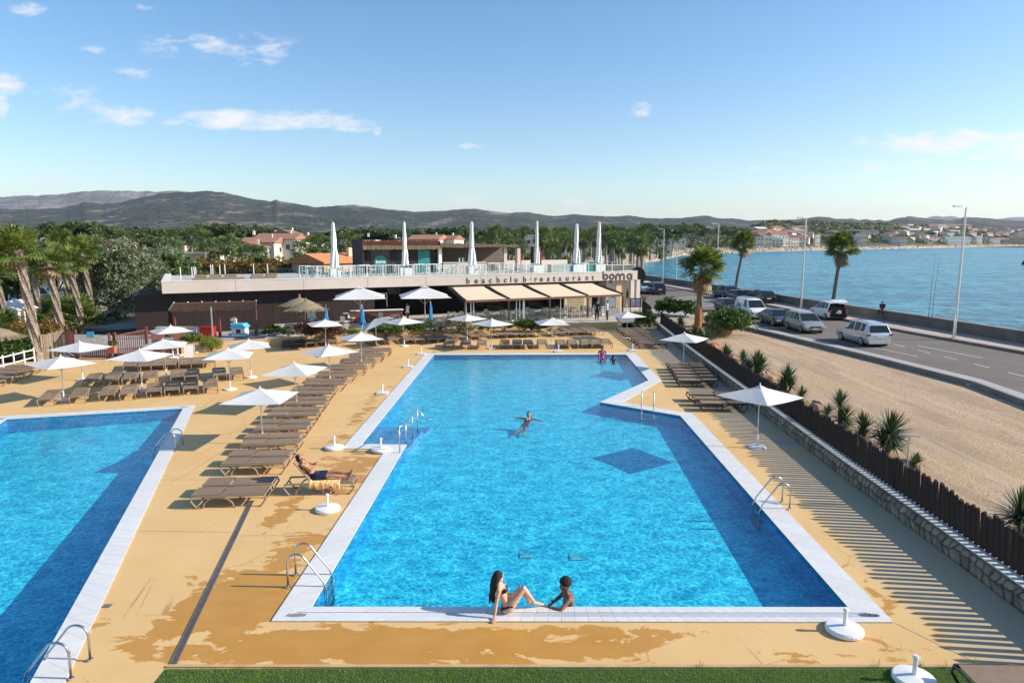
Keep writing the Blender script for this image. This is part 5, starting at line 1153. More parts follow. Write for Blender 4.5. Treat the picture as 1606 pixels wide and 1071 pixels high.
for i in range(6):
    y = 34.0 + i * .84 + (i // 2) * .1; put_l(LPD, 9.25 + .1 * i, y - .5, R(178), 'dark framed lounger in the middle fence group, %s from the front' % ORD[i], 'loungers in the middle of the board fence')
for i in range(3):
    y = 28.6 + i * .86; put_l(LPD, 9.02 - .03 * i, y, R(177), 'dark framed lounger at the fence near the inner pool point, %s' % ('nearest to the camera', 'middle of three', 'farthest of three')[i], 'loungers in the nearest fence group')
x, y = G(1497, 1043, .4); LPD.put((x + .97, y - .3, 0), R(178), 'brown sun lounger on the turf in the bottom right corner', None, scale=(1, 1, 1.1))
# ---------------------------------------------------------------- parasols on the deck
PP = Proto(parasol(1.05, 1.68, 2.0))
for (px, py, a, lab) in ((100, 627, -32, 'white parasol over the front left loungers, near the left pool corner'), (130, 596, -15, 'white parasol just in front of the notice board'), (223, 613, -5, 'white parasol over the middle of the left lounger rows'), (261, 591, 18, 'white parasol behind the left lounger rows in front of the gate'),
                         (272, 561, 40, 'white parasol beside the reed pergola'), (361, 611, 15, 'white parasol at the right end of the left lounger rows'), (394, 592, 23, 'white parasol right of the toy house'), (412, 696, 0, 'nearest white parasol of the centre lounger column'),
                         (466, 642, -8, 'second nearest white parasol of the centre lounger column'), (518, 603, 45, 'third white parasol of the centre lounger column'), (567, 576, 28, 'fourth white parasol of the centre column, below the tilted one'), (511, 548, 25, 'white parasol in front of the thatched parasols'),
                         (634, 543, 40, 'white parasol below the right big parasol'), (733, 537, 45, 'white parasol under the left awning, left of a close pair'), (771, 547, 45, 'white parasol under the left awning, right of a close pair'), (865, 545, 8, 'white parasol in front of the middle awnings'),
                         (983, 531, 20, 'white parasol at the far right corner of the deck'), (1071.5, 580, 55, 'white parasol at the board fence, middle of the three'), (1187.5, 702, 35, 'nearest white parasol at the board fence')):
    x, y = G(px, py); PP.put((x, y, 0), R(a), lab, 'open white parasols on the pool deck', scale=(1, 1, 1.1) if px > 1180 else (1, 1, 1.04) if px > 1070 else None, rot=(jit.uniform(-.02, .02), jit.uniform(-.02, .02), R(a)))
# tilted parasol
x, y = G(590.6, 556); t = thing('parasol', 'white parasol with tilted canopy at the far end of the centre column', 'parasol', (x, y, 0), group='open white parasols on the pool deck')
o = obj('canopy', canopy_mesh(1.05, -.35, 0).xform(Matrix.Rotation(R(20), 4, 'Z')), 'canopy_cloth', t, loc=(-.05, 0, 2.3), rot=(.05, -.42, 0)); obj('pole', MB().tube([(0, 0, .05), (0, 0, 1.7), (-.04, 0, 2.26)], .021, 8), 'alu', t)
obj('base_plate', MB().lathe([(.30, .0), (.30, .04), (.27, .07), (.07, .09), (.05, .11)], n=20), 'white_plastic', t)
for q in range(4):
    c = Matrix.Rotation(R(20) + R(90) * q, 3, 'Z') @ Vector((1.04, 1.04, -.37)); c = Matrix.Rotation(-.42, 3, 'Y') @ (Matrix.Rotation(.05, 3, 'X') @ c); obj('rib', MB().bar((-.05, 0, 2.27), tuple(c + Vector((-.05, 0, 2.3))), .018), 'alu', t)
# empty parasol stands
def stand(disc=True):
    t = thing('parasol_stand', 'x', 'parasol stand')
    if disc:
        obj('weight', MB().lathe([(.30, .0), (.335, .02), (.335, .07), (.31, .10), (.12, .125), (.05, .13)], n=28), 'white_plastic', t, smooth=False)
    else: obj('weight', MB().box((0, 0, .04), (.5, .5, .08)), 'white_plastic', t)
    obj('sleeve', MB().tube([(0, 0, .1), (0, 0, .47)], [.036, .034], 12), 'white_plastic', t); obj('collar', MB().tube([(0, 0, .40), (0, 0, .45)], .044, 12), 'white_plastic', t); obj('screw', MB().tube([(.03, 0, .425), (.08, 0, .425)], .012, 6), 'white_plastic', t)
    return Proto(t)
SD, SQ = stand(), stand(False)
for (px, py, P_, lab) in ((514, 800, SD, 'empty white parasol stand beside the lounger of the sunbathing man'), (524.5, 703.5, SD, 'empty white parasol stand left of the pool entry steps'), (597.5, 708, SD, 'empty white parasol stand on the coping of the pool entry'), (600, 617.5, SQ, 'empty square parasol stand beside the left pool edge, nearest of three'), (640, 576, SQ, 'empty square parasol stand beside the left pool edge, middle of three'), (661, 556, SQ, 'empty square parasol stand at the far left pool corner'),
                          (1324, 990, SD, 'large empty white parasol stand at the front right pool corner'), (1433, 1068, SD, 'empty parasol stand on the turf beside the brown lounger'), (992, 550, SQ, 'empty parasol stand at the far right pool corner'), (279, 558, SQ, 'empty white stand near the gate, left of the folding sign'), (305, 553, SQ, 'empty white stand near the gate, right of the folding sign'), (319, 551, SQ, 'empty white stand between folding sign and round bush'), (876, 552, SQ, 'empty stand lying low behind the far pool edge')):
    x, y = G(px, py); P_.put((x, y, .03 if px in (597.5,) else 0), 0, lab, 'empty parasol stands')
# ---------------------------------------------------------------- pool ladders and handrail
def ladder(reach=.62, wd=.52, h=.82, steps=3):
    """deck at -x, water at +x"""
    t = thing('pool_ladder', 'x', 'ladder')
    for y in (-wd / 2, wd / 2):
        pts = [(-.42, y, 0), (-.42, y, h * .62)] + [(-.22 - .20 * math.cos(math.pi * k / 8 * .86), y, h * .62 + .2 * math.sin(math.pi * k / 8 * .86)) for k in range(1, 9)] + [(reach * .5, y, .12), (reach * .62, y, -.1), (reach * .62, y, -.72)]
        obj('handrail', MB().tube(pts, .0215, 8), 'steel', t, smooth=True); obj('flange', MB().lathe([(.05, 0), (.045, .02)], (-.42, y, .0), 10), 'steel', t)
    for k in range(steps): obj('step', MB().box((reach * .62, 0, -.15 - k * .23), (.08, wd, .03)), 'steel', t)
    return Proto(t)
LD = ladder()
for (px, py, rz, lab, sc) in ((452, 921, 0, 'steel pool ladder at the front left corner of the main pool', (1.0, 1.0, 1.0)), (1238, 799, 180, 'steel pool ladder on the right side of the main pool', (1, 1, 1)), (1006, 638, -100, 'steel pool ladder at the inner point of the main pool', (.9, 1, 1)), (276, 708, 180, 'steel pool ladder on the right side of the left pool', (1., 1, .9)), (112, 1066, 180, 'steel pool ladder cut off at the bottom left, in the left pool', (1, 1, .9))):
    x, y = G(px, py); a = R(rz); off = Vector((.42 * sc[0] * math.cos(a), .42 * sc[0] * math.sin(a))) + Vector((-math.sin(a), math.cos(a))) * .26 * (1 if rz == 0 else -1 if rz == 180 else 1)
    LD.put((x + off.x, y + off.y, .03), a, lab, 'steel pool ladders', scale=sc)
t = thing('handrail', 'long sloping steel handrail with uprights at the pool entry steps', 'handrail')
top = []
for (px, py, zt) in ((627, 711, .92), (637, 697, .80), (647, 682, .78), (655, 673, .80)):
    p = G(px, py); obj('upright', MB().tube([(p[0], p[1], -.15 if px > 630 else 0.), (p[0], p[1], zt)], .02, 8), 'steel', t, smooth=True); top.append((p[0], p[1], zt))
h1 = Vector(top[-1][:2])
obj('top_rail', MB().tube(top + [(h1.x + .35, h1.y + .1, .35), (h1.x + .5, h1.y + .1, .38)], .021, 8), 'steel', t, smooth=True)
# ---------------------------------------------------------------- outdoor shower column behind the fence
x, y = 10.75, 17.9
t = thing('outdoor_shower', 'thin metal post with a crossbar standing behind the board fence', 'shower', (x, y, 0)); obj('post', MB().tube([(0, 0, 0), (0, 0, 2.0)], .025, 6), 'alu', t); obj('crossbar', MB().box((0, 0, 2.0), (.5, .05, .03), rz=-.5), 'alu', t)
# ---------------------------------------------------------------- people
class Body:
    def __init__(s): s.m = MB()
    def limb(s, pts, rs, n=10):
        pts = [Vector(p) for p in pts]; P_ = []; R_ = []
        d = (pts[1] - pts[0]).normalized(); r0 = rs[0]
        for a in (80, 50, 20): P_.append(pts[0] - d * r0 * math.sin(R(a))); R_.append(r0 * math.cos(R(a)))
        for p, r_ in zip(pts, rs): P_.append(p); R_.append(r_)
        d = (pts[-1] - pts[-2]).normalized(); r1 = rs[-1]
        for a in (20, 50, 80): P_.append(pts[-1] + d * r1 * math.sin(R(a))); R_.append(r1 * math.cos(R(a)))
        s.m.tube(P_, R_, n); return s
    def ell(s, c, r, M=None):
        M = M or Matrix.Identity(3); c = Vector(c); n, k = 14, 9; vs = []
        for i in range(k + 1):
            th = math.pi * (i + .02) / (k + .04)
            for j in range(n): ph = math.tau * j / n; vs.append(c + M @ Vector((r[0] * math.sin(th) * math.cos(ph), r[1] * math.sin(th) * math.sin(ph), r[2] * math.cos(th))))
        fs = [(i * n + j, i * n + (j + 1) % n, (i + 1) * n + (j + 1) % n, (i + 1) * n + j) for i in range(k) for j in range(n)] + [tuple(range(n))[::-1], tuple(k * n + j for j in range(n))]
        s.m.add(vs, [f[::-1] for f in fs]); return s
def remesh(m, voxel, smooth_it=2):
    me = m.mesh('tmp'); o = bpy.data.objects.new('tmp', me); COL.objects.link(o)
    a = o.modifiers.new('r', 'REMESH'); a.mode = 'VOXEL'; a.voxel_size = voxel; a.use_smooth_shade = True
    b = o.modifiers.new('s', 'SMOOTH'); b.iterations = smooth_it; b.factor = .5
    dg = bpy.context.evaluated_depsgraph_get(); r = bpy.data.meshes.new_from_object(o.evaluated_get(dg)); bpy.data.objects.remove(o); return r
def frame3(f, up):
    f = Vector(f).normalized(); up = Vector(up); s = f.cross(up).normalized(); u = s.cross(f); return Matrix((f, -s, u)).transposed()    # x = forward, y = left, z = up
def make_body(J, female=False, sc=1., voxel=.011, fingers=True):
    b = Body(); V3 = lambda k: Vector(J[k]); hw = .94 if female else 1.
    T = frame3(J['front'], V3('chest') - V3('pelvis')); w_ = T @ Vector((0, 1, 0))
    b.ell(V3('pelvis'), (.105, .165 if female else .15, .115), T); b.ell(V3('pelvis') + T @ Vector((-.03, .075, -.03)), (.10, .085, .10), T); b.ell(V3('pelvis') + T @ Vector((-.03, -.075, -.03)), (.10, .085, .10), T)
    b.ell(V3('waist'), (.085, .125 if female else .145, .13), T); b.ell(V3('chest'), (.105, .15 * hw, .16), T); b.ell(V3('chest') + T @ Vector((-.01, 0, .08)), (.08, .165 * hw, .07), T)
    b.ell((V3('waist') + V3('chest')) / 2, (.09, .135, .12), T)
    if female:
        for q in (-.07, .07): b.ell(V3('chest') + T @ Vector((.085, q, .01)), (.055, .058, .055), T)
    else:
        for q in (-.075, .075): b.ell(V3('chest') + T @ Vector((.06, q, .05)), (.05, .075, .055), T)
    b.limb([V3('chest') + (V3('neck') - V3('chest')) * .6, V3('neck'), V3('neck').lerp(V3('head'), .5)], [.062, .052, .05])
    H = frame3(J['face'], J.get('hup', (0, 0, 1))); h = V3('head')
    b.ell(h + H @ Vector((-.01, 0, .02)), (.098, .077, .105), H); b.ell(h + H @ Vector((.022, 0, -.055)), (.066, .058, .068), H); b.ell(h + H @ Vector((.05, 0, -.095)), (.026, .03, .022), H)
    b.limb([h + H @ Vector((.085, 0, .01)), h + H @ Vector((.104, 0, -.028))], [.010, .014]); b.ell(h + H @ Vector((.083, 0, -.062)), (.014, .024, .010), H)
    for q in (-1, 1):
        b.ell(h + H @ Vector((-.005, q * .077, -.012)), (.022, .010, .03), H); b.ell(h + H @ Vector((.078, q * .03, .028)), (.014, .024, .008), H)
    for sd in ('l', 'r'):
        s_, e_, w = V3('sh_' + sd), V3('el_' + sd), V3('ha_' + sd); k = .86 if female else 1.
        b.limb([s_, s_.lerp(e_, .35), e_, e_.lerp(w, .3), w], [.056 * k, .050 * k, .038 * k, .040 * k, .025 * k])
        b.limb([V3('chest') + T @ Vector((0, 0, .10)), s_], [.06, .052 * k])
        hd = Vector(J.get('hd_' + sd, tuple(w - e_))).normalized(); hs = Vector(J.get('hs_' + sd, (0, 1, 0))); hs = (hs - hd * hs.dot(hd)).normalized(); hn = hd.cross(hs)
        Mh = Matrix((hd, hs, hn)).transposed(); b.ell(w + hd * .045, (.055, .040, .017), Mh)
        if fingers:
            curl = J.get('curl', .35)
            for i, (o_, L_) in enumerate(((-.03, .068), (-.010, .078), (.011, .073), (.030, .058))):
                k0 = w + hd * .085 + hs * o_; d1 = (hd + hs * o_ * 2).normalized(); k1 = k0 + d1 * L_ * .55; d2 = (d1 - hn * curl * (1 if hn.z > 0 else -1)).normalized(); b.limb([k0 - d1 * .02, k1, k1 + d2 * L_ * .5], [.0095, .0088, .0078], 8)
            sgn_ = J.get('th_' + sd, 1); k0 = w + hd * .03 + hs * .032 * sgn_; d1 = (hd * .7 + hs * .75 * sgn_).normalized(); b.limb([k0 - d1 * .015, k0 + d1 * .035, k0 + d1 * .035 + (hd + hs * .3 * sgn_).normalized() * .03], [.013, .011, .009], 8)
    for sd in ('l', 'r'):
        if 'kn_' + sd not in J: continue
        hp, kn, an = V3('hip_' + sd), V3('kn_' + sd), V3('an_' + sd); k = 1.0
        b.limb([hp, hp.lerp(kn, .3), hp.lerp(kn, .7), kn], [.09 * k, .085 * k, .064, .056]); b.limb([kn, kn.lerp(an, .3), kn.lerp(an, .65), an], [.054, .057, .042, .034])
        toe = V3('toe_' + sd); b.limb([an - (toe - an) * .25 + Vector((0, 0, -.01)), an.lerp(toe, .5), toe], [.034, .036, .026])
        for i in range(5): pass
    me = remesh(b.m, voxel); return me, T, H
def garment(me, test, offs_=.007, name='swimsuit'):
    """cloth shell lifted off the body surface wherever test(point) holds"""
    n = len(me.vertices); co = np.empty(n * 3, np.float32); me.vertices.foreach_get('co', co); co = co.reshape(-1, 3)
    no = np.empty(n * 3, np.float32); me.vertex_normals.foreach_get('vector', no); no = no.reshape(-1, 3)
    keep = test(co); fs = [tuple(p.vertices) for p in me.polygons if all(keep[i] for i in p.vertices)]
    used = sorted({i for f in fs for i in f}); mp = {v: i for i, v in enumerate(used)}; m = MB(); m.add([tuple(co[i] + no[i] * offs_) for i in used], [tuple(mp[i] for i in f) for f in fs]); return m
def hairshape(parts, seed=0, tufts=0, cen=(0, 0, 0), rad=.1, curl=.02, voxel=.010):
    b = Body(); rg_ = random.Random(seed)
    for p in parts:
        if p[0] == 'e': b.ell(p[1], p[2], p[3] if len(p) > 3 else None)
        else: b.limb(p[1], p[2])
    for k in range(tufts):
        d = Vector((rg_.gauss(0, 1), rg_.gauss(0, 1), abs(rg_.gauss(.5, 1)))).normalized(); b.ell(Vector(cen) + d * rad, (curl, curl, curl * .9))
    return remesh(b.m, voxel, 1)
def person(name_label, J, skin, female=False, loc=(0, 0, 0), rz=0., voxel=.011, sc=1., fingers=True):
    t = thing('person', name_label, 'person', loc, rz); me, T, H = make_body(J, female, voxel=voxel, fingers=fingers); obj('body', me, skin, t, smooth=True)
    t.scale = (sc,) * 3; hd = Vector(J['head'])
    for q in (-.031, .031): obj('eye', MB().lathe([(.004, 0), (.011, .004), (.004, .01)], n=8).xform(Matrix.Translation(hd + H @ Vector((.083, q, .008))) @ H.to_4x4() @ Matrix.Rotation(R(90), 4, 'Y')), 'black_paint', t)
    return t, me, T, H
# woman sitting on the coping
wx, wy = G(796, 959)
J = dict(front=(.95, 0, .3), pelvis=(0, 0, .11), waist=(-.055, 0, .25), chest=(-.13, .01, .41), neck=(-.175, .015, .55), head=(-.165, .03, .665), face=(.75, .62, .02), sh_r=(-.16, -.165, .49), sh_l=(-.15, .175, .49), el_r=(-.21, -.23, .27), ha_r=(-.235, -.27, .045), hd_r=(-.15, -.9, -.25), hs_r=(1, 0, 0), th_r=1,
         el_l=(-.10, .25, .27), ha_l=(.10, .17, .22), hd_l=(1, -.2, -.15), hs_l=(0, 1, 0), hip_r=(.03, -.09, .10), kn_r=(.30, -.03, .46), an_r=(.52, .10, .10), toe_r=(.68, .16, .03), hip_l=(.03, .09, .10), kn_l=(.26, .20, .34), an_l=(.44, .17, .07), toe_l=(.60, .20, .03))
t, me, T, H = person('woman with long dark hair and a black bikini sitting on the front pool edge', J, 'skin_fair', True, (wx, wy, .03), sc=1.03)
pl, ch_ = Vector(J['pelvis']), Vector(J['chest']); Ti = np.array(T.transposed())
def loc_(co, o): return (co - np.array(o)) @ Ti.T
def t_top(co): q = loc_(co, ch_); return ((abs(q[:, 2] - .005) < .042) & (abs(q[:, 1]) < .15) & (q[:, 0] > .02)) | ((abs(q[:, 2] + .03) < .010) & (abs(q[:, 1]) < .16) & (q[:, 0] < .12))
def t_bot(co): q = loc_(co, pl); return (abs(q[:, 1]) < .19) & (q[:, 2] < .045) & (q[:, 2] > -.12 + abs(q[:, 1]) * .75) & (q[:, 0] < .12 - .2 * 0)
obj('bikini_top', garment(me, t_top), 'swim_black', t, smooth=True); obj('bikini_bottom', garment(me, t_bot), 'swim_black', t, smooth=True)
hd = Vector(J['head'])
obj('hair', hairshape([('e', hd + H @ Vector((-.025, 0, .035)), (.105, .09, .098), H), ('e', hd + H @ Vector((-.07, 0, -.03)), (.06, .085, .10), H)] + [('l', [hd + H @ Vector((-.08, y_, .02)), hd + H @ Vector((-.13, y_ * 1.1, -.14)), hd + Vector((-.13 + x_, -.05 + y_ * .8, -.34)), hd + Vector((-.12 + x_ * 2, -.07 + y_ * .5, -.52 + abs(y_)))], [.04, .042, .035, .012]) for y_, x_ in ((-.05, .0), (-.02, -.03), (.02, .01), (.05, -.01), (0, .03))]), 'hair_dark', t, smooth=True)
# man leaning on the coping from the water
mx_, my_ = G(889, 951)
J = dict(front=(-.95, -.12, .22), pelvis=(.10, .12, -.36), waist=(.10, .09, -.17), chest=(.07, .04, .06), neck=(.03, .03, .25), head=(.0, .03, .375), face=(-1, .12, -.05), sh_r=(.05, .21, .19), sh_l=(.07, -.14, .18), el_r=(-.10, .22, .03), ha_r=(-.20, .05, .05), hd_r=(-.7, -.6, -.2), hs_r=(0, 0, 1), el_l=(-.10, -.30, .065), ha_l=(-.35, -.17, .05), hd_l=(-.95, .25, -.1), hs_l=(.2, 1, 0), th_l=1,
         hip_r=(.10, .20, -.40), kn_r=(.0, .30, -.62), an_r=(.15, .6, -.70), toe_r=(.2, .7, -.72), hip_l=(.10, .03, -.40), kn_l=(.0, .10, -.62), an_l=(.15, .4, -.70), toe_l=(.2, .5, -.72))
t, me, T, H = person('dark haired man in the water leaning his forearm on the front pool edge', J, 'skin_dark', False, (mx_ - .03, my_ + .12, -.03), sc=1.06)
hd = Vector(J['head']); pl = Vector(J['pelvis']); Ti = np.array(T.transposed())
obj('hair', hairshape([('e', hd + H @ Vector((-.02, 0, .055)), (.105, .088, .085), H), ('e', hd + H @ Vector((.03, 0, .11)), (.07, .07, .05), H)], 3, 120, hd + Vector((.015, 0, .065)), .10, .026), 'hair_dark', t, smooth=True)
obj('shorts', garment(me, lambda co: (co[:, 2] < -.24) & (co[:, 2] > -.58)), 'swim_black', t, smooth=True)
# man lying on a lounger with raised back
lx, ly = G(505, 770); LR_T = R(4)
L_ = LPR.put((lx, ly, 0), LR_T, 'sun lounger with raised backrest carrying the sunbathing man', None)
for c in kids(L_):
    if c.name.startswith('backrest'): c.rotation_euler = (0, R(52), 0)
J = dict(front=(.62, 0, .78), pelvis=(-.16, 0, .49), waist=(-.28, 0, .60), chest=(-.42, 0, .76), neck=(-.53, 0, .93), head=(-.575, 0, 1.04), face=(.72, -.05, .69), hup=(-.6, 0, .8), sh_r=(-.49, -.19, .86), sh_l=(-.49, .19, .86), el_r=(-.22, -.24, .72), ha_r=(-.13, -.02, .76), hd_r=(.1, 1, .1), hs_r=(.8, 0, .6), el_l=(-.24, .24, .74), ha_l=(-.16, .04, .84), hd_l=(.3, -.9, .35), hs_l=(.8, 0, .6),
         hip_r=(-.10, -.10, .48), kn_r=(.36, -.13, .50), an_r=(.80, -.10, .44), toe_r=(.90, -.12, .58), hip_l=(-.10, .10, .48), kn_l=(.36, .10, .54), an_l=(.80, .04, .50), toe_l=(.91, .03, .63))
t, me, T, H = person('sunbathing man in navy shorts lying back on a lounger with folded arms', J, 'skin_tan', False, (lx, ly, 0), LR_T)
hd = Vector(J['head']); obj('hair', hairshape([('e', hd + H @ Vector((-.03, 0, .035)), (.10, .088, .09), H), ('e', hd + H @ Vector((-.07, 0, -.03)), (.05, .08, .08), H)], 4, 18, hd + H @ Vector((-.05, 0, .03)), .08, .025), 'hair_dark', t, smooth=True)
obj('shorts', garment(me, lambda co: (co[:, 0] > -.26) & (co[:, 0] < .18) & (co[:, 2] < .62 - (co[:, 0] + .16) * .1) & ~((co[:, 0] < -.16) & (co[:, 2] > .60)) & (abs(co[:, 1]) < .215), .014), 'swim_navy', t, smooth=True)
tw = MB(); vs = []; nx, ny = 26, 5
for i in range(nx + 1):
    x_ = -.30 + .88 * i / nx
    for (yy, zz) in ((.28, .388), (0, .385), (-.28, .388), (-.325, .37), (-.335, .28), (-.34 + .02 * math.sin(i * .9), .19 + .03 * math.sin(i * .5) - (.05 if i > nx * .6 else 0))): vs.append((x_, yy, zz + (.10 * max(0, (-x_ - .2)) * 5 if yy > -.3 else 0)))
tw.add(vs, [(i * 6 + j, (i + 1) * 6 + j, (i + 1) * 6 + j + 1, i * 6 + j + 1) for i in range(nx) for j in range(5)])
o = obj('towel', tw, 'towel', loc=(lx, ly, 0), rot=(0, 0, LR_T), smooth=True); md = o.modifiers.new('s', 'SOLIDIFY'); md.thickness = .008; tag(o, 'yellow and orange patterned towel hanging over the lounger under the man', 'towel')
# swimmer with spread arms
sx_, sy_ = G(829, 656)
J = dict(front=(.1, -.6, .75), pelvis=(-.20, -.36, -.26), waist=(-.13, -.22, -.17), chest=(-.04, -.06, -.06), neck=(0, .0, .10), head=(.0, -.01, .20), face=(.1, -1, .05), sh_r=(-.18, -.0, .02), sh_l=(.16, -.02, .02), el_r=(-.43, .08, .03), ha_r=(-.66, .14, .05), hd_r=(-1, .1, 0), hs_r=(0, 1, 0), el_l=(.38, -.12, .0), ha_l=(.56, -.24, -.02), hd_l=(1, -.4, -.05), hs_l=(0, 1, 0),
         hip_r=(-.28, -.38, -.27), kn_r=(-.45, -.75, -.33), an_r=(-.62, -1.1, -.38), toe_r=(-.68, -1.22, -.4), hip_l=(-.13, -.42, -.27), kn_l=(-.18, -.8, -.32), an_l=(-.28, -1.15, -.4), toe_l=(-.3, -1.28, -.42))
t, me, T, H = person('swimmer with hair tied up spreading both arms in the middle of the main pool', J, 'skin_tan', True, (sx_, sy_, -.03), sc=.9, voxel=.012)
hd = Vector(J['head']); obj('hair', hairshape([('e', hd + H @ Vector((-.03, 0, .035)), (.10, .088, .09), H), ('e', hd + Vector((.0, .05, .13)), (.05, .05, .045))]), 'hair_dark', t, smooth=True)
obj('swimsuit', garment(me, lambda co: (co[:, 2] < -.03) & (co[:, 1] > -.52) & (co[:, 0] > -.42) & (co[:, 0] < .14)), 'swim_purple', t, smooth=True)
# pink swimsuit and child at the far edge
sx_, sy_ = G(944, 559)
J = dict(front=(.1, -1, 0), pelvis=(0, 0, -.02), waist=(0, 0, .16), chest=(0, 0, .34), neck=(0, 0, .50), head=(0, -.02, .61), face=(.3, -.9, -.1), sh_r=(-.19, 0, .43), sh_l=(.19, 0, .43), el_r=(-.26, -.02, .18), ha_r=(-.27, -.05, .0), el_l=(.26, -.02, .18), ha_l=(.27, -.05, .0), hip_r=(-.1, -.02, -.05), kn_r=(-.12, -.38, -.1), an_r=(-.1, -.42, -.5), toe_r=(-.1, -.5, -.56), hip_l=(.1, -.02, -.05), kn_l=(.12, -.38, -.1), an_l=(.1, -.42, -.5), toe_l=(.1, -.5, -.56))
t, me, T, H = person('person in a bright pink swimsuit sitting in the water at the far pool edge', J, 'skin_dark', True, (sx_, sy_ - .1, -.08), sc=1.0, voxel=.016, fingers=True)
hd = Vector(J['head']); obj('hair', hairshape([('e', hd + Vector((0, .02, .04)), (.09, .10, .09)), ('e', hd + Vector((.0, .05, .13)), (.05, .05, .05))]), 'hair_dark', t, smooth=True)
obj('swimsuit', garment(me, lambda co: (co[:, 2] < .42) & (co[:, 2] > -.14) & (abs(co[:, 0]) < .18) & (co[:, 1] > -.16), .01), 'swim_pink', t, smooth=True)
sx_, sy_ = G(961.5, 562)
t, me, T, H = person('dark haired child in the water next to the pink swimsuit at the far pool edge', J, 'skin_dark', True, (sx_, sy_ - .2, -.32), sc=.8, voxel=.018)
hd = Vector(J['head']); obj('hair', hairshape([('e', hd + Vector((0, .02, .02)), (.10, .11, .12)), ('e', hd + Vector((-.05, .06, -.1)), (.07, .07, .12))]), 'hair_dark', t, smooth=True)
obj('swimsuit', garment(me, lambda co: (co[:, 2] < .42) & (co[:, 2] > -.14) & (abs(co[:, 0]) < .18) & (co[:, 1] > -.16), .01), 'swim_black', t, smooth=True)
# standing people on the terrace and the angler on the sea wall
def standing(label, px, py, z, top, trousers, skin, rz, sc=1.):
    x_, y_ = G(px, py, z)
    J = dict(front=(1, 0, 0), pelvis=(0, 0, .95), waist=(0, 0, 1.10), chest=(.01, 0, 1.30), neck=(0, 0, 1.50), head=(.02, 0, 1.63), face=(1, 0, -.1), sh_r=(0, -.19, 1.42), sh_l=(0, .19, 1.42), el_r=(.04, -.26, 1.14), ha_r=(.18, -.2, .98), el_l=(.0, .25, 1.12), ha_l=(.12, .22, .92), hip_r=(0, -.09, .9), kn_r=(.04, -.1, .48), an_r=(0, -.1, .07), toe_r=(.14, -.11, .03), hip_l=(0, .09, .9), kn_l=(-.02, .1, .48), an_l=(-.06, .1, .07), toe_l=(.08, .11, .03))
    t, me, T, H = person(label, J, skin, False, (x_, y_, z), rz, .018, sc, True); hd = Vector(J['head'])
    obj('hair', hairshape([('e', hd + H @ Vector((-.03, 0, .035)), (.10, .088, .09), H)], voxel=.016), 'hair_dark', t, smooth=True)
    obj('shirt', garment(me, lambda co: (co[:, 2] > .93) & (co[:, 2] < 1.49), .012), top, t, smooth=True); obj('trousers', garment(me, lambda co: (co[:, 2] < .96) & (co[:, 2] > .1) & ~((abs(co[:, 1]) > .17)), .012), trousers, t, smooth=True); return t
standing('waiter in a white shirt and dark trousers standing at the bar counter', 640, 508, TZ, 'shirt_white', 'black_paint', 'skin_tan', 2.9)
standing('person in a white shirt standing under the right end of the awnings', 952, 503, TZ, 'shirt_white', 'black_paint', 'skin_fair', 3.)
standing('person in dark clothes standing among the dining tables under the right awning', 936, 503, TZ, 'black_paint', 'black_paint', 'skin_tan', 1.2)
fx, fy_ = G(1386, 502, .17); fy_ = fy_ + 1.1
J = dict(front=(-.7, -.7, 0), pelvis=(0, 0, 1.12), waist=(-.02, -.02, 1.28), chest=(-.05, -.05, 1.46), neck=(-.08, -.08, 1.63), head=(-.12, -.12, 1.74), face=(-.7, -.7, -.4), sh_r=(-.19, .09, 1.57), sh_l=(.09, -.19, 1.57), el_r=(-.25, .0, 1.32), ha_r=(-.3, -.2, 1.25), el_l=(.05, -.25, 1.30), ha_l=(-.15, -.3, 1.25), hip_r=(-.05, .04, 1.10), kn_r=(-.42, -.12, 1.0), an_r=(-.5, -.1, .62), toe_r=(-.6, -.15, .55), hip_l=(.05, -.06, 1.10), kn_l=(-.18, -.4, 1.0), an_l=(-.3, -.45, .6), toe_l=(-.38, -.5, .55))
J['kn_r'] = (-.36, -.16, 1.05); 
t, me, T, H = person('person in dark clothes sitting on the sea wall', J, 'skin_tan', False, (33.45, 61.4, -.02), 0, .018); hd = Vector(J['head'])
obj('hair', hairshape([('e', hd + H @ Vector((-.02, 0, .05)), (.105, .09, .085), H)], voxel=.016), 'black_paint', t, smooth=True); obj('clothes', garment(me, lambda co: (co[:, 2] < 1.62) & (co[:, 2] > .66), .015), 'black_paint', t, smooth=True)
x_, y_ = G(1427, 507, .17)
for (dx, mt, s_, lab) in ((0, 'fascia', .8, 'small pale bucket against the sea wall'), (.75, 'blue_cloth', 1.15, 'blue cooler bucket with white lid against the sea wall')):
    t = thing('bucket', lab, 'bucket', (x_ + dx, y_ - dx * .2, .17)); obj('tub', MB().lathe([(.2 * s_, 0), (.26 * s_, .42 * s_)], n=14), mt, t); obj('lid', MB().lathe([(.27 * s_, 0), (.25 * s_, .08)], (0, 0, .42 * s_), 14), 'lamp_clear', t)
for i, (px, h_) in enumerate(((1456, 5.2), (1461.5, 4.9))):
    x_, y_ = G(px, 500, 1.0); tag(obj('fishing_rod', MB().tube([(0, 0, -.1), (.03, 0, h_ * .5), (.1 + i * .1, 0, h_)], [.02, .014, .007], 6), 'black_paint', loc=(x_, y_, 1.0)), ('fishing rod standing on the sea wall, left one of two', 'fishing rod standing on the sea wall, right one of two')[i], 'fishing rod', 'fishing rods on the sea wall')
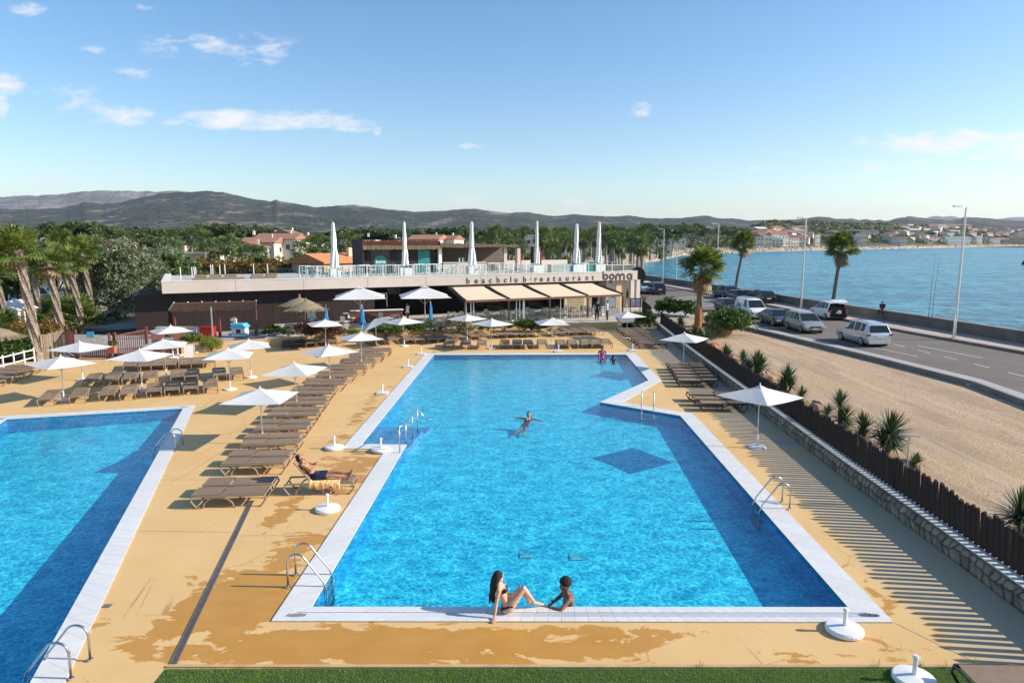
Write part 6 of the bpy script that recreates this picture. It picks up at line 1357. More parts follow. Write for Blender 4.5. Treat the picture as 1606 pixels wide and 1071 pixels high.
for (px, py, lab, w_) in ((1582, 533, 'wedge shaped concrete bench on the promenade, partly lit', 1.9), (1612, 537, 'pale concrete bench cut off by the right edge of the photo', 1.8)):
    x_, y_ = G(px, py, .17); t = thing('stone_bench', lab, 'bench', (x_, y_, .17), -1.0); obj('seat', MB().box((0, 0, .5), (w_, .55, .14)), 'sea_wall', t); obj('side', MB().side([(-.5, 0), (.5, 0), (.28, .43), (-.28, .43)], -.2, .2), 'stucco', t)
# ---------------------------------------------------------------- palms
def frond_mesh(seed, pet=.75, R_=.85, nseg=18, droop=.6):
    """one fan frond: curved petiole and a fan of split, drooping blades; base at the origin, reaching along +x"""
    rg = random.Random(seed); m = MB(); m.tube([(0, 0, 0), (pet * .5, 0, .04), (pet, 0, 0)], [.022, .016, .012], 4)
    for k in range(nseg):
        a = (k / (nseg - 1) - .5) * R(235); L = R_ * (1 - .22 * (abs(a) / R(118)) ** 2) * rg.uniform(.88, 1.08); w_ = .062 * R_ / .85
        d = Vector((math.cos(a), math.sin(a), .12 * math.cos(a))); s_ = Vector((-math.sin(a), math.cos(a), 0)); o = Vector((pet, 0, 0)); fz = Vector((0, 0, 1)) * (.015 if k % 2 else -.015)
        p1 = o + d * L * .5 + fz; p2 = o + d * L * .78 + Vector((0, 0, -droop * L * .10)); p3 = o + d * L * .93 + Vector((0, 0, -droop * L * rg.uniform(.2, .42)))
        m.add([o, p1 - s_ * w_, p1 + s_ * w_, p2 - s_ * w_ * .7, p2 + s_ * w_ * .7, p3], [(0, 1, 2), (1, 3, 4, 2), (3, 5, 4)])
    return m
FR = [frond_mesh(i).mesh('frond') for i in range(4)]; FRD = [frond_mesh(10 + i, .55, .62, 12, 1.2).mesh('dead_frond') for i in range(2)]
for me in FR: me.materials.append(MATS['palm_leaf'])
for me in FRD: me.materials.append(MATS['palm_dead'])
def palm_trunk(h, r0, r1, lean, rough=True, seed=0):
    rg = random.Random(seed); n = 10; pts = []
    for i in range(n + 1): f = i / n; pts.append((lean[0] * f ** 1.3, lean[1] * f ** 1.3, h * f))
    rs = [r0 + (r1 - r0) * min(1, i / n * 1.2) + (.06 if i == 0 else 0) for i in range(n + 1)]; m = MB().tube(pts, rs, 9)
    if rough:
        k = 0; z = .5
        while z < h - .1:
            f = z / h; c = Vector((lean[0] * f ** 1.3, lean[1] * f ** 1.3, z)); r_ = r0 + (r1 - r0) * min(1, f * 1.2); 
            for q in range(5):
                a = k * 2.4 + q * math.tau / 5; d = Vector((math.cos(a), math.sin(a), 0)); s_ = Vector((-d.y, d.x, 0)); b0 = c + d * (r_ - .01)
                m.add([b0 - s_ * .08, b0 + s_ * .08, b0 + d * .12 + Vector((0, 0, .13)), b0 + d * .01 + Vector((0, 0, .24))], [(0, 1, 2), (0, 2, 3), (1, 3, 2)])
            z += .16; k += 1
    return m, Vector(pts[-1])
def palm(label, base, h, r0=.24, r1=.15, lean=(0, 0), nf=34, ndead=14, size=1.0, rough=True, seed=0, wrap=0, group=None, skirt=0.):
    rg = random.Random(seed); t = thing('fan_palm', label, 'palm tree', base, 0, group); m, top = palm_trunk(h, r0, r1, lean, rough, seed); obj('trunk', m, 'trunk_bark' if rough else 'trunk_grey', t)
    for k in range(nf + ndead):
        dead = k >= nf; me = rg.choice(FRD if dead else FR); f = k / nf
        el = R(78 - 105 * f + rg.uniform(-10, 10)) if not dead else R(-62 + rg.uniform(-18, 14)); az = k * 2.39996 + rg.uniform(-.25, .25)
        o = bpy.data.objects.new('frond' if not dead else 'dead_frond', me); COL.objects.link(o); o.parent = t; s_ = size * rg.uniform(.85, 1.1)
        o.location = top + Vector((0, 0, -.1 - (.5 * skirt * rg.random() if dead else 0))); o.rotation_euler = (rg.uniform(-.5, .5), -el, az); o.scale = (s_, s_, s_)
    if wrap: obj('trunk_wrap', MB().tube([(0, 0, 0), (lean[0] * .1, 0, wrap)], [r0 + .09, r0 + .05], 12), 'burlap', t)
    return t
def hz(py, y): return CAM_H + (378 - py) * y / FPX * 1.0
x, y = G(1094, 518); palm('tall fan palm with an orange wrapped trunk foot between the gravel lot and the road', (x, y, 0), hz(418, y), .22, .20, (.25, 0), 32, 24, 1.38, True, 1, 1.9, skirt=1.6)
x, y = G(1153.6, 456); palm('slender fan palm on the promenade behind the dark parked cars', (x, y, .15), hz(384, y), .24, .17, (1.0, 0), 34, 14, 1.45, False, 2, skirt=1.6)
x, y = G(1307, 475); palm('fan palm on the promenade behind the white car with the open boot', (x, y, .15), hz(391, y), .24, .19, (.55, 0), 36, 16, 1.45, False, 3, skirt=1.6)
x, y = G(61, 566); palm('large leaning fan palm with a scaly trunk at the left, rising from the reed screen', (x, y, 0), hz(392, y), .24, .17, (-.85, .3), 26, 5, 1.12, True, 4)
x, y = G(99, 540); palm('leaning fan palm right of the largest left palm, behind the reed screen', (x, y, 0), hz(410, y), .22, .16, (-.7, .2), 26, 9, 1.12, True, 5)
for (px, py, pyt, lab, ln, nf_, sz_) in ((14, 532, 428, 'fan palm with splayed low crown at the left edge of the photo', -.5, 24, .95), (130, 522, 412, 'fan palm with yellowish drooping fronds behind the low fan palm', -.6, 26, 1.05), (148, 512, 398, 'fan palm in front of the silvery green tree', -.5, 28, 1.15), (64, 514, 408, 'thin fan palm between the two big left palms, further back', -.2, 24, 1.0), (112, 508, 388, 'slender fan palm behind and right of the second leaning palm', -.3, 26, 1.15), (42, 506, 378, 'high fan palm directly behind the largest left palm', -.2, 26, 1.15), (-6, 512, 384, 'high fan palm behind the palm at the left photo edge', .2, 24, 1.1)):
    x, y = G(px, py); palm(lab, (x, y, 0), hz(pyt, y), .18, .13, (ln, 0), nf_, 7, sz_, True, px + 40)
x, y = G(-20, 560); palm('fan palm cut off at the left edge with fronds reaching into the photo', (x, y, 0), hz(400, y), .22, .17, (.3, 0), 30, 6, 1.2, True, 10)
x, y = G(122, 520); palm('low bushy fan palm without visible trunk behind the notice board', (x, y, 0), 1.1, .25, .2, (0, 0), 30, 4, 1.45, True, 12)
x, y = G(95, 512); palm('low fan palm at the foot of the scaly trunks', (x, y, 0), .9, .25, .2, (0, 0), 24, 4, 1.3, True, 13)
x, y = G(8, 540); palm('low dark fan palm behind the white railing', (x, y, 0), 1.0, .25, .2, (0, 0), 24, 4, 1.2, True, 14)
# far palms: trunk and crown only, crowns joined
def crown_joined(seed, nf=22, nd=8):
    rg = random.Random(seed); V = []; F = []
    m = MB()
    for k in range(nf + nd):
        el = R(75 - 105 * k / nf + rg.uniform(-8, 8)) if k < nf else R(-65); az = k * 2.4; M_ = Matrix.Rotation(az, 3, 'Z') @ Matrix.Rotation(-el, 3, 'Y') @ Matrix.Rotation(rg.uniform(-.5, .5), 3, 'X'); pet = .8; o = M_ @ Vector((pet, 0, 0))
        for j in range(9):
            a = (j / 8 - .5) * R(220); L = .85 * rg.uniform(.8, 1.1); d = M_ @ Vector((math.cos(a), math.sin(a), 0)); s_ = M_ @ Vector((-math.sin(a), math.cos(a), 0)) * .075; p1 = o + d * L * .6; p2 = o + d * L + Vector((0, 0, -.2)); m.add([o, p1 - s_, p2, p1 + s_], [(0, 1, 2, 3)])
        m.bar((0, 0, 0), tuple(o), .03)
    return m.mesh('crown')
CJ = [crown_joined(i) for i in range(3)]
for me in CJ: me.materials.append(MATS['palm_leaf_dark'])
TJ = MB().tube([(0, 0, 0), (.004, 0, .5), (0, 0, 1)], [1.15, .9, .85], 7).mesh('trunk'); TJ.materials.append(MATS['trunk_bark'])
SKM = MB().lathe([(.35, -1.5), (.5, -.9), (.2, -.1)], n=9).mesh('skirt'); SKM.materials.append(MATS['palm_dead'])
def far_palm(x, y, h, label, group, sc=1.35, z=0.):
    t = thing('fan_palm', label, 'palm tree', (x, y, z), random.uniform(0, 6), group)
    for nm_, me, loc, s_ in (('trunk', TJ, (0, 0, 0), (.23, .23, h)), ('crown', random.choice(CJ), (0, 0, h), (sc, sc, sc)), ('dead_skirt', SKM, (0, 0, h), (sc * .8,) * 3)):
        o = bpy.data.objects.new(nm_, me); COL.objects.link(o); o.parent = t; o.location = loc; o.scale = s_
    return t
rg = random.Random(31)
for i in range(58):            # grove behind the right half of the roof
    px = rg.uniform(845, 1010) if i < 46 else rg.uniform(750, 850); D = rg.uniform(105, 230); py_top = rg.uniform(364, 392) if D < 170 else rg.uniform(362, 376)
    x, _ = RY(px, 378, D); far_palm(x, D, max(4., hz(py_top, D)), 'slim fan palm in the dense grove behind the right half of the roof terrace', 'fan palms in the grove behind the club', 1.2)
for (px, D, pyt) in ((320, 120, 375), (270, 135, 372), (300, 150, 370), (335, 125, 388), (352, 130, 385), (362, 118, 382), (371, 126, 388), (470, 118, 392), (488, 122, 384), (500, 128, 380), (512, 124, 386), (540, 120, 380), (556, 126, 384), (548, 130, 392), (405, 110, 400), (240, 110, 405), (198, 120, 375), (385, 112, 400)):
    x, _ = RY(px, 378, D); far_palm(x, D, max(3.5, hz(pyt, D)), 'fan palm among the houses behind the left half of the club roof', 'fan palms among the left houses', 1.4)
for (px, py, pyt) in ((975, 425, 393), (990, 428, 382), (1000, 432, 385), (955, 427, 385), (1037, 414, 395)):
    x, y = G(px, py); far_palm(x, y, hz(pyt, y), 'palm at the start of the promenade beyond the club', 'palms at the start of the promenade', 1.5)
# ---------------------------------------------------------------- broadleaf trees, pines
def crown_mesh(n, rad, size, clumps, seed, shell=.45):
    global RNG; RNG = np.random.default_rng(seed); V, Q = leaves(n, (0, 0, 0), rad, size, shell, clumps); return npmesh('crown', V, Q)
def tree_proto(name, rad, h, n, size, clumps, mt, seed, trunk='wood_trunk', r_=.16):
    t = thing(name, 'x', 'tree'); rg = random.Random(seed); me = crown_mesh(n, rad, size, clumps, seed); me.transform(Matrix.Translation((0, 0, h))); obj('crown', me, mt, t)
    m = MB().tube([(0, 0, 0), (.05, 0, h * .45), (0, .05, h * .9)], [r_, r_ * .8, r_ * .4], 7)
    for k in range(6): a = k * 1.05 + rg.random(); m.tube([(.03, 0, h * (.4 + .05 * k)), (math.cos(a) * rad[0] * .35, math.sin(a) * rad[1] * .35, h * .85), (math.cos(a) * rad[0] * .7, math.sin(a) * rad[1] * .7, h + rad[2] * rg.uniform(-.2, .4))], [r_ * .5, r_ * .3, r_ * .1], 5)
    obj('trunk', m, trunk, t); return Proto(t)
PINE = [tree_proto('pine_tree', (3.6, 3.6, 2.0), 6.2, 2600, .42, 34, 'leaf_pine', 40 + i) for i in range(2)]
GREEN = [tree_proto('broadleaf_tree', (2.6, 2.6, 2.5), 4.0, 2600, .38, 30, 'leaf_green', 50 + i) for i in range(2)]
AUT = tree_proto('broadleaf_tree', (2.8, 2.6, 2.3), 3.6, 2400, .38, 30, 'leaf_autumn', 60)
OLV = tree_proto('olive_tree', (3.0, 2.8, 3.4), 3.5, 7000, .26, 60, 'leaf_olive', 61, 'trunk_grey', .2)
def pt(P_, px, D, pytop, htop, label, group=None, s_=None, name=None):
    """tree at photo column px and distance D whose crown top reaches the photo row"""
    if px > 1035: D = max(D, float(landz(px, 0)[1]) + 16)
    x, _ = RY(px, 378, D); k = max(.3, hz(pytop, D) / htop); P_.put((x, D, 0), random.uniform(0, 6.28), label, group, (k * (s_ or 1), k * (s_ or 1), k))
random.seed(5)
pt(OLV, 176, 62, 374, 6.5, 'large silvery green tree behind the white flowering oleander at the left', s_=.95)
pt(OLV, 222, 72, 405, 6.5, 'silvery olive tree left of the club roof, smaller than its neighbour', s_=1.2)
pt(OLV, 250, 82, 385, 6.5, 'tall grey green tree just left of the club roof')
pt(OLV, 160, 66, 395, 6.5, 'silvery tree partly hidden by the left palms', s_=1.1)
for i, (px, D, py, P_) in enumerate(((20, 66, 388, GREEN[0]), (45, 72, 385, GREEN[1]), (80, 70, 382, GREEN[0]), (110, 76, 372, GREEN[1]), (0, 60, 400, GREEN[1]), (-25, 64, 392, GREEN[0]), (135, 80, 368, GREEN[0]), (70, 90, 372, PINE[0]), (200, 88, 382, GREEN[1]))):
    pt(P_, px, D, py, 6.5 if P_ is not PINE[0] else 8., 'dense green tree in the car park behind the left palms', 'trees in the left car park')
for i, (px, D, py, P_) in enumerate(((285, 84, 398, GREEN[0]), (305, 88, 402, AUT), (325, 92, 400, GREEN[1]), (345, 86, 402, AUT), (365, 90, 401, AUT), (385, 84, 400, AUT), (402, 88, 402, GREEN[0]), (420, 84, 401, AUT), (440, 86, 399, AUT), (455, 92, 398, GREEN[1]), (470, 86, 402, AUT), (268, 78, 400, GREEN[0]), (560, 110, 390, GREEN[1]), (500, 96, 402, GREEN[0]), (525, 104, 396, GREEN[0]))):
    pt(P_, px, D, py, 6.3, 'olive green to rusty tree in the belt right behind the left part of the club roof', 'trees in the belt behind the club roof')
rg = random.Random(77)
for (px, D, py, s_) in ((345, 230, 349, 1.3), (325, 240, 354, 1.2), (315, 250, 356, 1.2), (300, 240, 358, 1.2), (365, 250, 352, 1.1), (395, 260, 355, 1.3), (115, 190, 346, 1.2), (130, 200, 352, 1.2), (145, 200, 350, 1.1), (1065, 330, 352, 1.3), (1020, 260, 353, 1.3), (1045, 270, 352, 1.4), (1085, 300, 352, 1.3), (1110, 330, 358, 1.3), (1140, 360, 356, 1.4), (1150, 380, 357, 1.3), (990, 250, 360, 1.2), (1000, 240, 362, 1.2), (970, 240, 362, 1.2), (1005, 255, 355, 1.3), (1030, 300, 360, 1.2), (1055, 310, 368, 1.2),
                        (690, 260, 357, 1.2), (718, 250, 355, 1.2), (725, 270, 356, 1.2), (770, 260, 360, 1.2), (785, 250, 357, 1.2), (592, 250, 358, 1.2), (610, 260, 360, 1.2), (650, 250, 360, 1.2), (430, 260, 356, 1.2), (455, 250, 360, 1.2), (185, 210, 358, 1.2), (215, 230, 357, 1.1), (260, 240, 357, 1.1), (20, 180, 356, 1.2), (60, 190, 358, 1.2), (90, 200, 357, 1.2), (560, 250, 359, 1.2), (535, 240, 358, 1.2), (640, 300, 358, 1.2), (740, 310, 358, 1.2), (820, 280, 358, 1.2), (850, 300, 359, 1.2), (880, 280, 360, 1.2), (910, 300, 360, 1.2), (945, 280, 359, 1.2), (240, 180, 372, 1.), (175, 170, 368, 1.)):
    pt(rg.choice(PINE), px, D, py, 8.0, 'dark umbrella pine rising among the houses inland of the bay', 'dark pines inland of the bay', s_)
for (px, D, py) in tuple((1180 + k * 9.3, 0, 372 + (k * 7) % 13) for k in range(46)) + ((1275, 480, 364), (1290, 470, 368), (1300, 490, 362), (1325, 500, 364), (1262, 470, 372), (1340, 520, 362), (1245, 440, 380), (1232, 440, 382), (1215, 430, 380), (1205, 430, 382), (1190, 420, 378), (1175, 400, 376), (1310, 480, 372), (1330, 480, 372), (1350, 500, 372), (1380, 560, 374), (1395, 560, 370), (1412, 600, 372), (1430, 600, 376), (1460, 640, 364), (1475, 640, 370), (1490, 660, 374), (1510, 680, 378), (1525, 700, 376), (1545, 720, 378), (1575, 760, 370), (1590, 780, 374), (1445, 620, 372), (1365, 540, 368), (1535, 700, 374)):
    zz, Ds = landz(px, 0); D = Ds + 18 + (390 - py) * 4.; zz = float(landz(px, D)[0]); hh = max(5., hz(py, D) - zz); x, _ = RY(px, 378, D); k = hh / 8.
    rg.choice(PINE + GREEN).put((x, D, zz), rg.uniform(0, 6.28), 'x', 'trees on the far shore', (k * 1.3, k * 1.3, k))
order_labels('trees on the far shore', 'dark green tree on the far shore'); order_labels('dark pines inland of the bay', 'dark umbrella pine inland of the bay'); order_labels('trees in the belt behind the club roof', 'olive or rusty tree in the belt behind the club roof'); order_labels('trees in the left car park', 'dense green tree behind the left palms')
order_labels('fan palms among the left houses', 'far fan palm among the left houses'); order_labels('palms at the start of the promenade', 'palm at the start of the promenade')
# woodland and scrub far behind: one mass
def woodland(n, seed):
    rg = np.random.default_rng(seed); Vs = []; 
    D = 170 + (1500 - 170) * rg.random(n) ** 1.5; px = rg.uniform(-120, 1750, n); x = (px - 803) / FPX * D
    # keep clear of the sea
    bx = np.interp(D, [170, 262, 407, 560, 746, 1120, 1500], [15, 35, 85, 185, 385, 800, 1400]); k = x < bx; D, x = D[k], x[k]; n = len(D)
    z0 = np.where(D > 900, (np.maximum(D - 900, 0) / 3700) ** 1.5 * 180, 0); pxx = x / D * FPX + 803; z0 = np.maximum(z0, landz(pxx, D)[0])
    h = rg.uniform(2.6, 6.5, n) * np.where(D < 300, .8, 1.05); w_ = rg.uniform(1.5, 3.5, n) * (1 + D / 700); L = 46; e = rg.normal(size=(n, L, 3)); e /= np.linalg.norm(e, axis=2)[:, :, None]; e[:, :, 2] = abs(e[:, :, 2]) * 1.0
    c = np.stack([x, D, z0 + h * .35], 1)[:, None, :] + e * np.stack([w_, w_, h * .62], 1)[:, None, :] * rg.uniform(.6, 1., (n, L, 1)); c = c.reshape(-1, 3); N = len(c)
    s = (.35 + np.repeat(D, L) / 650)[:, None] * rg.uniform(.6, 1.3, (N, 1)); a = rg.normal(size=(N, 3)); a /= np.linalg.norm(a, axis=1)[:, None]; b = np.cross(a, rg.normal(size=(N, 3))); b /= np.linalg.norm(b, axis=1)[:, None]
    return np.stack([c - a * s, c + b * s * .6, c + a * s, c - b * s * .6], 1).reshape(-1, 3), np.arange(4 * N).reshape(N, 4)
V_, Q_ = woodland(6200, 3); tag(obj('woodland', npmesh('woodland', V_, Q_), 'wood_far'), 'dark green scrub and trees covering the plain below the hills', kind='stuff')
# ---------------------------------------------------------------- bushes and shrubs near by
def bush(label, px, py, z, rad, mt, n, size, seed, catg='bush', name='bush', petals=None, y_off=0., shell=.5, sink=0.):
    x, y = G(px, py, z); t = thing(name, label, catg, (x, y + y_off, z)); global RNG; RNG = np.random.default_rng(seed)
    n = int(n * 1.8); V, Q = leaves(n, (0, 0, rad[2] * (.8 - sink)), rad, size * 1.1, shell * .8, max(14, n // 50)); obj('foliage', npmesh('foliage', V, Q), mt, t)
    m = MB()
    for k in range(5): a = k * 1.3; m.tube([(0, 0, 0), (math.cos(a) * rad[0] * .3, math.sin(a) * rad[1] * .3, rad[2] * .7)], [.03, .015], 5)
    obj('stems', m, 'wood_trunk', t)
    if petals: V, Q = leaves(int(n * .7), (0, 0, rad[2] * .85), [r_ * 1.03 for r_ in rad], size * .8, .85, max(8, n // 50)); obj('blossoms', npmesh('blossoms', V, Q), petals, t)
    return t
bush('big round dark green bush at the corner of the gravel lot', 1143, 524, .1, (1.9, 1.7, 1.15), 'leaf_bush', 5200, .14, 81)
bush('dark green palmetto like bush beside the club entrance, left of two', 1049, 492, .1, (1.5, 1.2, .85), 'leaf_bush', 2600, .17, 82)
bush('dark green bush beside the club entrance, right of two', 1075, 495, .1, (1.3, 1.1, .85), 'leaf_bush', 2600, .17, 83)
bush('round yellow green bush right of the folding sign', 332, 551, 0, (.75, .7, .62), 'leaf_lime', 2400, .055, 84)
bush('spiky yellow green grass tuft left of the round bush', 302, 547, .0, (.75, .5, .6), 'leaf_lime', 900, .12, 85)
bush('dark purple leaved bush on the planter wall behind the left loungers', 502, 533, .45, (1.75, .8, .8), 'leaf_purple', 3600, .10, 86, petals=None)
bush('clipped green hedge right of the purple bush', 537, 530, .4, (1.5, .5, .45), 'leaf_lime', 2200, .07, 87)
bush('green shrub on the planter wall below the second big parasol', 642, 524, .42, (1.5, .6, .55), 'leaf_bush', 2400, .09, 88)
bush('green shrub with some pale flowers between the parasols on the planter wall', 605, 527, .42, (1.4, .6, .5), 'leaf_green', 1800, .09, 89)
bush('round shrub covered in pale pink blossom on the planter wall', 716, 524, .3, (1.15, .8, .85), 'leaf_green', 1500, .09, 90, petals='petal_pink')
bush('white flowered shrub left of the blue parasol stand', 680, 520, .42, (1.1, .6, .5), 'leaf_bush', 1600, .09, 91, petals='petal_white')
for i, (px, mt, r_) in enumerate(((737, 'leaf_lime', .8), (765, 'leaf_lime', .85), (790, 'leaf_olive', 1.2), (822, 'leaf_lime', 1.0), (845, 'leaf_purple', 1.1), (862, 'leaf_lime', .9), (833, 'leaf_bush', .9))):
    bush('%s planting on the wall below the awnings, %s from the left' % ({'leaf_lime': 'bright yellow green', 'leaf_olive': 'greyish green', 'leaf_purple': 'dark reddish', 'leaf_bush': 'fresh green'}[mt], ORD[[737, 765, 790, 822, 833, 845, 862].index(px)]), px, 519, .42, (r_, .55, .5), mt, 1500, .085, 100 + i)
bush('low green planting right of the round pond', 430, 527, .4, (1.2, .5, .4), 'leaf_bush', 1100, .09, 111); bush('pale grass tuft at the wading pond', 452, 528, .4, (.5, .4, .45), 'leaf_olive', 600, .08, 112)
bush('dark hedge bush at the right end of the planter wall', 1012, 513, .1, (1.0, .9, .75), 'leaf_bush', 2000, .1, 113); bush('dark climbing plant beside the right awning post', 978, 476, .4, (1.0, .6, .9), 'leaf_bush', 1300, .1, 114)
bush('large oleander with white flowers in front of the silvery tree', 166, 503, 0, (3.0, 1.8, 2.2), 'leaf_olive', 4600, .16, 115, petals='petal_white'); bush('white flowering oleander nearer to the club building', 196, 498, 0, (2.4, 1.6, 1.7), 'leaf_olive', 3600, .16, 116, petals='petal_white')
bush('bright green bush left of the dark annex block', 214, 478, 0, (1.6, 1.2, 1.0), 'leaf_lime', 2000, .16, 117); bush('white flowered low bush at the foot of the oleanders', 145, 508, 0, (2.0, 1.2, .8), 'leaf_bush', 2400, .12, 118, petals='petal_white')
bush('rusty leaved bush between the two scaly palm trunks', 78, 548, 0, (1.3, .8, 1.1), 'leaf_autumn', 2600, .11, 119); bush('brownish bush left of the largest palm trunk', 35, 548, 0, (1.3, .9, 1.1), 'leaf_autumn', 2600, .11, 120)
bush('dark green undergrowth behind the white railing', 18, 566, 0, (1.6, 1.0, .95), 'leaf_bush', 3200, .13, 121); bush('dark green undergrowth beside the reed screen', 48, 560, 0, (1.1, .8, .9), 'leaf_bush', 2400, .12, 122); bush('tangled green undergrowth at the left edge of the photo', -10, 560, 0, (1.5, 1.0, 1.1), 'leaf_bush', 2200, .14, 123)
# yuccas and boulders along the fence
def yucca_head(n, L, seed):
    rg = random.Random(seed); m = MB()
    for k in range(n):
        el = R(88 - 110 * (k / n) + rg.uniform(-8, 8)); az = k * 2.4; d = Vector((math.cos(az) * math.cos(el), math.sin(az) * math.cos(el), math.sin(el))); s_ = Vector((-math.sin(az), math.cos(az), 0)) * .026; l_ = L * rg.uniform(.8, 1.1)
        m.add([-s_ * .6, s_ * .6, d * l_ * .5 + s_, d * l_ * .5 - s_, d * l_ + Vector((0, 0, -.04))], [(0, 1, 2, 3), (3, 2, 4)])
    return m.mesh('leaf_head')
YH = [yucca_head(110, .74, i) for i in range(3)]
for me in YH: me.materials.append(MATS['yucca_leaf'])
def yucca(label, px, py, z, heads):
    x, y = G(px, py, z); t = thing('yucca', label, 'yucca', (x, y, 0)); rg = random.Random(px); tr = MB()
    for i, (dx, dz, s_) in enumerate(heads):
        tr.tube([(0, 0, 0), (dx * .6, rg.uniform(-.1, .1), dz * .6), (dx, 0, dz)], [.07, .06, .05], 6); o = bpy.data.objects.new('leaf_head', YH[i % 3]); COL.objects.link(o); o.parent = t; o.location = (dx, 0, dz); o.scale = (s_,) * 3; o.rotation_euler = (rg.uniform(-.2, .2), rg.uniform(-.2, .2), rg.uniform(0, 6))
    obj('stem', tr, 'trunk_grey', t)
yucca('small spiky yucca beside the reddish boulder, farthest along the fence', 1138, 556, .3, ((0, .35, 1.0), (.2, .25, .7))); yucca('large spiky yucca cluster in the middle of the fence', 1184, 585, .3, ((0, .8, 1.2), (-.3, .45, 1.0), (.3, .55, 1.1), (.1, .3, .9)))
yucca('bright spiky yucca right of the nearest fence parasol', 1232, 612, .2, ((0, .7, 1.2), (.25, .4, 1.0), (-.2, .35, .9))); yucca('tall narrow yucca with two stacked heads', 1317, 672, .2, ((-.05, 1.1, .95), (.1, .55, .95), (.2, .25, .7)))
yucca('yucca left half of the pair nearest the shower post', 1354, 697, .2, ((0, .75, 1.0), (-.1, .4, .8))); yucca('broad dark yucca, right half of the pair nearest the shower post', 1390, 706, .2, ((.05, .8, 1.25), (-.15, .45, .9), (.25, .35, .9)))
yucca('spiky yucca at the right edge of the photo behind the fence', 1596, 830, .2, ((.05, .55, 1.15), (.1, .25, .9))); yucca('dark yucca at the foot of the orange wrapped palm, left', 1118, 530, .1, ((0, .7, 1.2), (.4, .4, 1.0), (-.4, .5, 1.)))
yucca('pale leaved agave like plant left of the orange wrapped palm', 1066, 512, .1, ((0, .35, 1.1), (.2, .2, .8))); yucca('dark yucca behind the middle fence parasol', 1088, 536, .1, ((0, .6, 1.2), (.5, .4, 1.2), (1.0, .5, 1.1), (-.4, .4, 1.0)))
yucca('small yucca peeping over the fence between the two stacked heads and the ochre boulder', 1296, 662, .2, ((0, .5, .7),)); yucca('young yucca between the bright yucca and the ochre boulder', 1256, 632, .2, ((0, .45, .8),)); yucca('small yucca between the reddish boulders', 1164, 572, .2, ((0, .5, .9), (.2, .3, .7)))
yucca('leaning dry yucca right of the broad dark one', 1432, 735, .2, ((0, .3, .7),)); yucca('small spiky yucca just behind the farthest boulder', 1106, 540, .2, ((0, .5, 1.1), (-.4, .4, .9)))
V_, Q_ = cat(*[blades(26, x - .22, x + .22, y - .2, y + .2, .34, .006) for (x, y) in [(LAND_W[0][0] + .6 + (random.random() - .1) * 1.1 - (1 - k / 46) * 1.5 * 1.0, 13 + k * .85) for k in range(46)]])
tag(obj('dry_grass', npmesh('dry_grass', V_, Q_), 'thatch', loc=(0, 0, .02)), 'dry grass tufts along the back of the board fence', kind='stuff')
def boulder(label, px, py, sc, seed, mt='boulder'):
    x, y = G(px, py, .05); rg = np.random.default_rng(seed); n, k = 12, 8; m = MB(); vs = []
    for i in range(k + 1):
        th = math.pi * i / k
        for j in range(n): ph = math.tau * j / n; d = np.array((math.sin(th) * math.cos(ph), math.sin(th) * math.sin(ph), math.cos(th))); r_ = 1 + .22 * math.sin(3 * ph + seed) * math.sin(th) + rg.uniform(-.12, .12); vs.append((d[0] * sc[0] * r_, d[1] * sc[1] * r_, d[2] * sc[2] * r_ + sc[2] * .5))
    m.add(vs, [(i * n + j, i * n + (j + 1) % n, (i + 1) * n + (j + 1) % n, (i + 1) * n + j) for i in range(k) for j in range(n)]); tag(obj('boulder', m, mt, loc=(x, y, 0)), label, 'boulder')
for i, (px, py, sc, lab, mt) in enumerate(((1119, 552, (.55, .4, .42), 'reddish boulder at the farthest yucca', 'stucco_tan' if False else 'planter_orange'), (1152, 572, (.6, .4, .4), 'boulder between the small and the large yucca', 'boulder'), (1200, 600, (.5, .4, .45), 'reddish boulder right of the large yucca cluster', 'boulder'), (1215, 614, (.4, .35, .3), 'small boulder below the bright yucca', 'boulder'), (1276, 650, (.62, .45, .42), 'large ochre boulder right of the nearest fence parasol', 'boulder'),
                                             (1292, 663, (.45, .4, .3), 'ochre boulder below the tall narrow yucca', 'boulder'), (1345, 712, (.35, .3, .25), 'small stone in front of the left yucca of the pair', 'boulder'), (1415, 740, (.55, .4, .3), 'dry earth boulder right of the broad yucca', 'boulder'), (1110, 512, (1.2, .8, .8), 'large reddish rock beside the orange wrapped palm', 'boulder'), (1128, 524, (.9, .6, .6), 'pale pink rock left of the big round bush', 'boulder'), (1475, 780, (.5, .3, .2), 'low earth lump behind the fence tops', 'boulder'))):
    boulder(lab, px, py, sc, i + 1, mt)
# manhole ring on the gravel
tag(obj('stone_ring', MB().lathe([(.42, 0), (.40, .07), (.25, .07), (.24, .0)], n=18), 'kerb_stone', loc=G(1569, 623) + (.02,)), 'low round stone ring in the gravel near the kerb', 'manhole')
tag(obj('step_slab', MB().box((0, 0, .06), (1.0, .4, .12), rz=-.8), 'paving', loc=G(1535, 607) + (.02,)), 'flat stone slab set in the gap of the kerb wall', 'slab')
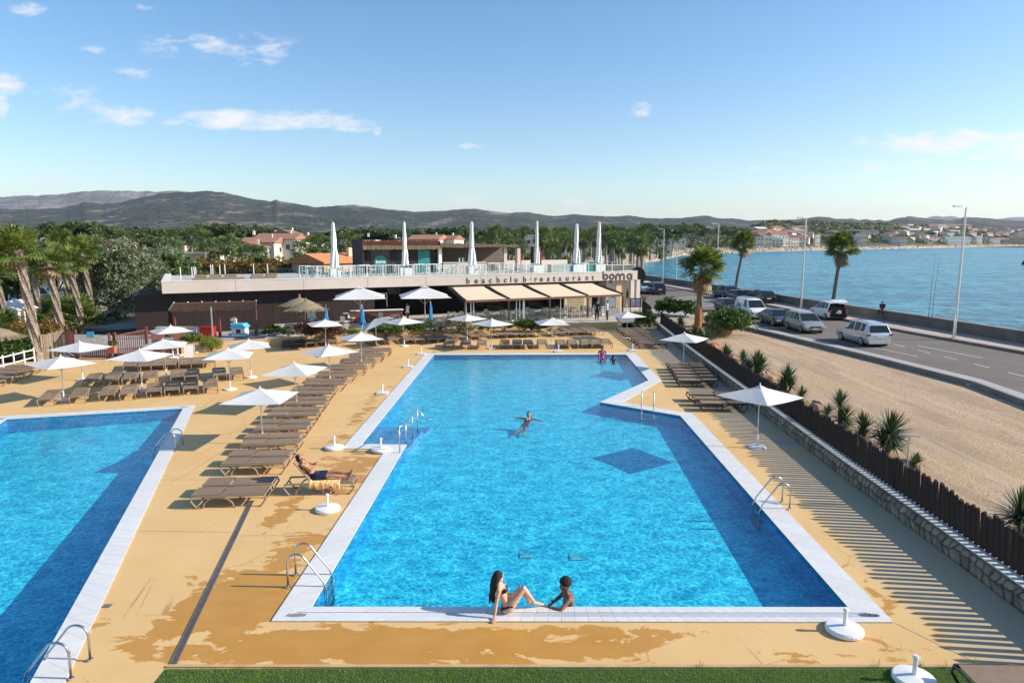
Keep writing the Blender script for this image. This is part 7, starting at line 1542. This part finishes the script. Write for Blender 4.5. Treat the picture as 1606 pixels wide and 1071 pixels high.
# ---------------------------------------------------------------- street lamps
def street_lamp(label, px, py, pyt, z=.17, group='street lamps along the promenade', arm=-1.):
    x, y = G(px, py, z); h = hz(pyt, y) - z; t = thing('street_lamp', label, 'street lamp', (x, y, z), 0, group)
    obj('pole', MB().tube([(0, 0, 0), (0, 0, 1.2), (0, 0, h)], [.12, .10, .06], 10), 'steel' if False else 'alu', t); obj('base_plate', MB().box((0, 0, .02), (.35, .35, .04)), 'alu', t); obj('arm', MB().tube([(0, 0, h - .05), (arm * .45, -.1, h + .02)], .03, 6), 'alu', t); obj('lamp_head', MB().prism([(-.35, -.11), (.3, -.14), (.3, .14), (-.35, .11)], -.05, .05).xform(Matrix.Translation((arm * .7, -.15, h + .03)) @ Matrix.Rotation(.2, 4, 'Z')), 'alu', t)
street_lamp('tall grey street lamp nearest to the camera at the right side of the photo', 1496, 530, 326); street_lamp('grey street lamp left of the white car with the open boot', 1256, 484, 343); street_lamp('street lamp seen just right of the big wrapped palm', 1123, 455, 352); street_lamp('thin street lamp left of the big wrapped palm', 1039, 445, 360); street_lamp('thin street lamp beyond the club roof at the start of the promenade', 985, 408, 363, .1); street_lamp('thin pole like lamp in front of the boulder bank', 1060, 446, 385, .1)
street_lamp('thin lamp post in the grove behind the roof', 873, 405, 374, .1); street_lamp('thin lamp post left of the rightmost furled parasols', 947, 408, 367, .1); street_lamp('thin grey mast in the trees left of the club roof', 275, 432, 402, 0)
# ---------------------------------------------------------------- cars
def car(label, px, py, heading, paint, kind='suv', z=.02, open_boot=False):
    """body lofted through stations along its length; +x is the front"""
    L, Wd = {'suv': (4.7, 1.88), 'hatch': (4.1, 1.74), 'mpv': (4.4, 1.78), 'van': (4.7, 1.86), 'sedan': (4.5, 1.8)}[kind]; Hh = {'suv': 1.74, 'hatch': 1.47, 'mpv': 1.66, 'van': 1.92, 'sedan': 1.45}[kind]
    # station: x fraction, belt height, roof height fraction, half width factor
    prof = {'suv': [(-.5, .88, .88), (-.485, 1.04, 1.06), (-.42, 1.06, 1.60), (-.34, 1.06, 1.70), (-.05, 1.04, 1.74), (.08, 1.02, 1.68), (.22, 1.00, 1.02), (.40, .93, .94), (.485, .78, .80), (.5, .55, .56)],
            'hatch': [(-.5, .80, .80), (-.48, .95, .97), (-.38, .96, 1.36), (-.3, .96, 1.43), (-.02, .93, 1.47), (.1, .91, 1.42), (.27, .90, .91), (.42, .82, .83), (.49, .68, .70), (.5, .5, .51)],
            'sedan': [(-.5, .78, .78), (-.47, .95, .96), (-.35, .98, 1.15), (-.22, .96, 1.38), (-.02, .93, 1.45), (.1, .91, 1.40), (.27, .90, .91), (.42, .80, .81), (.49, .66, .68), (.5, .5, .51)],
            'mpv': [(-.5, .88, .88), (-.49, 1.0, 1.02), (-.44, 1.02, 1.56), (-.36, 1.0, 1.63), (-.02, .98, 1.66), (.12, .96, 1.58), (.31, .96, .98), (.43, .84, .86), (.49, .70, .72), (.5, .5, .51)],
            'van': [(-.5, 1.0, 1.0), (-.495, 1.1, 1.82), (-.44, 1.1, 1.90), (-.2, 1.1, 1.92), (.08, 1.08, 1.91), (.16, 1.06, 1.84), (.32, 1.08, 1.10), (.44, .95, .98), (.495, .75, .78), (.5, .5, .51)]}[kind]
    hw = Wd / 2; m = MB(); N = 0; rows = []
    for (fx, zb, zr) in prof:
        x = fx * L; endf = max(0., (abs(fx) - .36) / .14); w_ = hw * (1 - .10 * endf ** 2); g = min(1., (zr - zb) / .5); wr = w_ * (.94 - .17 * g); zl = .22 + .10 * endf; cr = .035 if g > .3 else .02
        rows.append([Vector((x, s_ * a, z_)) for s_, a, z_ in ((-1, w_ * .93, zl), (-1, w_, .42), (-1, w_ * .995, zb - .18), (-1, w_ * .96, zb), (-1, wr, zr - cr), (-1, wr * .80, zr), (1, 0, zr + .015), (1, wr * .80, zr), (1, wr, zr - cr), (1, w_ * .96, zb), (1, w_ * .995, zb - .18), (1, w_, .42), (1, w_ * .93, zl))])
    K = len(rows[0]); vs = [p for r_ in rows for p in r_]; fs = []
    for i in range(len(rows) - 1):
        for j in range(K - 1):
            if open_boot and i <= 1 and 2 <= j <= 9: continue
            fs.append((i * K + j, i * K + j + 1, (i + 1) * K + j + 1, (i + 1) * K + j))
        fs.append((i * K + K - 1, i * K, (i + 1) * K, (i + 1) * K + K - 1))
    if not open_boot: fs.append(tuple(range(K)))
    fs.append(tuple((len(rows) - 1) * K + j for j in range(K))[::-1]); m.add(vs, fs)
    x0, y0 = G(px, py, z); t = thing('parked_car' if kind != 'van' else 'parked_van', label, 'van' if kind == 'van' else 'car', (x0, y0, z), heading); t.scale = (.9, .93, .95)
    o = obj('body', m, paint, t, smooth=True); bv = o.modifiers.new('b', 'BEVEL'); bv.width = .03; bv.segments = 2; bv.limit_method = 'ANGLE'; bv.angle_limit = R(28)
    try: o.data.set_sharp_from_angle(angle=R(35))
    except Exception: pass
    def quad(a, b, c, d, nm_, mt, push=.012, inset=.06):
        pts = [Vector(p) for p in (a, b, c, d)]; ce = sum(pts, Vector()) / 4; n_ = (pts[2] - pts[0]).cross(pts[3] - pts[1]).normalized()
        if n_.dot(ce - Vector((0, 0, .9))) < 0: n_ = -n_
        pts = [p + (ce - p).normalized() * inset for p in pts]; v = [p + n_ * push for p in pts] + [p - n_ * .02 for p in pts]
        obj(nm_, MB().add(v, [(0, 1, 2, 3), (7, 6, 5, 4), (0, 4, 5, 1), (1, 5, 6, 2), (2, 6, 7, 3), (3, 7, 4, 0)]), mt, t)
    # side windows between belt and roof, then front and rear screens
    cab = [i for i in range(len(prof)) if prof[i][2] - prof[i][1] > .3]
    i0, i1 = cab[0], cab[-1]
    for s_ in (3, 9):
        tt = 4 if s_ == 3 else 8
        def P(fx, top):
            for i in range(len(prof) - 1):
                if prof[i][0] <= fx <= prof[i + 1][0]: f = (fx - prof[i][0]) / (prof[i + 1][0] - prof[i][0]); k_ = tt if top else s_; return rows[i][k_].lerp(rows[i + 1][k_], f)
        segs = ((-.36, -.25, -.36, -.25), (-.235, -.06, -.235, -.06), (-.045, .17, -.045, .075)) if kind != 'van' else ((.0, .20, .0, .12),)
        if kind == 'van': segs = ((.02, .22, .02, .13),)
        if kind in ('mpv',): segs = ((-.42, -.26, -.41, -.26), (-.245, -.06, -.245, -.06), (-.045, .20, -.045, .11))
        if kind == 'sedan': segs = ((-.30, -.22, -.22, -.2), (-.20, -.06, -.20, -.06), (-.045, .18, -.045, .08))
        for (b0, b1, t0, t1) in segs: quad(P(b0, 0), P(b1, 0), P(t1, 1), P(t0, 1), 'side_window', 'car_glass', .012, .035)
    if not open_boot and kind != 'van':
        a = 1 if kind != 'sedan' else 1; b_ = 2 if kind != 'sedan' else 3; quad(rows[a][3], rows[a][9], rows[b_][8], rows[b_][4], 'rear_window', 'car_glass', .045, .09)
    quad(rows[i1][4], rows[i1][8], rows[i1 + 1][9], rows[i1 + 1][3], 'windscreen', 'car_glass', .04, .08)
    zb = prof[1][1]
    for s_ in (-1, 1):
        obj('tail_light', MB().box((-L / 2 + .06, s_ * (hw * .86), zb - .14), (.12, .24, .16)), 'tail_red', t); obj('headlight', MB().box((L * .485, s_ * hw * .74, prof[-2][1] - .06), (.16, .36, .14)), 'lamp_clear', t); obj('mirror', MB().box((L * .17, s_ * (hw + .06), prof[5][1] + .05), (.12, .16, .12)), paint, t)
        for nm_, fx in (('wheel', -.31), ('wheel', .31)):
            w_ = obj(nm_, MB().lathe([(.0, -.10), (.33, -.10), (.345, -.05), (.345, .05), (.33, .10), (0, .10)], n=20), 'tyre', t, loc=(fx * L, s_ * (hw - .09), .345), rot=(R(90), 0, 0))
            sp = MB().lathe([(.0, .0), (.22, .0), (.225, .015)], n=16)
            for k in range(5): a = k * math.tau / 5; sp.box((math.cos(a) * .11, math.sin(a) * .11, .012), (.2, .05, .03), rz=a)
            obj('rim', sp, 'rim', w_, loc=(0, 0, -.105 if s_ > 0 else .105), rot=(R(180) if s_ > 0 else 0, 0, 0)); obj('wheel_arch', MB().lathe([(.40, -.02), (.41, .02), (.0, .02)], n=20), 'black_paint', t, loc=(fx * L, s_ * (hw - .035), .36), rot=(R(90), 0, 0))
    obj('number_plate', MB().box((-L / 2 - .015, 0, .62 if kind != 'suv' else .78), (.02, .5, .12)), 'number_plate', t); obj('number_plate', MB().box((L / 2 + .012, 0, .42), (.02, .5, .11)), 'number_plate', t)
    obj('bumper', MB().box((-L / 2 + .04, 0, .36), (.16, Wd * .86, .18)), 'black_paint' if kind in ('suv',) and paint == 'car_white' else paint, t); obj('grille', MB().box((L / 2 - .0, 0, .56), (.03, Wd * .5, .12)), 'black_paint', t); obj('underbody', MB().box((0, 0, .22), (L * .9, Wd * .8, .14)), 'black_paint', t)
    if open_boot:
        obj('boot_interior', MB().box((-L * .36, 0, .92), (.5, Wd * .74, .9)).box((-L * .44, 0, .62), (.6, Wd * .8, .06)), 'interior_dark', t)
        obj('tailgate', MB().box((-L * .5 + .0, 0, 1.86), (1.0, Wd * .74, .06), M=Matrix.Rotation(R(-12), 3, 'Y')), paint, t); obj('tailgate_window', MB().box((-L * .5 + .12, 0, 1.815), (.6, Wd * .62, .02), M=Matrix.Rotation(R(-12), 3, 'Y')), 'car_glass', t); obj('luggage', MB().box((-L * .42, -.2, .8), (.3, .3, .3)), 'shirt_white', t)
    if kind == 'van':
        for q in (-.30, -.1, .06): obj('roof_bar', MB().box((q * L, 0, 1.97), (.05, Wd * .8, .04)), 'alu', t)
        obj('ladder', MB().bar((-.42 * L, -.3, 2.0), (.08 * L, -.3, 2.0), .05).bar((-.42 * L, 0, 2.0), (.08 * L, 0, 2.0), .05), 'alu', t)
        for s_ in (-1, 1):
            lg = MB(); yy = s_ * (hw + .006)
            for (a, b_) in (((-1.6, .75), (-1.15, 1.45)), ((-1.15, 1.45), (-1.0, 1.0)), ((-1.0, 1.0), (-.6, 1.4)), ((-.6, 1.4), (-.5, .8))): lg.bar((a[0], yy, a[1]), (b_[0], yy, b_[1]), .03 if False else .012, .16)
            obj('logo', lg, 'sky_cloth', t)
    if kind in ('suv', 'mpv'):
        for s_ in (-1, 1): obj('roof_rail', MB().tube([(-.36 * L, s_ * hw * .68, Hh - .06), (-.34 * L, s_ * hw * .68, Hh + .03), (.02 * L, s_ * hw * .68, Hh + .045), (.05 * L, s_ * hw * .68, Hh - .03)], .018, 5), 'black_paint' if paint == 'car_silver' else 'alu', t)
    return t
HD = R(112)       # driving direction away from the camera along the quay
car('silver estate car seen from behind on the road, nearest to the camera', 1352, 538, R(93), 'car_silver', 'suv')
car('pale green grey people carrier parked behind the gravel lot, facing the camera', 1260, 519, R(-88), 'car_champagne', 'mpv')
car('white car with its boot wide open parked at the sea wall', 1298, 499, R(90), 'car_white', 'suv', open_boot=True)
car('dark grey violet hatchback parked between white van and people carrier', 1217, 509, R(-88), 'car_grey', 'sedan')
car('white van with a blue zigzag emblem and roof rack', 1177, 498, R(-85), 'car_white', 'van')
car('dark blue black hatchback parked left of the white van', 1141, 489, R(-84), 'car_black', 'hatch')
car('dark navy car parked at the promenade, leftmost of the dark row', 1137, 467, R(98), 'car_navy', 'suv')
car('dark car in the middle of the row at the promenade', 1159, 473, R(-78), 'car_black', 'hatch')
car('dark green black car at the right end of the row, seen from behind', 1192, 476, R(96), 'car_black', 'suv')
car('black car seen from behind beside the club entrance', 1029, 461, R(92), 'car_black', 'suv')
car('silver white car facing the camera beside the club entrance', 1011, 459, R(-86), 'car_white', 'mpv')
car('silver white car in the left car park, seen between the trees', 230, 452, R(-60), 'car_white', 'hatch', z=0)
car('dark car in the left car park, front left of the white one', 218, 456, R(-60), 'car_black', 'hatch', z=0)
car('pale green grey van partly hidden by the left palms', 68, 474, R(10), 'car_champagne', 'van', z=0)
car('white van at the left edge behind the palms', 8, 482, R(5), 'car_white', 'van', z=0)
car('small white car far back between the left palms', 120, 455, R(15), 'car_white', 'mpv', z=0)
# ---------------------------------------------------------------- houses
def house(label, x, y, w_, d_, h_, rz, wall='stucco', roof='terracotta', kind='gable', floors=2, group=None, z=0., detail=True):
    t = thing('house', label, 'house', (x, y, z), rz, group); obj('wall', MB().box((0, 0, h_ / 2), (w_, d_, h_)), wall, t)
    if kind == 'gable': r_ = MB().side([(-w_ / 2 - .4, h_ - .05), (w_ / 2 + .4, h_ - .05), (w_ / 2 + .4, h_ + .12), (0, h_ + w_ * .17 + .1), (-w_ / 2 - .4, h_ + .12)], -d_ / 2 - .3, d_ / 2 + .3)
    elif kind == 'long': r_ = MB().side([(-d_ / 2 - .4, h_ - .05), (d_ / 2 + .4, h_ - .05), (d_ / 2 + .4, h_ + .12), (0, h_ + d_ * .17 + .1), (-d_ / 2 - .4, h_ + .12)], -w_ / 2 - .3, w_ / 2 + .3).xform(Matrix.Rotation(R(90), 4, 'Z'))
    else: r_ = MB().box((0, 0, h_ + .12), (w_ + .2, d_ + .2, .28))
    obj('roof', r_, roof, t)
    if detail:
        fh = h_ / floors; n = max(2, int(w_ / 2.6))
        for f in range(floors):
            for k in range(n): obj('window', MB().box((-w_ / 2 + (k + .5) * w_ / n, -d_ / 2 - .02, f * fh + fh * .52), (.95, .08, 1.15)), 'window_dark', t)
        obj('window', MB().box((w_ / 2 + .02, 0, h_ - fh * .5), (.08, .95, 1.1)), 'window_dark', t); obj('chimney', MB().box((w_ * .22, d_ * .1, h_ + w_ * .12 + .5), (.55, .55, 1.1)), wall, t)
        if floors > 1: obj('balcony', MB().box((-w_ * .2, -d_ / 2 - .5, fh + .1), (w_ * .35, .9, .12)).box((-w_ * .2, -d_ / 2 - .92, fh + .6), (w_ * .35, .06, .9)), wall, t)
    return t
def hp(px, D): return RY(px, 378, D)[0]
x = hp(520, 84); t = house('orange roofed low building right behind the roof terrace, behind the leftmost furled parasol', x, 86, 6.0, 9.0, 4.6, R(-35), 'stucco_tan', 'orange_tile', 'gable', 1)
rg = random.Random(9)
for (px, D, w_, h_, wall, roof, kind, lab) in ((212, 135, 9, 5.2, 'stucco_tan', 'terracotta', 'long', 'tan house with red roof edge seen above the olive trees'), (222, 118, 8, 4.2, 'stucco', 'terracotta', 'gable', 'low white house with a red roof left of the grey green tree'), (278, 138, 8, 5.0, 'stucco_tan', 'paving', 'flat', 'tan flat roofed house behind the grey green tree'), (311, 128, 7.5, 5.4, 'stucco_tan', 'stucco', 'flat', 'tan cube shaped house behind the palms left of centre'), (342, 140, 7, 5.3, 'stucco', 'terracotta', 'gable', 'house with deep red roof and palm in front'), (355, 175, 9, 8.0, 'stucco', 'terracotta', 'gable', 'house with red hipped roof standing higher behind the palms'), (392, 150, 9, 6.4, 'stucco', 'terracotta', 'gable', 'white house with red roof at the left of the white terraces'),
                                               (385, 190, 14, 8.5, 'stucco', 'fascia_top', 'flat', 'long white house with pinkish roof terrace'), (412, 170, 12, 7.5, 'stucco', 'terracotta', 'long', 'white terraced house with red tiled roofs, left one'), (440, 175, 14, 8.4, 'stucco', 'terracotta', 'long', 'white terraced house with red tiled roofs, middle one'), (470, 182, 13, 8.0, 'stucco', 'terracotta', 'long', 'white terraced house with red tiled roofs, right one'), (450, 200, 9, 10.2, 'stucco', 'reed_roof', 'gable', 'tall grey gabled house above the white terraces'), (425, 205, 8, 9.5, 'stucco', 'fascia_top', 'flat', 'white flat roofed house behind the terraces'), (520, 195, 16, 8.2, 'stucco', 'fascia_top', 'flat', 'long pale low building behind the leftmost furled parasol'), (565, 205, 14, 8.0, 'stucco', 'fascia_top', 'flat', 'pale low building left of the timber bar'),
                                               (610, 215, 12, 7.8, 'stucco', 'fascia_top', 'flat', 'pale low house above the timber bar roof'), (672, 235, 15, 8.5, 'stucco', 'terracotta', 'long', 'pink roofed villa above the timber bar, left one'), (700, 238, 13, 8.6, 'stucco', 'terracotta', 'long', 'pink roofed villa above the timber bar, right one'), (835, 235, 6, 10, 'stucco', 'fascia_top', 'flat', 'small white house above the grove'), (890, 190, 10, 6.5, 'stucco', 'terracotta', 'gable', 'reddish roofed house inside the palm grove'), (1062, 300, 13, 9.5, 'stucco', 'fascia_top', 'flat', 'white flat house in the pines beyond the bay'), (1158, 420, 5, 13, 'stucco', 'fascia_top', 'flat', 'slim white tower like house beyond the bay'),
                                               (75, 180, 12, 8.2, 'stucco', 'fascia_top', 'flat', 'white flat roofed building above the left palms'), (95, 185, 9, 8.6, 'stucco', 'fascia_top', 'flat', 'low white building right above the left palms'), (150, 160, 9, 6.4, 'stucco', 'terracotta', 'gable', 'house with reddish roof above the silvery tree'), (185, 165, 8, 7.2, 'stucco', 'terracotta', 'gable', 'small white house with rusty roof above the silvery tree'), (1040, 320, 10, 9., 'stucco', 'fascia_top', 'flat', 'white house half hidden by pines beyond the bay')):
    if px > 1035: h_ += (430 - D) * 0; D = max(D, float(landz(px, 0)[1]) + 22)
    house(lab, hp(px, D), D, w_ * .74, w_ * .6, h_ * .9, R(rg.uniform(-25, 10)), wall, roof, kind, 2 if h_ > 5 else 1)
i = 0
GR = 'houses of the town across the bay'
for px in list(range(1176, 1262, 8)) + list(range(1266, 1392, 42)) + list(range(1396, 1620, 9)):
    for (dD, hh) in ((0, 1.), (70, 1.), (150, 1.)) if px >= 1392 or px < 1262 else ((60, 1.),):
        D = float(landz(px, 0)[1]) + 24 + dD * (1. if px < 1390 else 2.2) + rg.uniform(0, 60); w_ = rg.uniform(10, 18); h_ = rg.uniform(5.5, 9)
        if dD and px < 1180: continue
        wall = rg.choice(('stucco', 'stucco', 'stucco_tan', 'stucco')); roof = rg.choice(('terracotta', 'terracotta', 'fascia_top', 'terracotta'))
        house('pale house among the crowded roofs of the town across the bay', hp(px + rg.uniform(-3, 3), D), D, w_, w_ * .8, h_, R(rg.uniform(-50, 30)), wall, roof, rg.choice(('gable', 'long', 'flat')), 2, GR, z=float(landz(px, D)[0]), detail=(dD == 0))
for (px, D, w_, h_, wall, roof, kind, lab) in ((1219, 420, 15, 10.5, 'stucco', 'terracotta', 'long', 'white two storey house in the front row across the bay, left of the first lamp'), (1250, 430, 13, 9, 'stucco', 'terracotta', 'long', 'white house with red roof behind the lamp, across the bay'), (1281, 520, 5, 15.5, 'stucco', 'fascia_top', 'flat', 'slim white tower right of the second lamp, across the bay'), (1346, 540, 14, 12, 'stucco', 'fascia_top', 'flat', 'white villa right of the promenade palm across the bay'), (1335, 900, 60, 7, 'stucco', 'fascia_top', 'flat', 'long grey and white hall on the plain behind the palm'), (1494, 720, 36, 12.5, 'alu', 'fascia_top', 'flat', 'pale blue grey industrial shed in the town'), (1534, 760, 9, 14, 'stucco', 'fascia_top', 'gable', 'white gabled house standing out right of the big lamp'), (1556, 800, 18, 9, 'stucco', 'fascia_top', 'flat', 'white low villa near the shore at the right'), (1603, 860, 20, 26, 'stucco', 'fascia_top', 'flat', 'tall white apartment block at the right edge of the photo'), (1592, 930, 30, 26, 'stucco_tan', 'fascia_top', 'flat', 'brownish apartment block left of the white one'),
                                               (1485, 960, 90, 21, 'stucco', 'terracotta', 'long', 'very long red roofed building above the town'), (1506, 900, 18, 22, 'stucco_tan', 'terracotta', 'gable', 'ochre gabled building at the end of the long red roof'), (1570, 950, 24, 26, 'stucco', 'terracotta', 'gable', 'white gabled block on the skyline of the town')):
    D = max(D, float(landz(px, 0)[1]) + 20); zz = float(landz(px, D)[0]); h_ = max(5., min(h_, 10.5) if px < 1600 else h_ * .7)
    if px in (1485, 1506, 1570): D = 1350; zz = float(landz(px, D)[0]); h_ = 10
    house(lab, hp(px, D), D, w_, w_ * .6 if w_ < 50 else 14, h_, R(rg.uniform(-15, 10)), wall, roof, kind, max(2, int(h_ / 3.6)), z=zz)
order_labels(GR, 'pale house among the roofs across the bay')
tag(obj('pier_block', MB().box((0, 0, .6), (75, 8, 3.2), rz=.75), 'stucco', loc=(RY(1455, 388, 850)[0], 850, -.5)), 'pale concrete jetty below the town across the bay', 'jetty')
x_, y_ = RY(1607, 408, 250)[0], 250; t = thing('buoy', 'small dark object floating in the bay at the right edge of the photo', 'buoy', (x_, y_, -1.3)); obj('float', MB().lathe([(.6, -.3), (1.0, .1), (.7, .7), (.25, 1.6)], n=14), 'black_paint', t)
# white huts and pale enclosure in the left car park
for (px, py, w_, h_, lab) in ((222, 446, 3.0, 2.2, 'white tent like shelter in the left car park, left one'), (236, 443, 2.6, 2.4, 'white shelter in the left car park, right one')):
    x_, y_ = G(px, py); t = thing('shelter', lab, 'shelter', (x_, y_ + 4, 0)); obj('cover', MB().side([(-w_ / 2, h_ - .3), (w_ / 2, h_ - .3), (0, h_ + .4)], -1.2, 1.2), 'canopy_white', t)
    for sx2 in (-1, 1):
        for sy2 in (-1, 1): obj('post', MB().box((sx2 * w_ * .46, sy2 * 1.1, (h_ - .3) / 2), (.12, .12, h_ - .3)), 'white_paint', t)
    obj('side_cloth', MB().box((w_ * .3, 0, h_ * .45), (.6, 2.2, h_ * .85)), 'canopy_white', t)
fr = thing('field_fence', 'pale two bar timber fence at the road behind the entrance gate', 'fence'); a, b_ = Vector(G(168, 497)), Vector(G(226, 490))
for k in range(6): p = a.lerp(b_, k / 5); obj('post', MB().box((p.x, p.y, .55), (.12, .12, 1.1)), 'reed', fr)
for z in (.5, .95): obj('bar', MB().bar((a.x, a.y - .08, z), (b_.x, b_.y - .08, z), .06, .1), 'reed', fr)
x_, y_ = G(22, 520); t = thing('white_hut', 'small white hut with pale roof behind the left undergrowth', 'hut', (x_, y_, 0)); obj('wall', MB().box((0, 0, .9), (2.4, 2.0, 1.8)), 'stucco', t); obj('roof', MB().side([(-1.4, 1.8), (1.4, 1.8), (0, 2.5)], -1.2, 1.2), 'fascia_top', t)
# ---------------------------------------------------------------- air between here and the hills
hm, hb, hbs = newmat('haze_air'); hm.node_tree.nodes.remove(hbs); pv_ = hb.n('ShaderNodeVolumePrincipled'); pv_.inputs['Color'].default_value = (.74, .82, 1., 1); pv_.inputs['Density'].default_value = HAZE_D; pv_.inputs['Anisotropy'].default_value = .2
hb.l(pv_.outputs[0], hm.node_tree.nodes['Material Output'].inputs['Volume'])
hzb = MB().box((1250, 8150, 358.5), (30500, 17700, 723)); tag(obj('haze', hzb, 'haze_air'), 'thin blue air haze over the plain and the sea', kind='stuff')
# drop prototypes that were never placed
for o in [o for o in COL.objects if o.parent is None and o.get('label') == 'x']:
    for c in kids(o):
        for g in kids(c): bpy.data.objects.remove(g)
        bpy.data.objects.remove(c)
    bpy.data.objects.remove(o)
